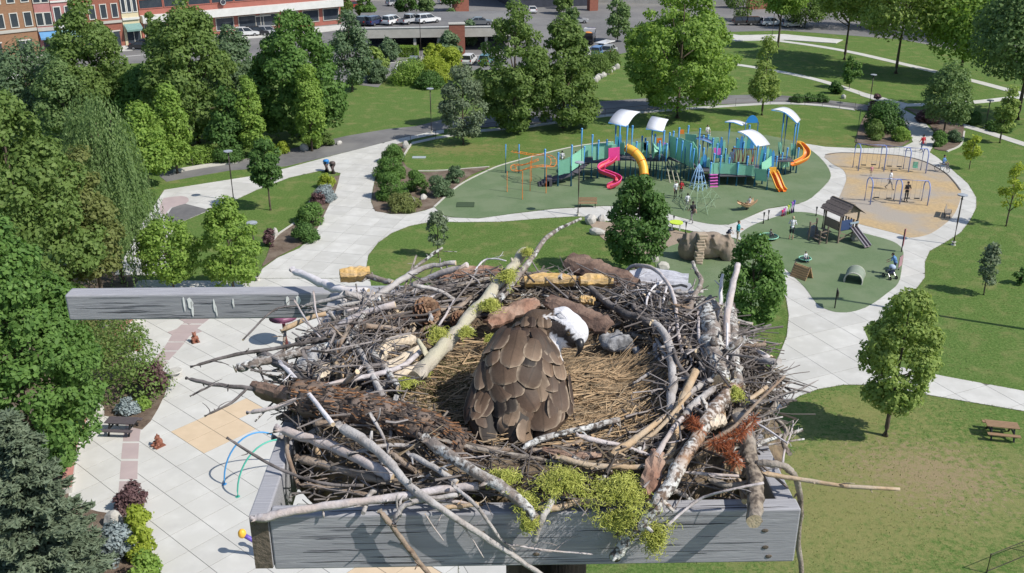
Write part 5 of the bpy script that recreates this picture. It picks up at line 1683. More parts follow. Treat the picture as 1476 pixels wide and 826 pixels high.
# toddler playground ------------------------------------------------------------------------------------------
M_shingle = mat('grey_shingle', (.16, .13, .12), (.10, .085, .08), 6, .95, .5); M_hutw = mat('hut_wood', (.24, .19, .15), (.17, .135, .105), 5, .85, .4, stretch=(1, 1, 5))
def playhouse():
    c = G(1209, 344)
    root = empty('playhouse', c, R(24), 'small wooden playhouse with a shingled gable roof and grey slide', 'playhouse')
    S = .95
    for x in (-S, S):
        for y in (-S, S):
            mb = MB(); mb.box((x, y, 1.35), (.12, .12, 2.7)); mb.build('post', M_hutw, root)
    for i in range(8):
        mb = MB(); mb.box((-S + .12 + i * .235, 0, 1.15), (.22, 2 * S, .06)); mb.build('deck_plank', M_hutw, root)
    for s_ in (-1, 1):                                   # roof slopes with courses of shingles
        for r_ in range(6):
            for k in range(7):
                t = (r_ + .5) / 6
                mb = MB()
                mb.box((s_ * (1.25 * (1 - t) + .02), -1.2 + k * .4 + (.2 if r_ % 2 else 0) * .5, 2.62 + .85 * t + .02 * (r_ % 2)), (.3, .385, .035), rot=Euler((0, s_ * .6, 0)))
                mb.build('shingle', M_shingle, root)
    mb = MB(); mb.box((0, 0, 3.5), (.12, 2.75, .1)); mb.build('ridge', M_hutw, root)
    for y in (-1.05, 1.05):
        mb = MB(); b0 = 0; mb.v += [(-1.1, y, 2.68), (1.1, y, 2.68), (0, y, 3.42), (-1.1, y + .05, 2.68), (1.1, y + .05, 2.68), (0, y + .05, 3.42)]
        mb.face((0, 1, 2)); mb.face((5, 4, 3)); mb.face((0, 3, 4, 1)); mb.build('gable_board', M_hutw, root)
    mb = MB(); mb.box((-.3, -S - .05, 1.65), (1.2, .06, .9)); mb.build('blue_panel', M_navy, root)
    mb = MB(); mb.box((-S - .05, 0, 1.6), (.06, 1.6, .75)); mb.build('side_panel', M_hutw, root)
    for i in range(6):
        mb = MB(); mb.box((S + .02, -.8 + i * .32, 1.5), (.05, .16, .7)); mb.build('baluster', M_hutw, root)
    o = MB()
    for u_ in (-.36, 0, .36): o.bar((.5 + u_, -1.0, 1.38), (.5 + u_, -3.0, .28), .05, .16)
    o.build('slide_wall', M_rim, root)
    for u_ in (-.18, .18):
        mb = MB(); mb.bar((.5 + u_, -1.0, 1.27), (.5 + u_, -3.0, .17), .3, .05); mb.build('slide_lane', mat('slide_steel', (.22, .18, .20), None, 5, .4), root)
    mb = MB(); mb.box((.5, -1.05, 1.75), (.95, .1, .14)); mb.build('slide_bar', mat('bar_bluegrey', (.30, .38, .45), None, 5), root)
    for i in range(4):
        mb = MB(); mb.box((-1.4 - i * .28, .2, .95 - i * .24), (.28, 1.1, .08)); mb.build('step', M_hutw, root)
    for x, y, h in ((-1.9, -.6, 1.6), (-2.6, -.5, 1.3), (-1.9, .9, 1.9), (-2.7, .8, 1.7)):
        mb = MB(); mb.tube([(x, y, 0), (x, y, h)], .09, 8); mb.build('log_post', M_hutw, root)
    mb = MB(); mb.bar((-1.9, -.6, 1.2), (-2.6, -.5, 1.1), .08); mb.bar((-1.9, .9, 1.5), (-2.7, .8, 1.4), .08); mb.build('log_rail', M_hutw, root)
    mb = MB(); mb.bar((-S, -S, .3), (S, -S, 1.0), .08); mb.bar((S, -S, .3), (-S, -S, 1.0), .08); mb.build('brace', M_hutw, root)
playhouse()
rock(1234, 346, 20, 16, 'pale climbing rock lattice beside the playhouse slide'); rock(1171, 340, 18, 14, 'grey climbing rock at the playhouse steps', m=mat('grey_rock', (.22, .22, .23), (.16, .16, .17), 4, .9, .5))
def tunnel():
    c = G(1231, 404)
    root = empty('play_tunnel', c, R(65), 'pale green concrete crawl tunnel on the toddler playground', 'tunnel')
    mb = MB(); mb.smooth = True
    arc = [(math.cos(a) * .72, math.sin(a) * .72 + .25) for a in np.linspace(-.35, math.pi + .35, 15)]
    for rr in (1.0, .88):
        b0 = len(mb.v)
        for x in (-.85, .85): mb.v += [(x, u_ * rr, max(0, (v_ - .25) * rr + .25)) for u_, v_ in arc]
        for j in range(14):
            q = (b0 + j, b0 + 15 + j, b0 + 16 + j, b0 + 1 + j)
            mb.face(q if rr == 1 else q[::-1])
    for e in (0, 1):
        for j in range(14): mb.face((e * 15 + j, e * 15 + j + 1, 30 + e * 15 + j + 1, 30 + e * 15 + j))
    mb.build('shell', mat('tunnel_green', (.30, .35, .28), (.25, .29, .23), 3, .8), root)
    mb = MB()
    for x in (-.86, .86): mb.tube([(x, u_ * .95, max(.02, (v_ - .25) * .95 + .25)) for u_, v_ in arc], .05, 6)
    mb.build('rim', M_kerb, root)['kind'] = 'stuff'
tunnel()
def wedge():
    root = empty('climbing_wedge', G(1155, 400), R(128), 'tan wooden climbing wedge leaning on the toddler playground edge', 'climber')
    for i in range(6):
        t = i / 6
        for s_ in (-1, 1):
            mb = MB(); mb.bar((-.75, s_ * (.45 * (1 - t) + .02), .08 + 1.0 * t), (.75, s_ * (.45 * (1 - t) + .02), .08 + 1.0 * t), .05, .18); mb.build('board', mat('tan_board', (.46, .30, .16), (.38, .25, .13), 4, .8), root)
    for x in (-.7, .7):
        mb = MB(); mb.bar((x, -.5, 0), (x, 0, 1.15), .07); mb.bar((x, .5, 0), (x, 0, 1.15), .07); mb.build('frame', M_hutw, root)
wedge()
def spinner(px, py, r_, label):
    root = empty('spinner_disc', G(px, py, .05) , 0, label, 'play disc')
    mb = MB(); mb.tube([(0, 0, .0), (0, 0, .16)], [r_ * .3, r_ * .2], 12); mb.build('base', M_black, root)
    mb = MB(); mb.tube([(0, 0, .16), (0, 0, .22)], [r_ * .9, r_ * .95], 20); mb.build('disc', M_gpost, root)
    mb = MB(); mb.tube([(math.cos(a) * r_, math.sin(a) * r_, .24) for a in np.linspace(0, 2 * math.pi, 21)], .045, 6); mb.build('ring', M_pgreen, root)
spinner(1108, 344, .8, 'green spinner disc with a seated child near the rainbow posts'); spinner(1160, 376, .5, 'small green spinner disc under the child in white')
RB = [(.62, .04, .10), (.55, .08, .40), (.70, .70, .70), (.45, .55, .08), (.15, .40, .12), (.30, .12, .45), (.06, .08, .32)]
for i, c in enumerate(RB):
    x, y = 1127 + i * 2.7, 312.3 - i * .9
    g = G(x, y); h = .62 + i * .1
    root = empty('colour_post', g, 0, ['red', 'magenta', 'white', 'lime', 'green', 'purple', 'navy'][i] + ' short post in the rainbow row at the path edge', 'post', 'rainbow row of short posts')
    mb = MB(); mb.smooth = True; mb.tube([(0, 0, 0), (0, 0, h)], .11, 10); mb.build('shaft', plastic('rb%d' % i, c), root)
    mb = MB(); mb.ball((0, 0, h), (.11, .11, .05), 10, 5); mb.build('cap', plastic('rb%d' % i, c), root)
BO = 'dark posts along the play paths'
for x, b, t, lab in ((1100,323,307,'dark square post, nearer the path, of the pair before the rainbow row'),(1107,318,304,'dark square post beside the rainbow row'),(1176,312,299,'dark post behind the playhouse steps'),(1185,330,302,'tall dark post at the playhouse steps'),(971,320,312,'dark post at the lime play panel, next to the path'),(988,338,321,'dark post between the lime play panel and the climbing boulder')):
    pole(x, b, t, lab, 'dark_post', .08, M_black, 'post', BO)
def lime_panel():
    a, b, c, d = W(966,323,331), W(983,324,331), W(983,329,331), W(966,328,331)
    root = empty('play_table', G(974, 332), 0, 'lime yellow play table on white legs beside the sand', 'play table')
    o = root.location
    mb = MB(); mb.tube([(0, 0, .72), (0, 0, .8)], .62, 16); mb.build('top', M_lime, root)
    for x in (-.35, .35):
        mb = MB(); mb.bar((x, 0, 0), (x, 0, .72), .16, .1); mb.build('leg', M_pwhite, root)
lime_panel()
def signpost(px, b, t, w, h, m, label, rz=0, name='sign_post'):
    g = G(px, b); H = HT(px, b, t)
    root = empty(name, g, R(rz), label, 'sign')
    mb = MB(); mb.tube([(0, 0, 0), (0, 0, H)], .045, 8); mb.build('post', M_black, root)
    mb = MB(); mb.box((0, -.06, H - h / 2), (w, .04, h)); mb.build('panel', m, root)
signpost(1203, 445, 418, .9, .5, M_post, 'thin sign post standing at the tip of the toddler playground', 80)
signpost(1299, 364, 330, .35, 1.5, mat('banner_red', (.30, .10, .12), (.24, .09, .11), 4), 'dark red banner post at the toddler playground path', 60)
signpost(1295, 390, 369, .8, .9, mat('panel_mauve', (.36, .22, .24), (.28, .17, .19), 4), 'low mauve panel sign beside the stroller', 50)
# climbing boulder
M_boulder = mat('boulder_brown', (.30, .235, .18), (.20, .16, .125), 2.2, .95, .9, 7, c3=(.24, .20, .165), s3=.8)
M_colstone = mat('boulder_stone', (.42, .34, .26), (.33, .265, .20), 3.5, .95, .8, 10)
def voxel(mb, size, name='tmp', smooth=2):
    """fuse overlapping pieces into one continuous skin"""
    me = bpy.data.meshes.new(name); me.from_pydata(mb.v, [], mb.f)
    ob = bpy.data.objects.new(name, me); COL.objects.link(ob)
    md = ob.modifiers.new('r', 'REMESH'); md.mode = 'VOXEL'; md.voxel_size = size
    if smooth:
        sm = ob.modifiers.new('s', 'SMOOTH'); sm.iterations = smooth; sm.factor = .5
    dg = bpy.context.evaluated_depsgraph_get()
    out = bpy.data.meshes.new_from_object(ob.evaluated_get(dg))
    bpy.data.objects.remove(ob); bpy.data.meshes.remove(me)
    out.polygons.foreach_set('use_smooth', [True] * len(out.polygons))
    return out
def boulder():
    c = G(1012, 376)
    root = empty('climbing_boulder', c, 0, 'big brown climbing boulder arch with a stepped stone column', 'boulder')
    mb = MB()
    rnd = random.Random(4)
    for x, y, z, r_ in ((.5, .75, .95, (2.1, .75, 1.05)), (-1.0, .6, .9, (1.0, .85, 1.2)), (.2, .8, 1.5, (1.2, .8, .75)), (1.4, .6, 1.2, (1.0, .8, .85)), (2.1, .3, .7, (.7, .7, .9)), (-.6, .5, 1.7, (.8, .7, .7)), (.9, .9, 1.7, (.9, .6, .55)), (1.9, .6, 1.5, (.7, .6, .5)), (-1.1, .7, .3, (.7, .7, .6)), (2.2, .3, .2, (.6, .6, .5))):
        mb.ball((x, y, z), r_, 14, 8)
    for k in range(40):
        a = rnd.uniform(0, 6.28); x = rnd.uniform(-1.5, 2.6)
        mb.box((x, .65 + math.sin(a) * .55, max(.2, 1.1 + math.cos(a) * .75)), (rnd.uniform(.3, .9), rnd.uniform(.3, .6), rnd.uniform(.3, .8)), rot=Euler((rnd.uniform(-.6, .6), rnd.uniform(-.6, .6), rnd.uniform(0, 3))))
    me = voxel(mb, .07, 'rock_body', 3); me.materials.append(M_boulder)
    mesh_obj('rock_body', me, root)
    for i in range(11):
        t = i / 10
        z = .12 + 2.2 * t
        mb = MB(); w = .5 - .08 * math.sin(t * 5)
        rr = .34 * (1 if i % 2 else .92)
        mb.box((-.42 + .25 * t * t, -.55 + .55 * t ** 1.5, z), (rnd.uniform(.6, .85), .7, .235), rz=rnd.uniform(-.25, .25))
        o = mb.build('stone_block', M_colstone, root)
        md = o.modifiers.new('bevel', 'BEVEL'); md.width = .08; md.segments = 3
boulder()
def rocker():
    root = empty('rocking_boat', G(1076, 303), R(28), 'tan wooden rocking seat on the green rubber', 'rocker')
    mb = MB(); mb.smooth = True
    chute('hull', [root.location + Vector((-.85, -.4, .75)), root.location + Vector((0, 0, .35)), root.location + Vector((.85, .4, .75))], .6, .25, mat('rocker_tan', (.50, .34, .20), None, 4), M_wood, root)
    root.rotation_euler = (0, 0, 0)
    mb = MB(); mb.tube([(0, 0, 0), (0, 0, .32)], .14, 8); mb.build('spring', M_black, root)
rocker()

# plaza: splash hoops, bear figures, umbrella post ----------------------------------------------------------------
def hoop(a, b, h, m, label):
    A, B = G(*a), G(*b)
    root = empty('splash_hoop', A, 0, label, 'hoop')
    pts = [A.lerp(B, (1 - math.cos(t)) / 2) + Vector((0, 0, math.sin(t) * h)) for t in np.linspace(0, math.pi, 21)]
    mb = MB(); mb.smooth = True; mb.tube(pts, .045, 8); mb.build('pipe', m, root, off=P_(root))
    for e in (A, B):
        mb = MB(); mb.tube([e, e + Vector((0, 0, .06))], .12, 10); mb.build('flange', m, root, off=P_(root))
hoop((324,699), (418,668), 2.55, plastic('hoop_blue', (.07, .30, .62)), 'blue water-spray hoop on the plaza beside the platform corner')
hoop((343,717), (440,676), 2.55, plastic('hoop_green', (.07, .42, .32)), 'green water-spray hoop crossing behind the blue one')
def umbrella():
    root = empty('spray_umbrella', G(412, 496), 0, 'dark red post of a water-spray umbrella behind the perch beam', 'umbrella')
    mb = MB(); mb.smooth = True; mb.tube([(0, 0, 0), (0, 0, 2.1)], .2, 12); mb.build('post', plastic('maroon', (.28, .07, .06)), root)
    mb = MB(); mb.smooth = True; mb.tube([(0, 0, 2.0), (0, 0, 2.1), (0, 0, 2.25), (0, 0, 2.3)], [.95, .95, .5, .1], 20); mb.build('canopy', plastic('maroon2', (.22, .08, .14)), root)
    mb = MB(); mb.tube([(0, 0, 0), (0, 0, .06)], .35, 12); mb.build('flange', M_rim, root)
umbrella()
def spray_flower():
    root = empty('spray_flower', G(381, 804), 0, 'purple branching spray post with a yellow bulb at the platform corner', 'spray post')
    mp = plastic('violet', (.12, .08, .40))
    mb = MB(); mb.smooth = True; mb.tube(smooth_line([(0, 0, 0), (-.1, 0, .7), (-.8, 0, 1.3)], 4), .11, 8); mb.tube(smooth_line([(-.1, 0, .7), (.1, .3, 1.1), (.05, .4, 1.5)], 4), .09, 8); mb.build('stem', mp, root)
    mb = MB(); mb.smooth = True; mb.ball((-.9, 0, 1.4), (.2, .2, .24), 10, 7); mb.build('bulb', M_yel, root)
    mb = MB(); mb.smooth = True; mb.ball((.05, .4, 1.6), .16, 10, 7); mb.build('bud', mp, root)
spray_flower()
M_bear = mat('bear_bronze', (.26, .10, .06), (.19, .075, .05), 5, .6, .2)
def bear(px, py, rz, label):
    root = empty('bear_sculpture', G(px, py, .04), R(rz), label, 'sculpture')
    mb = MB()
    mb.ball((0, 0, .24), (.2, .22, .26), 12, 8); mb.ball((0, -.06, .56), (.14, .15, .14), 12, 8); mb.ball((0, -.18, .53), (.07, .08, .06), 8, 6)
    for s_ in (-1, 1):
        mb.ball((s_ * .1, .0, .69), .05, 8, 5); mb.tube([(s_ * .16, -.02, .38), (s_ * .2, -.2, .25), (s_ * .12, -.28, .2)], [.075, .065, .06], 7); mb.tube([(s_ * .12, -.1, .1), (s_ * .16, -.35, .09), (s_ * .17, -.4, .16)], [.1, .085, .07], 7)
    me = voxel(mb, .025, 'bear_body', 1); me.materials.append(M_bear); mesh_obj('bear_body', me, root)
    mb = MB(); mb.box((0, -.05, .01), (.55, .6, .05)); mb.build('plinth', M_bear, root)
bear(281, 492, 30, 'small seated bronze bear figure near the umbrella post'); bear(230, 642, -40, 'small seated bronze bear figure on the plaza beside the mauve band'); bear(196, 503, 80, 'small bronze bear figure by the olive shrub')

# people ------------------------------------------------------------------------------------------------------
SKIN = mat('skin_tone', (.45, .27, .19), (.40, .24, .17), 3, .6)
HAIRM = {'dark': mat('hair_dark', (.025, .02, .018), None, 5, .7), 'fair': mat('hair_fair', (.45, .35, .22), None, 5, .7), 'brown': mat('hair_brown', (.10, .06, .035), None, 5, .7)}
CLOTH = {k: mat('cloth_' + k, c, tuple(x * .8 for x in c), 5, .85) for k, c in {'white': (.66, .67, .70), 'black': (.025, .025, .03), 'navy': (.04, .05, .11), 'red': (.5, .04, .05), 'teal': (.03, .30, .34), 'grey': (.22, .21, .21), 'khaki': (.34, .29, .22), 'blue': (.12, .25, .48), 'jean': (.09, .13, .22), 'pink': (.6, .25, .3)}.items()}
def capsule(mb, a, b, r0, r1):
    mb.tube([a, Vector(a).lerp(Vector(b), .5), b], [r0, (r0 + r1) / 2, r1], 8); mb.ball(a, r0, 8, 6); mb.ball(b, r1, 8, 6)
def person(px, py, h, rz, top, legs, hair, label, pose='stand', z=0.0, row=None, shorts=False, loc=None):
    g = Vector(loc) if loc is not None else G(px, py, z)
    root = empty('person', (g.x, g.y, z if loc is None else g.z), R(rz), label, 'person')
    h *= 1.2
    s = h / 1.75
    J = dict(pel=(0, 0, .95), chest=(0, -.01, 1.32), neck=(0, 0, 1.48), head=(0, -.02, 1.63))
    for k, sg in (('l', -1), ('r', 1)):
        J['sh' + k] = (sg * .18, 0, 1.42); J['el' + k] = (sg * .25, .02, 1.14); J['ha' + k] = (sg * .25, -.08, .88)
        J['hip' + k] = (sg * .09, 0, .93); J['kn' + k] = (sg * .1, -.02, .5); J['an' + k] = (sg * .11, .03, .08); J['to' + k] = (sg * .12, -.14, .04)
    def up(**kw): J.update(kw)
    if pose == 'walk':
        up(knl=(-.1, -.2, .52), anl=(-.1, -.3, .1), tol=(-.1, -.46, .06), knr=(.1, .06, .5), anr=(.1, .34, .16), tor=(.1, .22, .04), hal=(-.24, .14, .92), har=(.24, -.22, .98), elr=(.25, -.02, 1.14))
    elif pose == 'hold':
        up(hal=(-.1, -.28, 1.15), har=(.1, -.28, 1.15), ell=(-.27, -.08, 1.14), elr=(.27, -.08, 1.14))
    elif pose == 'sit':
        dz = -.50
        for k in list(J): J[k] = (J[k][0], J[k][1], J[k][2] + dz)
        up(knl=(-.13, -.4, .48), anl=(-.13, -.46, .1), tol=(-.13, -.6, .05), knr=(.13, -.4, .48), anr=(.13, -.46, .1), tor=(.13, -.6, .05), hal=(-.16, -.34, .58), har=(.16, -.34, .58), ell=(-.26, -.12, .68), elr=(.26, -.12, .68))
    elif pose == 'crouch':
        up(pel=(0, .12, .5), chest=(0, -.12, .82), neck=(0, -.2, .96), head=(0, -.26, 1.1), shl=(-.18, -.16, .9), shr=(.18, -.16, .9), ell=(-.22, -.36, .72), elr=(.22, -.36, .72), hal=(-.14, -.5, .55), har=(.14, -.5, .55), hipl=(-.09, .12, .48), hipr=(.09, .12, .48), knl=(-.14, -.26, .5), knr=(.14, -.26, .5), anl=(-.12, .02, .09), anr=(.12, .02, .09), tol=(-.13, -.14, .04), tor=(.13, -.14, .04))
    elif pose == 'lean':
        up(chest=(0, -.12, 1.28), neck=(0, -.2, 1.42), head=(0, -.27, 1.54), shl=(-.18, -.17, 1.36), shr=(.18, -.17, 1.36), ell=(-.24, -.32, 1.14), elr=(.24, -.32, 1.14), hal=(-.2, -.52, 1.02), har=(.2, -.52, 1.02))
    V_ = {k: Vector(v) * s for k, v in J.items()}
    bones = [('pel', 'chest', .14, .15, 1), ('chest', 'neck', .145, .06, 1), ('neck', 'head', .05, .07, 0)]
    for k in 'lr':
        bones += [('sh' + k, 'el' + k, .058, .045, 1), ('el' + k, 'ha' + k, .043, .03, 0), ('chest', 'sh' + k, .11, .065, 1), ('hip' + k, 'kn' + k, .09, .06, 2), ('kn' + k, 'an' + k, .057, .04, 0 if shorts else 2), ('an' + k, 'to' + k, .045, .035, 4), ('pel', 'hip' + k, .13, .1, 2)]
    mb = MB()
    for a, b, r0, r1, m_ in bones: capsule(mb, V_[a], V_[b], r0 * s, r1 * s)
    hd = V_['head']
    mb.ball(hd, (.085 * s, .1 * s, .125 * s), 12, 8)
    mb.ball(hd + Vector((0, -.1, -.02)) * s, .025 * s, 6, 4)                       # nose
    for sg in (-1, 1): mb.ball(hd + Vector((sg * .088, .01, -.01)) * s, (.018 * s, .03 * s, .035 * s), 6, 4)   # ears
    me = voxel(mb, .021, 'body', 1)
    mats_ = [SKIN, CLOTH[top], CLOTH[legs], HAIRM[hair], CLOTH['black']]
    for m_ in mats_: me.materials.append(m_)
    segs = [(V_[a], V_[b], (r0 + r1) / 2 * s, m_) for a, b, r0, r1, m_ in bones] + [(hd - Vector((0, 0, .05)) * s, hd + Vector((0, 0, .05)) * s, .1 * s, 0)]
    mi = []
    for p in me.polygons:
        c = p.center
        best, bi = 9, 0
        for a, b, r_, m_ in segs:
            ab = b - a; t = max(0, min(1, (c - a).dot(ab) / max(1e-9, ab.length_squared)))
            d = (c - (a + ab * t)).length - r_
            if d < best: best, bi = d, m_
        rel = (c - hd) / s
        if rel.length < .16 and (rel.z > .05 or (rel.y > .02 and rel.z > -.06)): bi = 3
        mi.append(bi)
    me.polygons.foreach_set('material_index', mi)
    mesh_obj('body', me, root)
    hm = MB(); hm.smooth = True                                                    # hair
    hm.ball(hd + Vector((0, .018, .03)) * s, (.094 * s, .105 * s, .112 * s), 10, 7)
    hm.build('hair', HAIRM[hair], root)
    for k, sg in (('l', -1), ('r', 1)):                                             # hands: palm, four fingers, thumb
        f = MB(); w_ = V_['ha' + k]; d = (w_ - V_['el' + k]).normalized(); _, u, v = frame(d)
        f.ball(w_ + d * .04 * s, (.035 * s, .035 * s, .045 * s), 7, 5)
        for q, ln in ((-.024, .06), (-.008, .07), (.008, .066), (.024, .052)):
            b0 = w_ + d * .065 * s + u * q * s
            f.tube([b0, b0 + d * ln * .5 * s, b0 + d * ln * s - v * .02 * s], .0085 * s, 5)
        f.tube([w_ + d * .02 * s + u * sg * .03 * s, w_ + d * .06 * s + u * sg * .055 * s], .01 * s, 5)
        f.build('hand', SKIN, root)
    return root
person(997, 321, 1.72, 200, 'black', 'grey', 'dark', 'person in dark top with a brown backpack walking away on the path', 'walk', .04)
person(990, 302, 1.35, 180, 'white', 'grey', 'dark', 'child in a white shirt standing on the rubber near the rope web', 'stand', .05)
person(973, 286, 1.5, 30, 'white', 'black', 'dark', 'person in white top and black trousers beside the rope web', 'stand', .05)
person(981, 284, 1.45, -30, 'red', 'black', 'dark', 'person in a red top beside the blue net', 'stand', .05)
person(1062, 351, 1.75, 70, 'teal', 'khaki', 'brown', 'person in a teal shirt standing at the climbing boulder', 'hold', .04)
person(1140, 345, 1.78, 160, 'white', 'black', 'fair', 'person in white shirt and black shorts watching the toddler playground', 'hold', .05, shorts=True)
person(1110, 344, 1.05, 120, 'grey', 'black', 'dark', 'small child sitting on the green spinner disc', 'sit', .12)
person(1160, 377, 1.05, 20, 'white', 'jean', 'dark', 'small child in white riding the small spinner disc', 'sit', .1)
person(1281, 273, 1.72, 60, 'white', 'grey', 'brown', 'person in a white shirt walking across the swing ground', 'walk', .05)
person(1305, 291, 1.72, 10, 'black', 'black', 'dark', 'person in black standing beside the empty swing', 'hold', .05)
person(1255, 254, 1.0, 180, 'pink', 'khaki', 'fair', 'small child in pale clothes under the longer swing set', 'stand', .05)
person(1328, 219, 1.7, 190, 'red', 'jean', 'dark', 'person in a red shirt walking up the path above the swings', 'walk', .04)
person(1052, 0, 1.6, 20, 'white', 'white', 'brown', 'person in white standing on the play structure deck', 'stand', loc=G(1052, 256) + Vector((0, 0, 1.17)))
person(810, 0, 1.5, 180, 'white', 'black', 'dark', 'person in a white top behind the ramp of the play structure', 'stand', loc=G(810, 241) + Vector((0, 0, .05)))
person(829, 0, 1.3, 150, 'black', 'navy', 'dark', 'child in dark clothes on the upper ramp', 'stand', loc=G(829, 255) + Vector((0, 0, 1.22)))
person(1288, 396, 1.62, 250, 'blue', 'navy', 'dark', 'person in pale blue leaning over the stroller', 'lean', .05)
person(1019, 196, 1.6, 20, 'white', 'white', 'dark', 'person in white sitting on the grass behind the play structure', 'sit', -.1)
bp = G(1046, 362)
person(1046, 0, 1.15, 60, 'navy', 'black', 'dark', 'child in dark clothes crouching on top of the climbing boulder', 'crouch', loc=Vector((bp.x + .15, bp.y + .3, 1.15)))
person(1078, 0, 1.1, 300, 'white', 'khaki', 'brown', 'child in white riding on the tan rocking seat', 'sit', loc=G(1078, 302) + Vector((.1, 0, .35)))
def backpack():
    root = empty('backpack', G(997, 321) + Vector((.06, -.16, 1.1)), 0, 'brown backpack worn by the person walking on the path', 'backpack')
    mb = MB(); mb.smooth = True; mb.ball((0, 0, .1), (.17, .12, .26), 10, 7); mb.build('sack', mat('pack_brown', (.10, .055, .05), None, 5, .8), root)
    mb = MB(); mb.box((0, -.1, .02), (.2, .06, .16)); mb.build('pocket', mat('pack_dark', (.06, .04, .04), None, 5, .8), root)
backpack()
def stroller():
    root = empty('stroller', G(1282, 401), R(200), 'dark stroller with a pale blue hood beside the mauve panel sign', 'stroller')
    for x, y in ((-.28, -.4), (.28, -.4), (-.3, .4), (.3, .4)):
        mb = MB(); mb.tube([(x - .03, y, .16), (x + .03, y, .16)], .16, 12); o = mb.build('wheel', M_tyre, root)
        mb = MB(); mb.tube([(x - .035, y, .16), (x + .035, y, .16)], .08, 8); mb.build('hub', M_rim, o)
    mb = MB()
    for x in (-.28, .28): mb.bar((x, -.4, .16), (x, .1, .75), .035); mb.bar((x, .4, .16), (x, -.1, .7), .035); mb.bar((x, .1, .75), (x, .6, 1.05), .035)
    mb.bar((-.28, .6, 1.05), (.28, .6, 1.05), .04); mb.build('frame', M_rim, root)
    mb = MB(); mb.box((0, -.1, .55), (.46, .5, .14)); mb.box((0, .18, .8), (.46, .12, .5), rot=Euler((-.3, 0, 0))); mb.build('seat', CLOTH['navy'], root)
    mb = MB(); mb.smooth = True; mb.ball((0, .12, 1.0), (.26, .3, .22), 10, 7); mb.build('hood', mat('hood_blue', (.40, .48, .62), None, 5), root)
stroller()
def cyclist():
    g = G(1357, 248, .04)
    root = empty('bicycle', (g.x, g.y, .04), R(-50), 'bicycle ridden along the ring path by the sapling', 'bicycle')
    for x in (-.52, .52):
        mb = MB(); mb.tube([(x + math.cos(a) * .33, 0, .34 + math.sin(a) * .33) for a in np.linspace(0, 2 * math.pi, 21)], .022, 6); o = mb.build('wheel', M_tyre, root)
        mb = MB()
        for k in range(6): a = k * math.pi / 6; mb.tube([(x - math.cos(a) * .32, 0, .34 - math.sin(a) * .32), (x + math.cos(a) * .32, 0, .34 + math.sin(a) * .32)], .004, 3)
        mb.build('spokes', M_rim, o)
    mb = MB()
    for a, b in (((-.52, 0, .34), (-.15, 0, .34)), ((-.15, 0, .34), (-.25, 0, .85)), ((-.52, 0, .34), (-.22, 0, .78)), ((-.15, 0, .34), (.36, 0, .8)), ((-.23, 0, .8), (.34, 0, .88)), ((.52, 0, .34), (.34, 0, .95))): mb.bar(a, b, .035)
    mb.build('frame', M_rim, root)
    mb = MB(); mb.box((-.27, 0, .92), (.26, .14, .06)); mb.build('saddle', M_black, root)
    mb = MB(); mb.bar((.34, -.26, 1.0), (.34, .26, 1.0), .03); mb.build('handlebar', M_black, root)
    person(0, 0, 1.7, 40, 'blue', 'grey', 'dark', 'person in a blue shirt riding a bicycle on the ring path', 'sit', loc=(g.x + .1, g.y + .1, .44))
cyclist()

# ================================================================== NEST PLATFORM
ZP = CAMZ - 1.28
FL, FR = G(358, 745, ZP), G(1156, 734, ZP)
AX = (FR - FL).normalized()
BK = Vector((-AX.y, AX.x, 0))
PW = (FR - FL).length
BACK = 1.2
M_plank = mat('weathered_plank', (.42, .42, .445), (.22, .22, .245), 24, .85, .6, 60, stretch=(.5, 9, 9), c3=(.31, .31, .335), s3=2.2, detail=10, bdist=.0022)
M_endgrain = mat('plank_end', (.16, .13, .10), (.09, .075, .06), 26, .9, .5, 60)
M_lichen_o = mat('orange_lichen', (.55, .33, .03), (.42, .24, .02), 60, .9)
M_drop = mat('white_droppings', (.88, .88, .86), (.80, .80, .78), 30, .8)
PZ = math.atan2(AX.y, AX.x)
plat = empty('nest_platform', (FL.x, FL.y, ZP), PZ, 'weathered grey timber nesting platform with a long perch beam on a tall pole', 'platform')
def plank(name, c, size, m=M_plank, bev=.004, rz=0.0):
    mb = MB(); mb.box((0, 0, 0), size)
    o = mb.build(name, m, plat); o.location = c; o.rotation_euler = (0, 0, rz)
    md = o.modifiers.new('bevel', 'BEVEL'); md.width = bev; md.segments = 2
    return o
T, HB = .042, .142
plank('front_board', (T + (PW - T) / 2, T / 2, -HB / 2), (PW - T - .002, T, HB))
plank('side_board', (T / 2, BACK / 2, -HB / 2 + .004), (T, BACK, HB))
plank('side_board', (PW - T / 2 - .004, BACK / 2 + T / 2 + .001, -HB / 2 - .003), (T, BACK - T, HB))
bl = G(98, 420, ZP) - Vector((FL.x, FL.y, ZP))
bx = bl.dot(AX)
plank('perch_beam', ((bx + PW) / 2, BACK + .03, -.046), (PW - bx, .062, .092), bev=.006)
for i in range(5):
    plank('floor_slat', (.18 + i * .21, BACK / 2 + .03, -HB + .025), (.05, BACK - .07, .03))
plank('crossarm', (PW / 2 + .06, BACK * .45, -HB - .09), (PW * .8, .10, .10), mat('crossarm_wood', (.17, .13, .10), (.10, .08, .065), 12, .9, .5, 40))
def nest_pole():
    mb = MB(); mb.smooth = True
    mb.tube([(PW / 2 + .08, BACK * .45, -ZP), (PW / 2 + .08, BACK * .45, -HB - .15)], [.17, .12], 16)
    mb.build('pole', mat('pole_wood', (.15, .105, .075), (.09, .065, .05), 8, .9, .6, 30, stretch=(4, 4, .4)), plat)
nest_pole()
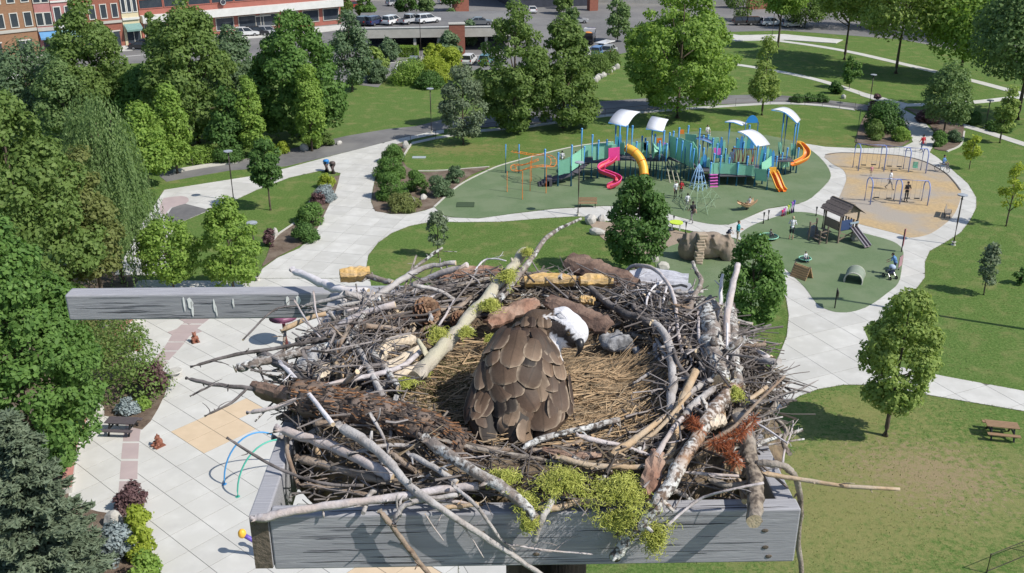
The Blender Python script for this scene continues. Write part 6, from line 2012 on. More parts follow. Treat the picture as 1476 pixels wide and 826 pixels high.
for i, (x, z, w, h) in enumerate([(.335, -.015, .0035, .04), (.352, -.012, .009, .03), (.356, -.03, .004, .045), (.42, -.02, .004, .035), (.424, -.04, .003, .03), (.475, -.012, .003, .025), (.63, -.01, .006, .03), (.66, -.005, .008, .025)]):
    X = bx + x * 1.15
    mb = MB(); n_ = 8
    b0 = len(mb.v); mb.v += [(X + math.cos(a) * w * (1 + .3 * math.sin(3 * a + i)), BACK - .0035, z - .02 + math.sin(a) * h * .7) for a in np.linspace(0, 2 * math.pi, n_, endpoint=False)]
    mb.face(tuple(range(b0, b0 + n_)))
    mb.build('dropping', M_drop, plat)
rk = random.Random(21)
M_crack = mat('plank_crack', (.06, .058, .06), (.04, .038, .04), 30, .95)
def crack(x, y, z, ln, h, face='f'):
    mb = MB(); k = 7; pts = []
    for i in range(k + 1):
        t = i / k; w_ = h * math.sin(math.pi * t) + .0002
        pts.append((x + (t - .5) * ln, z + rk.gauss(0, h * .5), w_))
    b0 = len(mb.v)
    for (a, c, w_) in pts:
        if face == 'f': mb.v += [(a, y, c - w_), (a, y, c + w_)]
        else: mb.v += [(a, c - w_, y), (a, c + w_, y)]
    for i in range(k): mb.face((b0 + 2 * i, b0 + 2 * i + 2, b0 + 2 * i + 3, b0 + 2 * i + 1))
    mb.build('crack', M_crack, plat)
for i in range(46):
    crack(rk.uniform(T + .1, PW - .1), -.0006, rk.uniform(-HB + .008, -.008), rk.uniform(.03, .20), rk.uniform(.0003, .0008))
for i in range(14):
    crack(rk.uniform(T + .1, PW - .1), .0006, rk.uniform(.006, T - .006), rk.uniform(.04, .16), rk.uniform(.0004, .0010), 't')
for i in range(30):
    crack(rk.uniform(bx + .1, .1), BACK - .0016, rk.uniform(-.085, -.008), rk.uniform(.04, .22), rk.uniform(.0003, .0008))
# lichen crust on the end grain of the corner
mb = MB(); rl = random.Random(2)
for k in range(46):
    mb.ball((rl.uniform(.004, .036), -.001, rl.uniform(-.105, -.03)), (rl.uniform(.0015, .004), .0015, rl.uniform(.0015, .004)), 6, 4)
tag(mb.build('lichen_crust', M_lichen_o, plat), kind='stuff')
mb = MB(); mb.box((T / 2, -.0015, -HB / 2), (T - .004, .003, HB - .012)); mb.build('end_grain', M_endgrain, plat)
for x, z in ((PW - .09, -.03), (PW - .075, -.055), (PW - .07, -.1), (PW - .06, -.125), (.5, -.05), (.8, -.06), (.62, -.11)):
    mb = MB(); mb.ball((x, -.0005, z), (.008, .0025, .005), 8, 4); mb.build('knot', M_endgrain, plat)

# ================================================================== NEST
NC = Vector((.06, 2.33))
def prof(x, y):
    dx, dy = (x - NC.x) / .60, (y - NC.y) / .56
    r = math.hypot(dx, dy)
    f = max(0.0, -dy / r) if r > 1e-6 else 0.0
    f = f * f * (3 - 2 * f)
    r0 = .40 + .30 * f; top = .085 - .045 * f; r1 = r0 + .38 - .18 * f
    if r < r0: z = .03
    elif r < r1: z = .03 + top * math.sin((r - r0) / (r1 - r0) * math.pi / 2)
    elif r < 1.12: z = .03 + top - (.01 + top) * (r - r1) / (1.12 - r1)
    else: z = .02
    return z
def NP(px, py, off=0.0):
    h = .06
    for _ in range(6):
        p = G(px, py, ZP + h)
        h = .5 * h + .5 * (prof(p.x, p.y) + off)
    return G(px, py, ZP + h)
YF = (FL.y + FR.y) / 2 - .035
def NPT(p, off):
    if len(p) == 3:
        if p[2] == 'f': return atY(p[0], p[1], YF)
        return G(p[0], p[1], ZP + p[2])
    return NP(p[0], p[1], off)

STK = {
    'grey': mat('stick_grey', (.43, .40, .385), (.19, .165, .15), 60, .9, .9, 110, c3=(.44, .42, .41), s3=14, detail=8, bdist=.005),
    'pale': mat('stick_pale', (.58, .54, .55), (.33, .295, .29), 60, .85, .7, 90, c3=(.46, .39, .36), s3=14, detail=8, bdist=.005),
    'white': mat('stick_bleached', (.70, .68, .71), (.50, .475, .49), 26, .85, .6, 80, detail=8, bdist=.005),
    'brown': mat('stick_brown', (.30, .21, .15), (.12, .088, .066), 60, .9, .9, 110, c3=(.32, .26, .21), s3=14, detail=8, bdist=.005),
    'lichen': mat('stick_lichen', (.60, .60, .58), (.075, .065, .058), 85, .95, 1.0, 130, lo=.44, hi=.56, c3=(.24, .20, .175), s3=18, detail=6, bdist=.005),
    'tan': mat('stick_tan', (.52, .38, .24), (.34, .235, .145), 30, .85, .7, 90, c3=(.44, .36, .27), s3=14, detail=8, bdist=.005),
    'dark': mat('stick_dark', (.13, .115, .11), (.05, .043, .042), 60, .9, .9, 110, c3=(.19, .17, .165), s3=16, detail=8, bdist=.005),
    'bark': mat('stick_bark', (.30, .25, .20), (.10, .08, .066), 70, .95, 1.0, 120, lo=.4, hi=.6, c3=(.36, .32, .28), s3=9, detail=9, bdist=.005),
    'mosslog': mat('stick_mosslog', (.50, .45, .38), (.33, .29, .235), 30, .9, .9, 90, c3=(.44, .41, .31), s3=9, detail=8, bdist=.005),
    'rust': mat('stick_rustlichen', (.60, .60, .58), (.10, .085, .075), 85, .95, 1.0, 130, lo=.44, hi=.56, c3=(.33, .19, .11), s3=9, detail=6, bdist=.005),
}
M_cut = mat('cut_wood', (.66, .54, .38), (.52, .40, .26), 40, .8, .3)
def stick_mesh(pts, r0, r1, seed, knots=2, n=9, seg=5, rough=.10):
    rnd = random.Random(seed)
    c = smooth_line(pts, seg)
    # small wander so that no stick is a clean curve
    out = []
    L_ = len(c)
    for i, p in enumerate(c):
        j = .16 * (r0 + r1) / 2
        out.append(p + Vector((rnd.uniform(-j, j), rnd.uniform(-j, j), rnd.uniform(-j, j))) * (0 if i in (0, L_ - 1) else 1))
    rad = [(r0 + (r1 - r0) * i / (L_ - 1)) * rnd.uniform(1 - rough * .6, 1 + rough * .7) for i in range(L_)]
    mb = MB(); mb.smooth = True
    ph = [rnd.uniform(0, 6.3) for _ in range(3)]
    mb.tube(out, rad, n, cap=False, rmod=lambda i, j: 1 + rough * (.6 * math.sin(j * 2 * math.pi / n * 2 + ph[0] + i * .7) + .5 * math.sin(j * 2 * math.pi / n * 3 + ph[1] + i * 1.3)) + rnd.uniform(-rough, rough) * .5)
    mb.cur = 1; mb.smooth = False
    mb.face(tuple(reversed(range(n)))); e = (L_ - 1) * n; mb.face(tuple(range(e, e + n)))
    mb.cur = 0; mb.smooth = True
    if r0 < .0075 and L_ > 4:
        for k in range(rnd.choice([1, 2, 3])):
            i = rnd.randrange(1, L_ - 1)
            p = out[i]; d = (out[i + 1] - out[i - 1]).normalized(); _, u, v = frame(d)
            a = rnd.uniform(0, 6.3); s_ = (u * math.cos(a) + v * math.sin(a) + d * rnd.uniform(.4, 1.4)); s_.z = abs(s_.z) * .5; s_.normalize()
            ln = rnd.uniform(.02, .075); q = Vector((rnd.gauss(0, .2), rnd.gauss(0, .2), rnd.gauss(0, .15)))
            mb.tube([p, p + s_ * ln * .4, p + (s_ + q * .6).normalized() * ln * .75, p + (s_ + q).normalized() * ln], [rad[i] * .5, rad[i] * .4, rad[i] * .3, rad[i] * .18], 5)
    for k in range(knots):
        i = rnd.randrange(1, max(2, L_ - 1))
        p = out[i]; d = (out[min(i + 1, L_ - 1)] - out[i - 1]).normalized(); _, u, v = frame(d)
        a = rnd.uniform(0, 6.3); s_ = (u * math.cos(a) + v * math.sin(a) + d * rnd.uniform(-.5, .9)).normalized()
        ln = rad[i] * rnd.uniform(1.5, 3.6)
        mb.tube([p, p + s_ * ln * .6, p + s_ * ln], [rad[i] * .5, rad[i] * .36, rad[i] * .22], 6)
    return mb
NS = 'sticks of the nest'
def px_r(t, p): return t / 2 * (p - EYE).dot(_f) / FPX
_sid = 0
def stick(label, kind, t, pts, off=.0, taper=.7, knots=2, name='stick', cut=True, rough=.10, group=NS):
    global _sid
    _sid += 1
    P = [NPT(p, off) for p in pts]
    r0 = px_r(t, P[0])
    mb = stick_mesh(P, r0, r0 * taper, _sid * 17, knots, 12 if t > 14 else 8, 6 if t > 9 else 5, rough)
    o0 = P[0]
    o = mb.build(name, [STK[kind], M_cut if cut else STK[kind]], None, off=tuple(o0))
    o.location = o0
    tag(o, label, 'stick', group)
    return o

stick('long bleached stick resting across the front board', 'pale', 13, [(361,749,.012),(425,737,.02),(487,727,.03),(561,718,.035),(647,704,.04),(690,700,.045)], .02, .95)
stick('pale thick stick with a fresh tan cut end over the side board', 'pale', 14, [(397,617,.05),(473,641,.04),(527,667,.045),(566,689,.03)], .02, 1.0)
stick('brown stick lying beneath the pale cut-ended one', 'brown', 12, [(427,660,.0),(476,673,.0),(533,689,.01),(584,696,.02)], 0, .9)
stick('thin dark twig reaching out over the blue hoop', 'dark', 4, [(327,631,.06),(380,664,.03),(430,687,.01),(481,699,.0),(524,700,.0)], 0, 1.2)
stick('smooth pinkish twig slanting over the bark log', 'white', 6, [(403,522,.10),(440,562,.11),(480,612,.10)], 0, 1.1)
stick('long grey stick sliding down past the front board', 'grey', 15, [(487,613,.09),(533,641,.08),(561,667,.07),(590,701,.055),(636,733,.035),(707,779,'f'),(785,832,'f')], 0, .45, 4)
stick('lichen-crusted branch with an orange cut end above the front board', 'lichen', 17, [(612,632,.09),(673,673,.08),(740,713,.05),(772,747,.02)], 0, .8, 3)
stick('knobbly brown stick hanging down the front board', 'brown', 9, [(547,736,.03),(567,761,'f'),(593,796,'f'),(622,832,'f')], 0, .8, 3)
stick('crooked grey stick forking over the front board', 'grey', 9, [(567,755,'f'),(581,730,.03),(607,721,.04),(661,713,.045)], 0, .8, 2)
stick('slim grey stick crossing the front board top', 'grey', 6, [(653,699,.06),(690,733,.035),(721,776,'f'),(742,792,'f')], 0, .7, 2)
stick('grey stick running down to the lichen-crusted branch', 'grey', 9, [(587,653,.06),(624,673,.065),(659,696,.05)], 0, .9)
stick('short stick with a yellow cut face in the front corner', 'brown', 8, [(563,652,.06),(580,666,.05),(601,681,.04)], 0, .9)
stick('mottled stick lying along the front board top', 'tan', 7, [(636,732,.02),(662,730,.02),(690,727,.025)], 0, .9)
stick('hair-thin pale twig dangling before the front board', 'pale', 2.6, [(613,741,.03),(625,760,'f'),(639,779,'f')], 0, .7, 0)
stick('straight pale twig dangling before the front board', 'pale', 2.6, [(661,750,'f'),(680,776,'f'),(697,804,'f')], 0, .7, 1)
stick('pale twig lying across the face of the front board', 'pale', 3.2, [(729,784,'f'),(786,793,'f'),(854,799,'f')], 0, .8, 2)
stick('grey stub with a forked dark tip over the front board', 'grey', 11, [(798,717,.03),(784,742,.015),(776,762,'f'),(770,780,'f')], 0, .8, 3)
stick('lichen-covered stick below the straw lining', 'lichen', 10, [(752,648,.06),(780,633,.07),(846,616,.075),(893,605,.07)], 0, .85, 3)
stick('curved tan stick behind the moss', 'tan', 9, [(800,658,.07),(849,670,.065),(920,673,.06),(971,664,.06)], 0, .85)
stick('long brown stick just below the bird tail', 'brown', 8, [(650,638,.055),(700,646,.055),(747,650,.05),(793,647,.05),(839,636,.05)], 0, .9)
stick('big rusty lichen branch slanting across the front corner', 'rust', 21, [(1062,555,.11),(1030,590,.11),(994,647,.10),(971,687,.08),(943,733,.04),(906,775,'f'),(886,804,'f')], 0, .72, 5)
stick('stout bark-covered branch standing over the front board', 'bark', 22, [(1066,596,.10),(1077,639,.08),(1083,670,.06),(1089,704,.045),(1087,752,.03)], 0, .95, 2)
stick('pale curved twig in front of the stout bark branch', 'pale', 4.5, [(960,759,'f'),(1006,721,.03),(1049,707,.07),(1101,696,.09)], 0, .8, 0)
stick('bark-covered branch arching over the side board and hanging down', 'bark', 11, [(1088,668,.07),(1112,668,.08),(1132,673,.07),(1146,686,.04),(1152,708,-.02),(1154,742,-.1),(1150,772,-.18),(1156,830,-.3)], 0, .75, 3)
stick('long pale stick pointing out over the dry lawn', 'tan', 8, [(1097,682,.06),(1141,689,.05),(1222,701,.05),(1297,705,.05)], 0, .65, 3)
stick('brown twig with a white tip pointing up over the path', 'brown', 7, [(1004,646,.10),(1052,620,.12),(1089,583,.14),(1131,542,.16)], 0, .55, 1)
stick('thin pale twig sticking out over the tree shadow', 'white', 4, [(1083,606,.06),(1110,622,.06),(1136,640,.06)], 0, .6, 2)
stick('short grey twig sticking out over the tree shadow', 'grey', 4, [(1085,612,.06),(1104,606,.06),(1128,601,.06)], 0, .6, 2)
stick('upright grey pole-like stick at the nest rim beside the leafy tree', 'pale', 11, [(1047,506,.10),(1048,457,.15),(1056,411,.20),(1064,381,.235)], 0, .85, 1)
stick('thin upright white stem below the pole-like stick', 'white', 4.5, [(1047,535,.10),(1048,500,.13),(1048,466,.16)], 0, .8, 0)
stick('short upright pale twig at the nest rim', 'white', 6, [(1039,440,.13),(1039,413,.17),(1042,395,.20)], 0, .7, 1)
stick('thick pale lichen limb along the nest rim', 'lichen', 27, [(1020,440,.12),(1022,470,.125),(1027,505,.12),(1036,552,.10)], 0, .95, 5, rough=.2)
stick('second lichen limb behind the thick pale one', 'lichen', 16, [(1052,440,.09),(1056,480,.10),(1058,520,.10),(1066,560,.09)], 0, .9, 4)
stick('lichen stub at the outer rim', 'lichen', 11, [(1056,520,.09),(1064,500,.11),(1076,487,.13)], 0, .8, 2)
stick('broken brown stub pointing over the lawn edge', 'brown', 7, [(1066,499,.10),(1085,498,.10),(1104,497,.10)], 0, .9, 1)
stick('looping grey branch arching over the nest wall', 'pale', 6, [(900,392,.10),(916,383,.13),(943,388,.17),(964,411,.17),(973,438,.15),(978,484,.12),(985,512,.10)], 0, .7, 1)
stick('curled white twig inside the looping branch', 'white', 3.5, [(956,405,.15),(941,415,.15),(933,430,.14),(932,447,.12)], 0, .8, 0)
stick('straight white twig inside the looping branch', 'white', 3.5, [(961,413,.15),(957,430,.13),(953,452,.12)], 0, .8, 0)
stick('grey upright branch dividing the nest wall', 'grey', 12, [(934,462,.12),(954,476,.13),(965,500,.12),(970,545,.10),(966,595,.08)], 0, 1.0, 3)
stick('tan elbow-shaped stick against the thick pale limb', 'tan', 9, [(986,488,.11),(1000,511,.11),(1018,520,.11)], 0, .9, 1)
stick('thin cream twig over the tan elbow stick', 'pale', 5, [(1007,450,.14),(1008,489,.13),(1018,518,.12)], 0, .8, 0)
stick('dark crooked branch crossing the nest wall', 'dark', 9, [(838,404,.12),(868,431,.12),(898,450,.12),(940,466,.13)], 0, 1.1, 4)
stick('light brown stick under the looping branch', 'tan', 8, [(930,424,.11),(953,441,.12),(978,458,.12)], 0, 1.0, 1)
stick('short stout brown stick by the thick pale limb', 'brown', 13, [(974,456,.12),(990,463,.125),(1007,469,.125)], 0, .8, 1)
stick('kinked lichen branch rising above the rim', 'lichen', 9, [(990,459,.12),(999,430,.14),(1011,406,.16),(1003,390,.18),(998,377,.20)], 0, .6, 3)
stick('level grey stick on the rim', 'grey', 6, [(968,421,.12),(990,422,.125),(1013,420,.125)], 0, .8, 1)
stick('whitewashed pointed stick over the perch beam', 'white', 11, [(421,388,.06),(461,407,.05),(492,418,.05),(530,422,.05)], 0, 1.2, 0)
stick('lichen stub beside the orange wood block', 'lichen', 9, [(519,395,.09),(542,401,.09),(566,408,.09)], 0, .9, 2)
stick('long grey stick jutting over the central lawn', 'grey', 14, [(512,465,.09),(534,436,.10),(573,407,.12),(612,386,.14),(657,379,.16)], 0, .5, 3)
stick('thin lichen stick jutting up beside the long grey one', 'lichen', 6, [(578,404,.12),(606,380,.15),(638,357,.19)], 0, .6, 2)
stick('level grey twig in front of the perch beam', 'grey', 5.5, [(434,442,.05),(468,434,.07),(500,426,.09),(540,424,.1)], 0, 1.2, 1)
stick('thin twig reaching down over the plaza', 'dark', 3, [(350,490,.05),(393,448,.05),(430,440,.06)], 0, 1.2, 1)
stick('fine pale twig hanging beside the perch beam', 'pale', 3.2, [(424,432,.1),(441,461,.09),(466,492,.08)], 0, .7, 1)
stick('fine pale twig crossing the hanging one', 'pale', 3, [(452,420,.12),(455,448,.1),(462,470,.08)], 0, .7, 0)
stick('pale peeled stick behind the hanging twigs', 'tan', 8, [(405,478,.05),(435,462,.07),(470,452,.08)], 0, .9, 1)
stick('mottled lichen branch with a blunt end over the plaza', 'lichen', 14, [(338,532,.06),(370,522,.07),(426,510,.08),(480,498,.09)], 0, 1.0, 3)
stick('long dark twig with buds over the plaza', 'dark', 4.5, [(274,529,.06),(341,511,.07),(410,500,.08),(470,488,.09)], 0, 1.5, 6)
stick('forked dark twig over the round white stone', 'dark', 5, [(268,545,.06),(308,554,.06),(357,559,.06),(380,562,.06)], 0, 1.5, 4)
stick('side twig of the forked dark twig', 'dark', 3, [(274,571,.055),(292,562,.058),(308,554,.06)], 0, 1.0, 1)
stick('bent dark twig over the tan paving square', 'dark', 3.5, [(295,600,.045),(334,580,.05),(355,561,.06)], 0, 1.2, 2)
stick('long pale stick crossing toward the nest bowl', 'pale', 6.5, [(356,595,.06),(398,587,.08),(439,571,.10),(474,555,.12),(520,544,.12),(575,530,.12),(612,503,.12)], 0, 1.3, 3)
stick('dark lichen branch beside the blunt-ended one', 'dark', 13, [(375,509,.06),(403,525,.07),(438,548,.08),(455,560,.08)], 0, .9, 3)
stick('small twig hanging below the blunt-ended branch', 'dark', 3.5, [(372,522,.06),(377,540,.05),(385,556,.05)], 0, .7, 2)
stick('tan upright stick beside the orange splinter', 'tan', 9, [(481,503,.10),(484,520,.10),(489,542,.09)], 0, 1.0, 0)
stick('long grey stick leaning down beside the bark log', 'grey', 10, [(511,495,.12),(534,533,.12),(548,566,.11),(560,596,.10)], 0, .95, 2)
stick('lichen stick beside the leaning grey one', 'lichen', 10, [(526,488,.12),(541,514,.12),(556,532,.12),(575,560,.11)], 0, .9, 3)
stick('thick pale mossy log leaning over the nest rim', 'mosslog', 24, [(598,545,.10),(632,508,.11),(662,473,.12),(701,431,.13),(736,388,.15),(757,361,.17)], 0, .7, 3, rough=.12)
stick('lichen-crusted branch beside the mossy log with a bare tip', 'lichen', 14, [(716,436,.12),(740,405,.14),(765,374,.17),(793,338,.20),(838,315,.23)], 0, .3, 5)
stick('grey-brown stick under the reddish bark slab', 'grey', 8, [(655,418,.10),(680,415,.105),(704,412,.11)], 0, .9, 1)
stick('pale arched twig beyond the reddish bark slab', 'white', 3, [(684,390,.13),(697,376,.14),(712,373,.15),(730,376,.15)], 0, .6, 1)
stick('pale twig lying below the pine cone', 'pale', 4, [(632,470,.12),(645,450,.12),(655,432,.12)], 0, .8, 1)
stick('pale split stick near the stout bark branch', 'tan', 13, [(880,655,.07),(905,640,.08),(930,622,.09),(958,600,.09)], 0, .6, 1)
stick('shredded pale stick across the front corner', 'pale', 9, [(945,660,.08),(965,625,.09),(990,595,.10),(1008,580,.11)], 0, .6, 2)
stick('grey stick leaning on the shredded one', 'grey', 11, [(985,600,.10),(1005,578,.11),(1030,560,.11)], 0, .9, 2)
stick('grey stick across the perch beam end', 'grey', 9, [(440,452,.05),(500,440,.07),(560,425,.09)], 0, .8, 3)
stick('brown stick resting in the corner over the side board', 'brown', 8, [(430,698,-.02),(470,704,-.02),(540,716,-.01)], 0, .9, 2)
stick('lichen stick low in the front corner', 'lichen', 9, [(545,690,.0),(600,700,.01),(650,696,.02)], 0, .9, 3)
stick('bark stick low beside the stout branch', 'bark', 9, [(1020,690,.02),(1055,700,.02),(1095,690,.03)], 0, .9, 2)
stick('pale stick below the needle sprig', 'pale', 5, [(985,680,.05),(1025,684,.05),(1065,686,.05)], 0, .9, 2)
stick('bluish-grey stick tucked behind the rim limb', 'grey', 10, [(985,575,.09),(1010,555,.10),(1040,540,.11)], 0, .8, 1)

# generic sticks filling the wall of the nest
rs = random.Random(77)
KINDS_ = ['grey', 'grey', 'brown', 'lichen', 'pale', 'dark', 'dark', 'bark', 'tan', 'grey', 'brown', 'lichen']
proto = []
for i in range(268):
    a = rs.uniform(0, 2 * math.pi)
    rr = rs.uniform(.56, 1.10)
    if i >= 190:
        a = rs.choice([rs.uniform(-.5, .9), rs.uniform(2.2, 3.6)]); rr = rs.uniform(.55, 1.0)
    if i % 4 == 0: rr = rs.uniform(.95, 1.22)
    x, y = NC.x + math.cos(a) * rr * .60, NC.y + math.sin(a) * rr * .56
    ta = a + math.pi / 2 + rs.gauss(0, .55)
    ln = rs.uniform(.10, .38)
    dx, dy = math.cos(ta) * ln / 2, math.sin(ta) * ln / 2
    deep = rs.uniform(-.03, .03) if i >= 190 else rs.uniform(-.05, .012) if rr < 1.0 else rs.uniform(-.08, .015)
    tilt = rs.gauss(0, .04 if i >= 190 else .025)
    if i >= 240: ta = rs.uniform(0, 3.14)
    dx, dy = math.cos(ta) * ln / 2, math.sin(ta) * ln / 2
    pts = [Vector((x + dx * t, y + dy * t, 0)) for t in (-1, -.35, .3, 1)]
    ok = True
    for p, t in zip(pts, (-1, -.35, .3, 1)):
        p.z = ZP + prof(p.x, p.y) + deep + tilt * t
        p.x += rs.gauss(0, .008); p.y += rs.gauss(0, .008)
        q = p - Vector((FL.x, FL.y, ZP))
        u_, v_ = q.dot(AX), q.dot(BK)
        if p.z < ZP + .018 and (u_ < T + .02 or u_ > PW - T - .02 or v_ < T + .02): p.z = ZP + .018
        if v_ < -.05 or u_ < -.12 or u_ > PW + .1: ok = False
    if not ok: continue
    r0 = rs.choice([.003, .0045, .006, .008, .010, .0065])
    k = rs.choice(KINDS_)
    _sid += 1
    mb = stick_mesh(pts, r0, r0 * rs.uniform(.5, 1), _sid * 31, rs.choice([0, 1, 1, 2]), 7, 3)
    o = mb.build('stick', [STK[k], M_cut if rs.random() < .3 else STK[k]], None, off=tuple(pts[0])); o.location = pts[0]
    lab = {'grey': 'weathered grey stick woven into the nest wall', 'brown': 'brown barked stick woven into the nest wall', 'lichen': 'lichen-speckled stick woven into the nest wall', 'pale': 'pale peeled stick woven into the nest wall',
           'dark': 'dark stick woven into the nest wall', 'bark': 'rough barked stick woven into the nest wall', 'tan': 'tan barkless stick woven into the nest wall'}[k]
    sec = ['beside the thick pale limb', 'behind the looping branch', 'behind the bird under the yellow wood', 'around the pine cone', 'near the cream driftwood', 'below the rotten log', 'in front of the bird by the moss', 'near the rusty branch'][int(((a % (2 * math.pi)) + math.pi / 8) / (math.pi / 4)) % 8]
    lab = ('thin ' if r0 < .0055 else 'stout ') + lab.replace('woven into the nest wall', 'in the nest wall ' + sec)
    tag(o, lab, 'stick', 'nest wall sticks ' + sec + ', ' + k + (' thin' if r0 < .0055 else ' stout'))

# matted bowl under everything
def bowl():
    M_b = mat('matted_debris', (.17, .125, .085), (.06, .046, .034), 60, .95, 1.0, 150, c3=(.24, .18, .115), s3=16, detail=9, bdist=.005)
    bm_v, bm_f = [], []
    nr, na = 26, 72
    rb = random.Random(9)
    for i in range(nr + 1):
        r = 1.13 * i / nr
        for j in range(na):
            a = 2 * math.pi * j / na
            x, y = NC.x + math.cos(a) * r * .60, NC.y + math.sin(a) * r * .56
            z = ZP + prof(x, y) - .022 - (.05 * max(0, (r - .85) / .28) ** 2) + rb.gauss(0, .005)
            if r > 1.05: z -= .08
            y = max(y, FL.y + T + .05 + (x - FL.x) * AX.y / AX.x)
            bm_v.append((x - NC.x, y - NC.y, z - ZP))
    for i in range(nr):
        for j in range(na):
            j2 = (j + 1) % na
            bm_f.append((i * na + j, i * na + j2, (i + 1) * na + j2, (i + 1) * na + j)[::-1])
    me = bpy.data.meshes.new('nest_bowl'); me.from_pydata(bm_v, [], bm_f); me.materials.append(M_b)
    o = mesh_obj('nest_bowl', me); o.location = (NC.x, NC.y, ZP)
    tag(o, 'dark matted bowl of soil and bark crumbs under the nest lining', 'nest')
    return o
bowl()

def fibres(name, label, n, gen, mats, sides=3, parent=None, kind='stuff', loc=None):
    """many thin fibres as one mesh; gen(i) -> (points, radius)"""
    V, F, MI = [], [], []
    for i in range(n):
        g = gen(i)
        if g is None: continue
        pts, r, mi = g
        b0 = len(V); k = len(pts)
        for q, p in enumerate(pts):
            d = (pts[min(q + 1, k - 1)] - pts[max(q - 1, 0)])
            if d.length < 1e-7: d = Vector((1, 0, 0))
            _, u, v = frame(d)
            rr = r * (1 - .45 * q / (k - 1))
            for s_ in range(sides):
                a = 2 * math.pi * s_ / sides
                V.append(tuple(p + u * (math.cos(a) * rr) + v * (math.sin(a) * rr)))
        for q in range(k - 1):
            for s_ in range(sides):
                s2 = (s_ + 1) % sides
                F.append((b0 + q * sides + s_, b0 + q * sides + s2, b0 + (q + 1) * sides + s2, b0 + (q + 1) * sides + s_)); MI.append(mi)
    if loc is not None: V = [(a - loc[0], b - loc[1], c - loc[2]) for a, b, c in V]
    me = bpy.data.meshes.new(name); me.from_pydata(V, [], F)
    for m_ in mats: me.materials.append(m_)
    me.polygons.foreach_set('material_index', MI)
    o = mesh_obj(name, me, parent)
    if loc is not None: o.location = loc
    if label: tag(o, label)
    if kind: o['kind'] = kind
    return o
def fibremat(name, a, b, c): 
    m = leafmat(name, a, b, c, .12, 6.0)
    return m
M_straw = fibremat('straw', (.26, .17, .095), (.56, .41, .25), (.38, .26, .15))
M_straw2 = fibremat('dead_grass', (.12, .09, .06), (.30, .23, .15), (.19, .145, .09))
M_twig = fibremat('fine_twig', (.045, .036, .03), (.26, .22, .19), (.12, .10, .085))
rf = random.Random(5)
def straw(i):
    a = rf.uniform(0, 6.283); r = math.sqrt(rf.random())
    x, y = .135 + math.cos(a) * r * .22, 2.17 + math.sin(a) * r * .22
    if i % 5 == 0: x, y = .06 + math.cos(a) * r * .32, 2.26 + math.sin(a) * r * .30
    ang = .45 + .5 * math.sin(x * 23 + 1) * math.sin(y * 19) + rf.gauss(0, .22) if rf.random() < .8 else rf.uniform(0, 3.14)
    ln = rf.uniform(.04, .22)
    z = ZP + prof(x, y) + rf.uniform(-.016, .014)
    d = Vector((math.cos(ang), math.sin(ang), 0)) * ln / 2
    b = rf.gauss(0, .02); tz = rf.gauss(0, .010)
    n_ = Vector((-d.y, d.x, 0)).normalized()
    c = Vector((x, y, z))
    p, q = c - d, c + d
    p.z = ZP + prof(p.x, p.y) + (z - ZP - prof(x, y)) - tz; q.z = ZP + prof(q.x, q.y) + (z - ZP - prof(x, y)) + tz
    return [p, c + n_ * b, q], rf.choice([.0006, .0008, .0010, .0014, .0022]), 0 if rf.random() < .68 else 1
fibres('straw_lining', 'pale straw and dry grass lining the nest bowl', 5200, straw, [M_straw, M_straw2])
def twigs(i):
    a = rf.uniform(0, 6.283); r = rf.uniform(.55, 1.1)
    x, y = NC.x + math.cos(a) * r * .60, NC.y + math.sin(a) * r * .56
    if ((y - FL.y) < T + .03) or (math.sin(a) < -.3 and rf.random() < .5): return None
    ang = a + math.pi / 2 + rf.gauss(0, .8)
    ln = rf.uniform(.025, .14)
    d = Vector((math.cos(ang), math.sin(ang), rf.gauss(0, .22))) * ln / 2
    c = Vector((x, y, ZP + prof(x, y) + rf.uniform(-.03, .012) - max(0, r - 1) * .2))
    n_ = Vector((-d.y, d.x, rf.gauss(0, .3) * ln)).normalized() * rf.gauss(0, .008)
    return [c - d, c + n_, c + d], rf.choice([.0008, .0012, .0018, .0026, .0036]), 0 if rf.random() < .75 else 1
fibres('twig_debris', 'fine twigs and plant stems packed between the nest sticks', 4200, twigs, [M_twig, M_straw2], 4)
M_moss_dk = fibremat('dry_moss', (.095, .088, .040), (.19, .165, .075), (.135, .12, .055))
M_tangle = fibremat('tangle_twig', (.05, .042, .038), (.40, .36, .345), (.16, .135, .122))
def tangle(i):
    if i % 3 == 0:      # corners of the box
        x, y = FL.x + rf.uniform(.05, PW - .05), FL.y + rf.uniform(.06, .5); z = ZP + rf.uniform(-.10, .015)
        if math.hypot((x - NC.x) / .6, (y - NC.y) / .56) < .85: return None
        ang = rf.uniform(0, 3.14)
    else:
        a = rf.uniform(0, 6.283)
        if rf.random() < .55: a = rf.choice([rf.gauss(.15, .5), rf.gauss(2.9, .6)])
        r = rf.uniform(.62, 1.12)
        x, y = NC.x + math.cos(a) * r * .60, NC.y + math.sin(a) * r * .56
        z = ZP + prof(x, y) + rf.uniform(-.035, .04)
        ang = a + math.pi / 2 + rf.gauss(0, .9)
        if abs(x - .02) < .26 and y < 2.12: z = ZP + prof(x, y) - rf.uniform(.005, .03)
    ln = rf.uniform(.06, .26)
    d = Vector((math.cos(ang), math.sin(ang), rf.gauss(0, .16))) * ln / 2
    c = Vector((x, y, z))
    pts = [c - d, c - d * .35 + Vector((rf.gauss(0, .006), rf.gauss(0, .006), rf.gauss(0, .004))), c + d * .3 + Vector((rf.gauss(0, .008), rf.gauss(0, .008), rf.gauss(0, .005))), c + d]
    for p in pts:
        q = p - Vector((FL.x, FL.y, ZP)); u_, v_ = q.dot(AX), q.dot(BK)
        if v_ < T and p.z < ZP + .004: return None
        if (u_ < T or u_ > PW - T) and p.z < ZP + .006: return None
    return pts, rf.choice([.0010, .0014, .0019, .0026, .0034]), 0
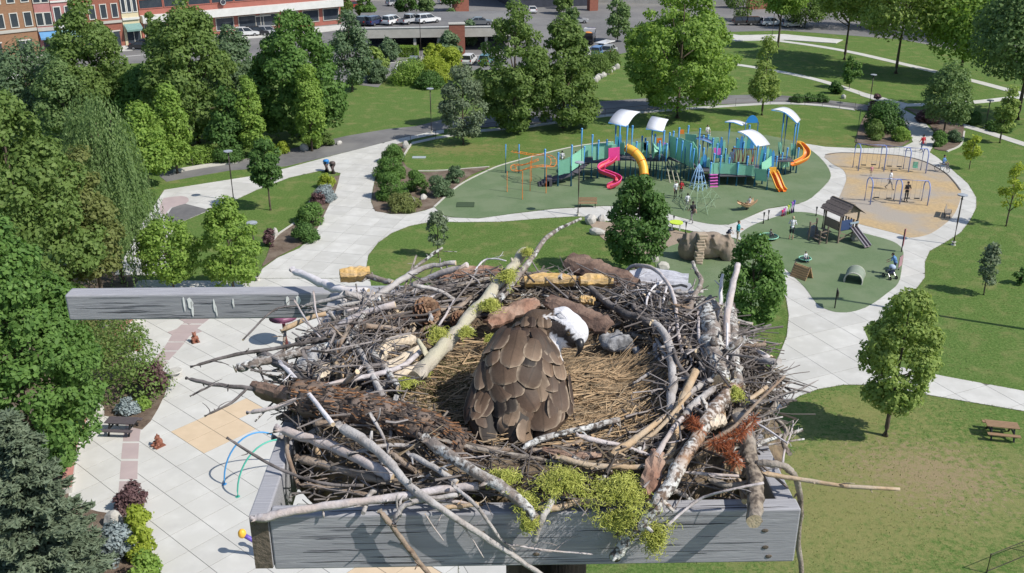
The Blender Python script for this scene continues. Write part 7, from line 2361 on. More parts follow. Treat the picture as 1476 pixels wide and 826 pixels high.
fibres('twig_tangle', 'tangle of thin grey twigs filling the nest wall and box corners', 2300, tangle, [M_tangle], 5)
def drymoss(i):
    a = rf.uniform(0, 6.283); r = math.sqrt(rf.random())
    x, y = -.145 + math.cos(a) * r * .16, 2.22 + math.sin(a) * r * .17
    c = Vector((x, y, ZP + prof(x, y) + rf.uniform(-.012, .012)))
    d = Vector((rf.gauss(0, 1), rf.gauss(0, 1), rf.gauss(.2, .6))).normalized() * rf.uniform(.008, .02)
    return [c, c + d * .6 + Vector((rf.gauss(0, .004), rf.gauss(0, .004), 0)), c + d], rf.uniform(.0006, .0012), 0
fibres('dry_moss', 'olive-brown dried moss lining one side of the nest bowl', 3000, drymoss, [M_moss_dk])

# bark slabs, wood pieces, cone, moss, needles ------------------------------------------------------------------
def slab_piece(label, m, pts, wpx, thick=.012, off=.015, name='bark_slab', curl=.3, cat='bark', seed=0):
    rnd = random.Random(seed + 5)
    P = smooth_line([NPT(p, off) for p in pts], 5)
    w = px_r(wpx, P[0]) 
    rows = []
    for i, p in enumerate(P):
        d = (P[min(i + 1, len(P) - 1)] - P[max(i - 1, 0)]).normalized()
        s_ = d.cross((EYE - p).normalized() * .6 + Vector((0, 0, .5))).normalized()
        n_ = s_.cross(d).normalized()
        if n_.z < 0: n_ = -n_
        t = i / (len(P) - 1)
        ww = w * (1 if .1 < t < .9 else .75) * rnd.uniform(.86, 1.12)
        rows.append([(p + s_ * (ww * q) - n_ * (curl * w * q * q) + n_ * rnd.uniform(-.003, .003)) for q in (-1, -.6, -.2, .2, .6, 1)] + [n_])
    mb = MB(); k = 6
    o0 = P[0]
    for sd in (1, -1):
        b0 = len(mb.v)
        for r_ in rows: mb.v += [tuple(q + r_[6] * (thick / 2 * sd)) for q in r_[:6]]
        for i in range(len(rows) - 1):
            for j in range(k - 1):
                q = (b0 + i * k + j, b0 + i * k + j + 1, b0 + (i + 1) * k + j + 1, b0 + (i + 1) * k + j)
                mb.face(q if sd < 0 else q[::-1])
    h = len(rows) * k
    for i in range(len(rows) - 1):
        mb.face((i * k, (i + 1) * k, h + (i + 1) * k, h + i * k)); mb.face((i * k + k - 1, h + i * k + k - 1, h + (i + 1) * k + k - 1, (i + 1) * k + k - 1))
    for e in (0, len(rows) - 1):
        for j in range(k - 1): mb.face((e * k + j, e * k + j + 1, h + e * k + j + 1, h + e * k + j))
    o = mb.build(name, m, None, off=tuple(o0)); o.location = o0
    return tag(o, label, cat)
M_barkr = mat('bark_red', (.30, .17, .12), (.15, .085, .06), 34, .95, 1.0, 90, lo=.4, hi=.6, c3=(.36, .25, .19), s3=12, detail=9, bdist=.005)
M_barkd = mat('bark_dark', (.17, .105, .08), (.085, .055, .045), 34, .95, 1.0, 90, c3=(.24, .16, .12), s3=12, detail=9, bdist=.005)
M_woody = mat('wood_yellow', (.66, .44, .17), (.48, .29, .10), 30, .85, .8, 70, stretch=(1, 5, 5), c3=(.56, .40, .22), s3=14, bdist=.005)
M_woodo = mat('wood_orange', (.56, .31, .11), (.40, .21, .075), 26, .85, .8, 70, c3=(.48, .33, .19), s3=14, bdist=.005)
M_driftw = mat('driftwood', (.66, .58, .47), (.46, .38, .29), 22, .85, .7, 60, c3=(.56, .46, .34), s3=10, bdist=.005)
M_silver = mat('silver_wood', (.56, .57, .62), (.40, .40, .45), 26, .85, .8, 70, stretch=(1, 6, 6), bdist=.005)
M_gnarl = mat('gnarled_grey', (.34, .34, .35), (.12, .12, .125), 42, .95, 1.0, 80, lo=.4, hi=.6, detail=9, bdist=.005)
slab_piece('large dark brown bark slab on the far rim', M_barkd, [(818,372,.13),(850,384,.13),(880,396,.125),(914,410,.12)], 34, .014, seed=1)
slab_piece('dark reddish bark slab behind the bird head', M_barkd, [(790,430,.12),(822,446,.12),(850,458,.115),(878,470,.11)], 30, .014, seed=2)
slab_piece('reddish curled bark slab on the far rim by the mossy log', M_barkr, [(632,402,.12),(660,393,.125),(695,390,.125),(728,393,.12)], 18, .012, seed=3)
slab_piece('orange-brown bark plate beside the bird shoulder', M_barkr, [(703,466,.10),(728,452,.105),(752,442,.11),(775,434,.11)], 24, .012, seed=4)
slab_piece('brown bark plate behind the pine cone', M_barkd, [(500,478,.10),(530,470,.11),(560,462,.11),(590,462,.11)], 22, .014, seed=6)
slab_piece('yellow split wood piece lying on the far rim', M_woody, [(756,404,.135),(790,401,.14),(830,403,.14)], 17, .022, name='wood_piece', cat='wood', curl=.5, seed=7)
slab_piece('second yellow split wood piece beside the dark bark slab', M_woody, [(836,404,.14),(860,402,.14),(884,404,.135)], 18, .022, name='wood_piece', cat='wood', curl=.5, seed=8)
slab_piece('small yellow wood chip behind the bird head', M_woody, [(836,432,.125),(845,431,.125),(856,433,.125)], 12, .014, name='wood_piece', cat='wood', curl=.4, seed=9)
slab_piece('orange wood block jutting above the rim over the path', M_woody, [(490,396,.10),(510,394,.10),(533,392,.10)], 17, .035, name='wood_piece', cat='wood', curl=.35, seed=10)
slab_piece('orange splinter plank in the nest wall', M_woodo, [(489,500,.10),(507,522,.10),(527,546,.09)], 13, .01, name='wood_piece', cat='wood', seed=11)
slab_piece('cream driftwood lump near the pine cone', M_driftw, [(542,520,.11),(560,498,.12),(580,491,.12),(598,490,.115)], 19, .03, name='wood_piece', cat='wood', curl=.7, seed=12)
slab_piece('tan driftwood piece below the cream lump', M_driftw, [(548,535,.10),(575,520,.11),(605,502,.11)], 16, .02, name='wood_piece', cat='wood', curl=.6, seed=13)
slab_piece('long tan driftwood piece against the mossy log', M_driftw, [(556,552,.10),(590,535,.105),(622,520,.105)], 14, .02, name='wood_piece', cat='wood', curl=.6, seed=14)
slab_piece('silvery flat driftwood slab on the far rim', M_silver, [(908,400,.115),(945,399,.12),(992,404,.115)], 26, .016, name='wood_piece', cat='wood', curl=.15, seed=15)
slab_piece('dark bark chunk jutting out over the plaza', M_barkd, [(366,556,.06),(395,564,.07),(432,574,.08)], 20, .03, curl=.6, seed=16)
slab_piece('pale plank chip near the stout bark branch', M_driftw, [(1022,612,.11),(1034,606,.11),(1046,604,.11)], 18, .012, name='wood_piece', cat='wood', seed=17)
slab_piece('blue-grey stone-like wood chunk beside the side board', M_gnarl, [(432,535,.07),(445,522,.08),(455,510,.08)], 24, .04, name='wood_piece', cat='wood', curl=.5, seed=18)
slab_piece('pale broken wood wedge beside the grey chunk', M_driftw, [(455,548,.08),(466,538,.085),(478,528,.09)], 16, .02, name='wood_piece', cat='wood', seed=19)
slab_piece('long brown bark strip along the moss', M_barkr, [(782,648,.06),(830,656,.06),(880,655,.06)], 10, .01, seed=20)
slab_piece('brown fibrous strip hanging by the rusty branch', M_barkr, [(948,650,.08),(940,685,.07),(932,715,.05)], 26, .012, seed=21)
def log():
    P = smooth_line([NPT(p, 0) for p in [(425,572,.075),(490,584,.08),(560,600,.08),(625,620,.072),(668,645,.055)]], 7)
    mb = stick_mesh(P, px_r(50, P[0]), px_r(34, P[0]), 991, 1, 22, 2, .07)
    m = mat('log_bark', (.25, .155, .10), (.09, .065, .05), 30, .95, 1.0, 70, lo=.42, hi=.58, stretch=(.6, 1.6, 1.6), c3=(.20, .155, .13), s3=7, detail=9, bdist=.005)
    o = mb.build('rotten_log', [m, M_woodo], None, off=tuple(P[0])); o.location = P[0]
    rl_ = random.Random(6)
    def fl(i):
        q = rl_.randrange(len(P) - 1); p = P[q].lerp(P[q + 1], rl_.random()); d = (P[q + 1] - P[q]).normalized(); _, u, v = frame(d)
        rad = px_r(50 - 16 * q / len(P), P[0]); a = rl_.uniform(0, 6.28); n_ = u * math.cos(a) + v * math.sin(a)
        if n_.z < -.2: return None
        c = p + n_ * rad * rl_.uniform(.98, 1.06); ln = rl_.uniform(.008, .035)
        e = (d + n_ * rl_.gauss(.1, .25) + u * rl_.gauss(0, .2)).normalized()
        return [c - e * ln * .5, c + n_ * .002, c + e * ln * .5 + n_ * rl_.uniform(0, .006)], rl_.uniform(.0012, .0035), 0 if rl_.random() < .3 else 1
    fibres('bark_flakes', None, 1500, fl, [fibremat('flake_rust', (.17, .085, .045), (.42, .23, .12), (.30, .15, .075)), fibremat('flake_dark', (.06, .045, .038), (.19, .15, .125), (.11, .085, .07))], 3, parent=o, kind='stuff').data.transform(Matrix.Translation(-P[0]))
    tag(o, 'thick rotten log with flaking reddish bark inside the nest front', 'log')
log()
def gnarl():
    c = NP(888, 494, .03)
    mb = MB(); rnd = random.Random(8)
    mb.ball((0, 0, 0), (.046, .035, .026), 14, 9)
    for k in range(16):
        a = rnd.uniform(0, 6.28); mb.ball((math.cos(a) * .036, math.sin(a) * .028, rnd.uniform(-.008, .02)), rnd.uniform(.008, .016), 7, 5)
    mb.tube([(.03, -.01, 0), (.052, -.03, -.005), (.058, -.06, -.015)], [.02, .013, .008], 8)
    me = voxel(mb, .0035, 'gnarled_wood', 1); me.materials.append(M_gnarl)
    o = mesh_obj('gnarled_wood', me); o.location = c
    tag(o, 'gnarled grey wood knot beside the straw lining', 'wood')
gnarl()
def cone(px, py, s, label, seed):
    c = NP(px, py, .03)
    root = empty('pine_cone', c, R(20), label, 'pine cone')
    root.rotation_euler = (R(58), R(10), R(25))
    m = mat('cone_scale', (.26, .14, .085), (.12, .065, .042), 60, .8, .4, 120, c3=(.34, .22, .14), s3=25)
    mb = MB(); mb.smooth = True; mb.tube([(0, 0, -.03 * s), (0, 0, 0), (0, 0, .035 * s)], [.012 * s, .016 * s, .004 * s], 10); mb.build('core', m, root)
    sc = MB()
    for i in range(84):
        t = i / 84; a = i * 2.39996
        r_ = (.033 * math.sin(math.pi * (.15 + .8 * t)) + .006) * s; z = (-.032 + .066 * t) * s
        u = Vector((math.cos(a), math.sin(a), 0)); v = Vector((-math.sin(a), math.cos(a), 0))
        b = u * .008 * s + Vector((0, 0, z)); e = u * r_ + Vector((0, 0, z + .009 * s)); w_ = .0075 * s
        p = [b - v * w_ * .5, b + v * w_ * .5, e + v * w_, e + u * .004 * s + Vector((0, 0, .004 * s)), e - v * w_]
        up = Vector((0, 0, .0025 * s)); b0 = len(sc.v)
        sc.v += [tuple(q + up) for q in p] + [tuple(q - up) for q in p]
        sc.face(tuple(range(b0, b0 + 5))); sc.face(tuple(reversed(range(b0 + 5, b0 + 10))))
        for j in range(5): sc.face((b0 + j, b0 + 5 + j, b0 + 5 + (j + 1) % 5, b0 + (j + 1) % 5))
    tag(sc.build('scales', m, root), kind='stuff')
cone(613, 449, 1.0, 'open brown pine cone lodged in the far nest wall', 1); cone(662, 462, .72, 'smaller dark pine cone beside the mossy log', 2)

M_moss = fibremat('yellow_moss', (.28, .33, .06), (.62, .62, .17), (.44, .47, .10))
def moss(px, py, wpx, hpx, label, h=None, n=None, front=False, seed=0):
    rm = random.Random(seed + 40)
    c = atY(px, py, YF + .01) if front else (NP(px, py, .012) if h is None else G(px, py, ZP + h))
    sx, sy = px_r(wpx, c), px_r(hpx, c)
    n = n or int(260 + 420000 * sx * sy)
    def g(i):
        a = rm.uniform(0, 6.283); r = (abs(rm.gauss(0, .5)) + .08) * (1 + .3 * math.sin(3 * a + seed) + .2 * math.sin(5 * a + 2 * seed))
        if front: p = c + Vector((math.cos(a) * r * sx, rm.uniform(-.03, .0), math.sin(a) * r * sy))
        else: p = c + Vector((math.cos(a) * r * sx, math.sin(a) * r * sy * 1.5, rm.uniform(-.2, .6) * min(sx, sy) * (1.1 - r)))
        d = Vector((rm.gauss(0, 1), rm.gauss(0, 1) - .3, rm.gauss(0, 1) + (-.3 if front else .2))).normalized(); e = Vector((rm.gauss(0, 1), rm.gauss(0, 1), rm.gauss(0, 1))).normalized()
        ln = rm.uniform(.010, .024); w2 = d.cross(e).normalized()
        return [p + (d * (t * .5) + e * (.28 * math.cos(t * 5.5)) + w2 * (.28 * math.sin(t * 5.5))) * ln - Vector((0, 0, ln * .15 * t)) for t in (0, .25, .5, .75, 1)], rm.uniform(.0006, .0011), 0
    o = fibres('moss_clump', label, n, g, [M_moss], 3, kind=None, loc=tuple(c))
    o['category'] = 'moss'
    return o
moss(727, 688, 44, 28, 'yellow-green moss tuft directly below the bird tail', .06, seed=1)
moss(757, 722, 34, 36, 'yellow-green moss tuft hanging beside the orange cut end', .03, seed=2)
moss(812, 694, 78, 48, 'broad yellow-green moss cushion beside the forked stub', .06, seed=3)
moss(895, 708, 82, 56, 'largest yellow-green moss cushion draped over the front board', .055, seed=4)
moss(893, 742, 66, 44, 'yellow-green moss beard hanging down the front board', front=True, seed=5)
moss(942, 768, 40, 52, 'small yellow-green moss beard under the rusty branch', front=True, seed=6)
moss(762, 745, 24, 26, 'tiny moss beard hanging at the front board top', front=True, seed=7)
moss(632, 482, 28, 26, 'yellow moss tuft at the foot of the mossy log', .13, seed=8)
moss(672, 478, 20, 18, 'small yellow moss tuft low on the mossy log', .14, seed=9)
moss(706, 440, 30, 26, 'yellow moss tuft in the middle of the mossy log', .15, seed=10)
moss(732, 398, 26, 30, 'yellow moss tuft high on the mossy log', .17, seed=11)
moss(760, 363, 14, 12, 'yellow moss tuft on the tip of the mossy log', .19, seed=12)
moss(584, 552, 26, 18, 'yellow moss tuft beside the tan driftwood', .11, seed=13)
moss(708, 488, 18, 12, 'small yellow moss tuft beside the bird shoulder', .085, seed=14)
moss(1060, 566, 18, 26, 'small yellow moss tuft on the rim limb', .12, seed=15)
moss(612, 535, 16, 14, 'tiny yellow moss tuft at the dried moss', .085, seed=16)
moss(640, 688, 60, 40, 'dull green moss under the front sticks', .01, seed=17)

M_needle = fibremat('red_needles', (.26, .075, .035), (.48, .17, .075), (.36, .115, .05))
def sprig(pts, label, h, n=420, seed=0):
    rm = random.Random(seed)
    P = smooth_line([G(x, y, ZP + h + i * .006) for i, (x, y) in enumerate(pts)], 6)
    root = empty('needle_sprig', P[0], 0, label, 'sprig')
    mb = MB(); mb.smooth = True; mb.tube(P, [.0035] * len(P), 6); mb.build('stem', STK['brown'], root, off=P_(root))
    def g(i):
        q = rm.randrange(len(P) - 1); p = P[q].lerp(P[q + 1], rm.random()); d = (P[q + 1] - P[q]).normalized()
        e = (d * .6 + Vector((rm.gauss(0, 1), rm.gauss(0, 1), rm.gauss(0, 1))).normalized()).normalized() * rm.uniform(.014, .026)
        return [p, p + e * .5 + Vector((0, 0, .001)), p + e], .0009, 0
    o = fibres('needles', None, n, g, [M_needle], 3, parent=root, kind='stuff')
    o.data.transform(Matrix.Translation(-root.location))
sprig([(1088,602),(1070,622),(1050,634),(1026,640)], 'rust-red dead needle sprig beside the side board', .115, 520, 1)
sprig([(1040,645),(1052,655),(1062,668)], 'rust-red dead needle sprig hanging below the other one', .105, 300, 2)
sprig([(1012,622),(1002,615),(996,605)], 'small rust-red needle sprig on the rusty branch', .115, 160, 3)

# ================================================================== OSPREY
def bp(px, py, Y): return atY(px, py, Y * .984)
def osprey():
    base = G(752, 606, ZP + .035)
    root = empty('bird', base, 0, 'brown-backed white-headed fish hawk sitting in the nest with its head turned aside', 'bird')
    mb = MB()
    def chain(pts):
        for (a, ra), (b, rb) in zip(pts[:-1], pts[1:]):
            a, b = Vector(a), Vector(b)
            mb.tube([a, a.lerp(b, .33), a.lerp(b, .67), b], [ra, ra + (rb - ra) * .33, ra + (rb - ra) * .67, rb], 18)
            mb.ball(a, ra, 18, 12); mb.ball(b, rb, 18, 12)
    chain([(bp(774, 470, 2.24), .044), (bp(768, 488, 2.23), .056), (bp(754, 516, 2.20), .084), (bp(745, 552, 2.15), .100), (bp(742, 586, 2.10), .080), (bp(742, 612, 2.04), .044), (bp(745, 634, 1.99), .022)])
    chain([(bp(788, 506, 2.20), .036), (bp(793, 552, 2.135), .046), (bp(797, 592, 2.065), .041), (bp(787, 622, 2.01), .021)])
    chain([(bp(716, 518, 2.19), .040), (bp(702, 560, 2.12), .042), (bp(690, 600, 2.06), .032), (bp(698, 632, 2.0), .018)])
    chain([(bp(774, 470, 2.24), .044), (bp(796, 472, 2.24), .044), (bp(817, 475, 2.23), .047), (bp(826, 479, 2.215), .040)])
    chain([(bp(826, 480, 2.215), .034), (bp(834, 488, 2.195), .018)])
    chain([(bp(800, 450, 2.24), .012), (bp(812, 456, 2.24), .026)])
    me = voxel(mb, .0055, 'body', 4)
    # plumage patches
    crown_ = [(540,95),(590,85),(650,110),(700,165),(715,220),(690,262),(662,268),(640,240),(612,196),(560,158)]
    mask_ = [(498,150),(545,120),(560,158),(612,196),(640,240),(664,272),(640,296),(602,290),(588,252),(520,216),(494,182)]
    cheek_ = [(512,210),(560,226),(592,250),(606,288),(640,300),(610,335),(555,330),(510,280)]
    nape_ = [(476,122),(545,118),(535,152),(488,152)]
    col = me.color_attributes.new('plumage', 'FLOAT_COLOR', 'POINT')
    R3 = Matrix((_r, _u, -_f)).to_3x3()
    data = []
    rnd = random.Random(3)
    hc = bp(820, 475, 2.23)
    for v in me.vertices:
        d = v.co - EYE
        z = d.dot(_f)
        x, y = 738 + d.dot(_r) / z * FPX, 413 - d.dot(_u) / z * FPX
        zx, zy = (x - 650) * 3.591, (y - 420) * 3.591
        c = (.095, .064, .045)
        if (v.co - hc).length < .085:
            zx += rnd.gauss(0, 4); zy += rnd.gauss(0, 4)
            if inpoly(zx, zy, crown_): c = (.68, .67, .70)
            elif inpoly(zx, zy, mask_): c = (.045, .036, .034)
            elif inpoly(zx, zy, cheek_): c = (.62, .62, .66)
            elif inpoly(zx, zy, nape_): c = (.60, .57, .55)
            elif x > 800: c = (.62, .61, .63)
        k = rnd.uniform(.9, 1.1)
        data += [c[0] * k, c[1] * k, c[2] * k, 1]
    col.data.foreach_set('color', data)
    m = bpy.data.materials.new('plumage'); m.use_nodes = True
    N, L = m.node_tree.nodes, m.node_tree.links
    b = N['Principled BSDF']; b.inputs['Roughness'].default_value = .75; b.inputs['Specular IOR Level'].default_value = .2
    at = N.new('ShaderNodeAttribute'); at.attribute_name = 'plumage'
    tc = N.new('ShaderNodeTexCoord'); n_ = _noise(N, L, tc.outputs['Object'], 140, 6, .7)
    mr = N.new('ShaderNodeMapRange'); mr.inputs['To Min'].default_value = .62; mr.inputs['To Max'].default_value = 1.3
    L.new(n_.outputs['Fac'], mr.inputs['Value'])
    hs = N.new('ShaderNodeHueSaturation'); L.new(at.outputs['Color'], hs.inputs['Color']); L.new(mr.outputs['Result'], hs.inputs['Value']); L.new(hs.outputs['Color'], b.inputs['Base Color'])
    bu = N.new('ShaderNodeBump'); bu.inputs['Strength'].default_value = .7; bu.inputs['Distance'].default_value = .004; L.new(n_.outputs['Fac'], bu.inputs['Height']); L.new(bu.outputs['Normal'], b.inputs['Normal'])
    me.materials.append(m)
    bvh = BVHTree.FromPolygons([v.co.copy() for v in me.vertices], [tuple(p.vertices) for p in me.polygons])
    body = mesh_obj('body', me, root)
    me.transform(Matrix.Translation(-base))
    # feathers ------------------------------------------------------------
    fm = bpy.data.materials.new('feather'); fm.use_nodes = True
    N, L = fm.node_tree.nodes, fm.node_tree.links
    b = N['Principled BSDF']; b.inputs['Roughness'].default_value = .62; b.inputs['Specular IOR Level'].default_value = .3
    at = N.new('ShaderNodeAttribute'); at.attribute_name = 'edge'
    oi = N.new('ShaderNodeObjectInfo')
    r1 = _ramp(N, [(0, (.042, .027, .021)), (.45, (.092, .056, .038)), (.75, (.145, .092, .060)), (1, (.220, .150, .100))])
    L.new(oi.outputs['Random'], r1.inputs['Fac'])
    tc = N.new('ShaderNodeTexCoord'); nn = _noise(N, L, tc.outputs['Object'], 90, 5, .65)
    mr = N.new('ShaderNodeMapRange'); mr.inputs['To Min'].default_value = .65; mr.inputs['To Max'].default_value = 1.35; L.new(nn.outputs['Fac'], mr.inputs['Value'])
    hs = N.new('ShaderNodeHueSaturation'); L.new(r1.outputs['Color'], hs.inputs['Color']); L.new(mr.outputs['Result'], hs.inputs['Value'])
    uv = N.new('ShaderNodeUVMap'); sp = N.new('ShaderNodeSeparateXYZ'); L.new(uv.outputs['UV'], sp.inputs[0])
    ab = N.new('ShaderNodeMath'); ab.operation = 'ABSOLUTE'; L.new(sp.outputs['X'], ab.inputs[0])
    m1 = N.new('ShaderNodeMath'); m1.operation = 'MULTIPLY_ADD'; m1.inputs[1].default_value = -.45; L.new(ab.outputs[0], m1.inputs[0]); L.new(sp.outputs['Y'], m1.inputs[2])
    cb = N.new('ShaderNodeCombineXYZ'); L.new(m1.outputs[0], cb.inputs['X']); L.new(nn.outputs['Fac'], cb.inputs['Y'])
    wt = N.new('ShaderNodeTexWave'); wt.inputs['Scale'].default_value = 9; wt.inputs['Distortion'].default_value = 3; wt.inputs['Detail'].default_value = 3; L.new(cb.outputs[0], wt.inputs['Vector'])
    mw = N.new('ShaderNodeMapRange'); mw.inputs['To Min'].default_value = .72; mw.inputs['To Max'].default_value = 1.2; L.new(wt.outputs['Fac'], mw.inputs['Value'])
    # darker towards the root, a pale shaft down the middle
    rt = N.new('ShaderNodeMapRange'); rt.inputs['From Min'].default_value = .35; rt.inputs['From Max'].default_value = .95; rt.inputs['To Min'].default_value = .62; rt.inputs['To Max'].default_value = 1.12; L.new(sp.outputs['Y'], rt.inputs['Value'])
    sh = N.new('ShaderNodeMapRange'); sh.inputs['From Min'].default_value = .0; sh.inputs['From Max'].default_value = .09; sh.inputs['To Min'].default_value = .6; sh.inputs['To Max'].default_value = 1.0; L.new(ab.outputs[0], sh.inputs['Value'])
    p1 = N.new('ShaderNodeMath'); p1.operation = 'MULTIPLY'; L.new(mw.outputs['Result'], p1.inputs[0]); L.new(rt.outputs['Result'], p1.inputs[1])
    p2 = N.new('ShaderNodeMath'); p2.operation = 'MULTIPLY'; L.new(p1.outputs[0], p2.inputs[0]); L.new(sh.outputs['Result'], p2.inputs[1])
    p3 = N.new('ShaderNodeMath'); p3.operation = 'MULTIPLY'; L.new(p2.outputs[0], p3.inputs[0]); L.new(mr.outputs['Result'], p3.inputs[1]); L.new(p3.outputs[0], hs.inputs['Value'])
    mx = N.new('ShaderNodeMixRGB'); mx.inputs['Color2'].default_value = (.42, .33, .24, 1)
    L.new(at.outputs['Fac'], mx.inputs['Fac']); L.new(hs.outputs['Color'], mx.inputs['Color1']); L.new(mx.outputs['Color'], b.inputs['Base Color'])
    wv = N.new('ShaderNodeBump'); wv.inputs['Strength'].default_value = .35; wv.inputs['Distance'].default_value = .002; L.new(nn.outputs['Fac'], wv.inputs['Height']); L.new(wv.outputs['Normal'], b.inputs['Normal'])
    fmd = fm.copy(); fmd.name = 'feather_dark'  # for dark primaries, and to colour in the shaded gap between the wings
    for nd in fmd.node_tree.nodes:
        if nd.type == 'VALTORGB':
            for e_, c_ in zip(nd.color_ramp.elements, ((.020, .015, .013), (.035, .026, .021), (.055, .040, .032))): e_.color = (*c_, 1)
    def hit(px, py):
        d = ray(px, py).normalized()
        loc, nor, i, dist = bvh.ray_cast(EYE, d)
        if loc is None:
            loc, nor, i, dd = bvh.find_nearest(EYE + d * 2.35)
            t = (loc - EYE).dot(d)
            return EYE + d * t, None
        return loc, nor
    cnt = [0]
    def feather(bx_, by_, tx, ty, wpx, lift, tone=0.0, edge=1.0, nm='feather', dark=False):
        A, nA = hit(bx_, by_); B, nB = hit(tx, ty)
        for q_ in range(8):
            if nA is not None: break
            bx_ += (745 - bx_) * .12; by_ += (ty - by_) * .08
            A, nA = hit(bx_, by_)
        if nm == 'covert' and (nA is None or nB is None): return
        n_ = (nA or Vector((0, -.6, .8))) + (nB or nA or Vector((0, -.6, .8)))
        n_.normalize()
        if n_.dot(EYE - A) < 0: n_ = -n_
        ax = B - A; ln = ax.length
        if ln < 1e-4: return
        s_ = ax.cross(n_).normalized()
        w = px_r(wpx, A)
        NL, NW = 12, 8
        V, E = [], []
        for i in range(NL + 1):
            t = i / NL
            wf = (.55 + .5 * math.sin(min(1, t * 1.35) * math.pi * .62)) if t < .62 else 1.02 * math.sqrt(max(0, 1 - ((t - .62) / .38) ** 2.4))
            C = A.lerp(B, t)
            # follow the body between the ends
            h_ = bvh.find_nearest(C)
            if h_[0] is not None and (h_[0] - C).length < .03 and (C - h_[0]).dot(n_) < 0:
                C = C + n_ * ((h_[0] - C).dot(n_))
            C = C + n_ * (lift + .0045 * t)
            for j in range(NW + 1):
                q = j / NW * 2 - 1
                V.append(C + s_ * (w * wf * q) - n_ * (.22 * w * q * q * wf) + n_ * (.0012 if abs(q) < .1 else 0))
                rim = max(abs(q) ** 10 if t > .3 else 0, max(0, (t - .88) / .12) ** 1.6) 
                sh = -.0
                E.append(min(1, rim * (.5 + .5 * math.sin(i * 2.1 + j * 1.7 + bx_) ** 2)) * .8 * edge + tone * t)
        F = []
        for i in range(NL):
            for j in range(NW):
                F.append((i * (NW + 1) + j, i * (NW + 1) + j + 1, (i + 1) * (NW + 1) + j + 1, (i + 1) * (NW + 1) + j))
        me_ = bpy.data.meshes.new('feather')
        me_.from_pydata([tuple(v - base) for v in V], [], F)
        a_ = me_.attributes.new('edge', 'FLOAT', 'POINT'); a_.data.foreach_set('value', E)
        ul = me_.uv_layers.new(name='UVMap')
        for lp in me_.loops:
            vi = lp.vertex_index
            ul.data[lp.index].uv = ((vi % (NW + 1)) / NW * 2 - 1, vi // (NW + 1) / NL)
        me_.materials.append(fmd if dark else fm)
        me_.polygons.foreach_set('use_smooth', [True] * len(F))
        mesh_obj(nm, me_, root)
    Z = lambda x, y: (650 + x / 3.591, 420 + y / 3.591)
    rnd = random.Random(12)
    # filler rows: small feathers on neck and mantle growing larger down the back
    for row in range(14):
        y = 458 + row * 12.5
        half = 24 + min(56, row * 11.5) if row < 7 else 78 - max(0, row - 10) * 6
        cx = 768 - min(22, row * 4.5)
        sz = 13 + row * 1.5
        for k in range(-8, 9):
            x = cx + k * sz * .78 + (sz * .38 if row % 2 else 0) + rnd.uniform(-2, 2)
            if abs(x - cx) > half or (x > 788 and y < 508): continue
            dk = row >= 8 and abs(x - 736) < 26  # very dark fillers imitate the shade in the gap between the wings
            spread = (x - cx) * .10
            feather(x, y, x + spread, y + sz * 1.25, sz * rnd.uniform(.95, 1.2), .0012 + (14 - row) * .0002, rnd.uniform(0, .1), .15 if dk else .3, 'covert', dk)
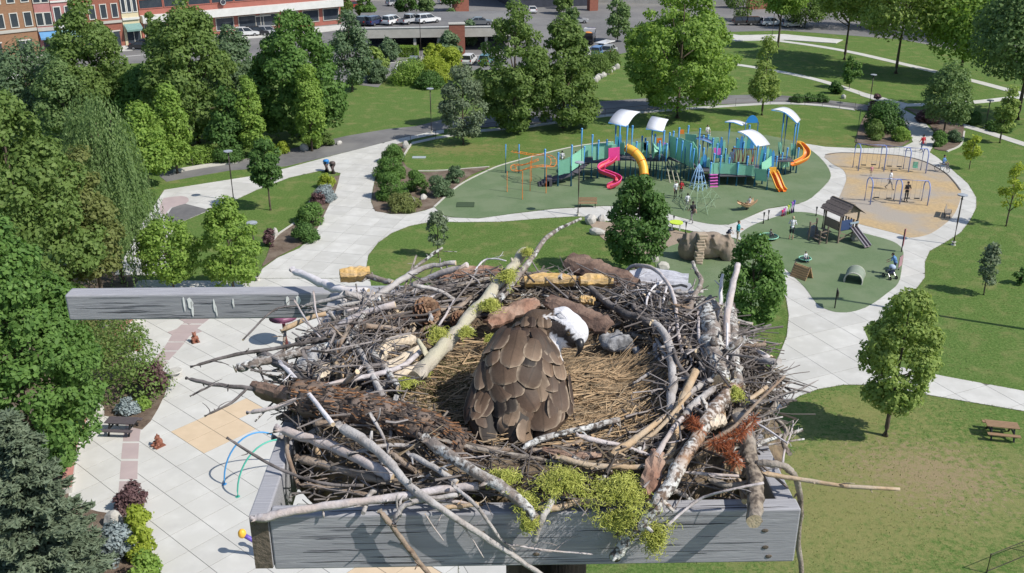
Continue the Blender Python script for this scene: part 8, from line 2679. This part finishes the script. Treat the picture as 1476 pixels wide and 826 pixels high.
    big = [  # base -> tip, width (crop units of the enlarged photograph), lift order: lower ones first
        (140,470,88,700,52,.0),(185,530,122,668,74,.0),(215,555,165,655,56,.02),(195,600,188,786,84,-.1),(165,560,150,640,60,.03),
        (360,600,268,742,92,.02),(395,605,425,690,82,.03),(385,690,362,788,92,.12),(330,600,300,700,70,-.1),(255,560,262,660,80,-.1),(300,560,310,640,80,-.1),
        (575,520,596,650,56,.04),(545,470,560,640,88,.06),(480,575,490,727,150,.05),(600,470,608,600,46,.03),(530,560,540,690,80,.04),
        (370,520,432,618,142,.02),(240,465,302,572,112,.05),(320,470,334,556,92,.08),(452,455,470,584,92,.18),(505,420,520,540,80,.08),
        (172,405,160,528,60,.22),(205,420,215,520,70,.06),(285,370,288,498,140,.05),(425,370,372,505,124,.06),(485,365,492,452,84,.04),(545,380,560,480,60,.05),
        (235,320,236,402,76,.02),(395,340,388,408,78,-.1),(345,255,310,418,112,.07),(262,220,190,352,100,.10),(290,235,240,330,80,.12),(425,285,402,376,82,.2),(470,262,540,368,78,.08),(445,250,520,396,86,.04),(500,300,545,400,56,.05)]
    for i, (x0, y0, x1, y1, w_, tone) in enumerate(big):
        a, c = Z(x0, y0), Z(x1, y1)
        # start each feather further up so that its root is covered by the row above
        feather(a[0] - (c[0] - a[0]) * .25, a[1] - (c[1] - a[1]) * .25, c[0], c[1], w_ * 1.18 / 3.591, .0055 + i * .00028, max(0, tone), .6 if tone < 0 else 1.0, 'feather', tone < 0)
    # beak, cere, eye -------------------------------------------------------
    M_beak = mat('beak_black', (.02, .018, .02), None, 30, .35, spec=.5)
    bk = MB(); bk.smooth = True
    pts = smooth_line([bp(832, 487, 2.195), bp(836, 496, 2.175), bp(835, 506, 2.168), bp(829, 514, 2.166)], 4)
    bk.tube(pts, [.0135, .0130, .0125, .0118, .011, .0098, .0085, .007, .0055, .0042, .003, .0018, .0008][:len(pts)], 10)
    bk.build('beak', M_beak, root, off=tuple(base))
    e, n_ = hit(819, 481)
    ey = MB(); ey.smooth = True; ey.ball(e, .0048, 10, 8); eo = ey.build('eye', mat('eye_amber', (.10, .065, .02), None, 30, .1, spec=.7), root, off=tuple(base))
    pu = MB(); pu.smooth = True; pu.ball(e + (EYE - e).normalized() * .0025, .003, 8, 6); pu.build('pupil', M_beak, eo, off=tuple(base))
    # ragged crest and nape feathers
    for i in range(12):
        x, y = rnd.uniform(790, 816), 0
        y = 452 + abs(x - 812) * .25 + rnd.uniform(0, 6)
        me_w = rnd.uniform(3, 5)
        feather(x + 2, y + 3, x - rnd.uniform(5, 9), y - rnd.uniform(-3, 4), me_w, .001, 0, 0, 'head_feather')
        bpy.context.scene.collection.objects[-1].data.materials[0] = M_headf
M_headf = mat('head_white', (.66, .65, .68), (.52, .51, .53), 120, .8, .4, 200)
osprey()
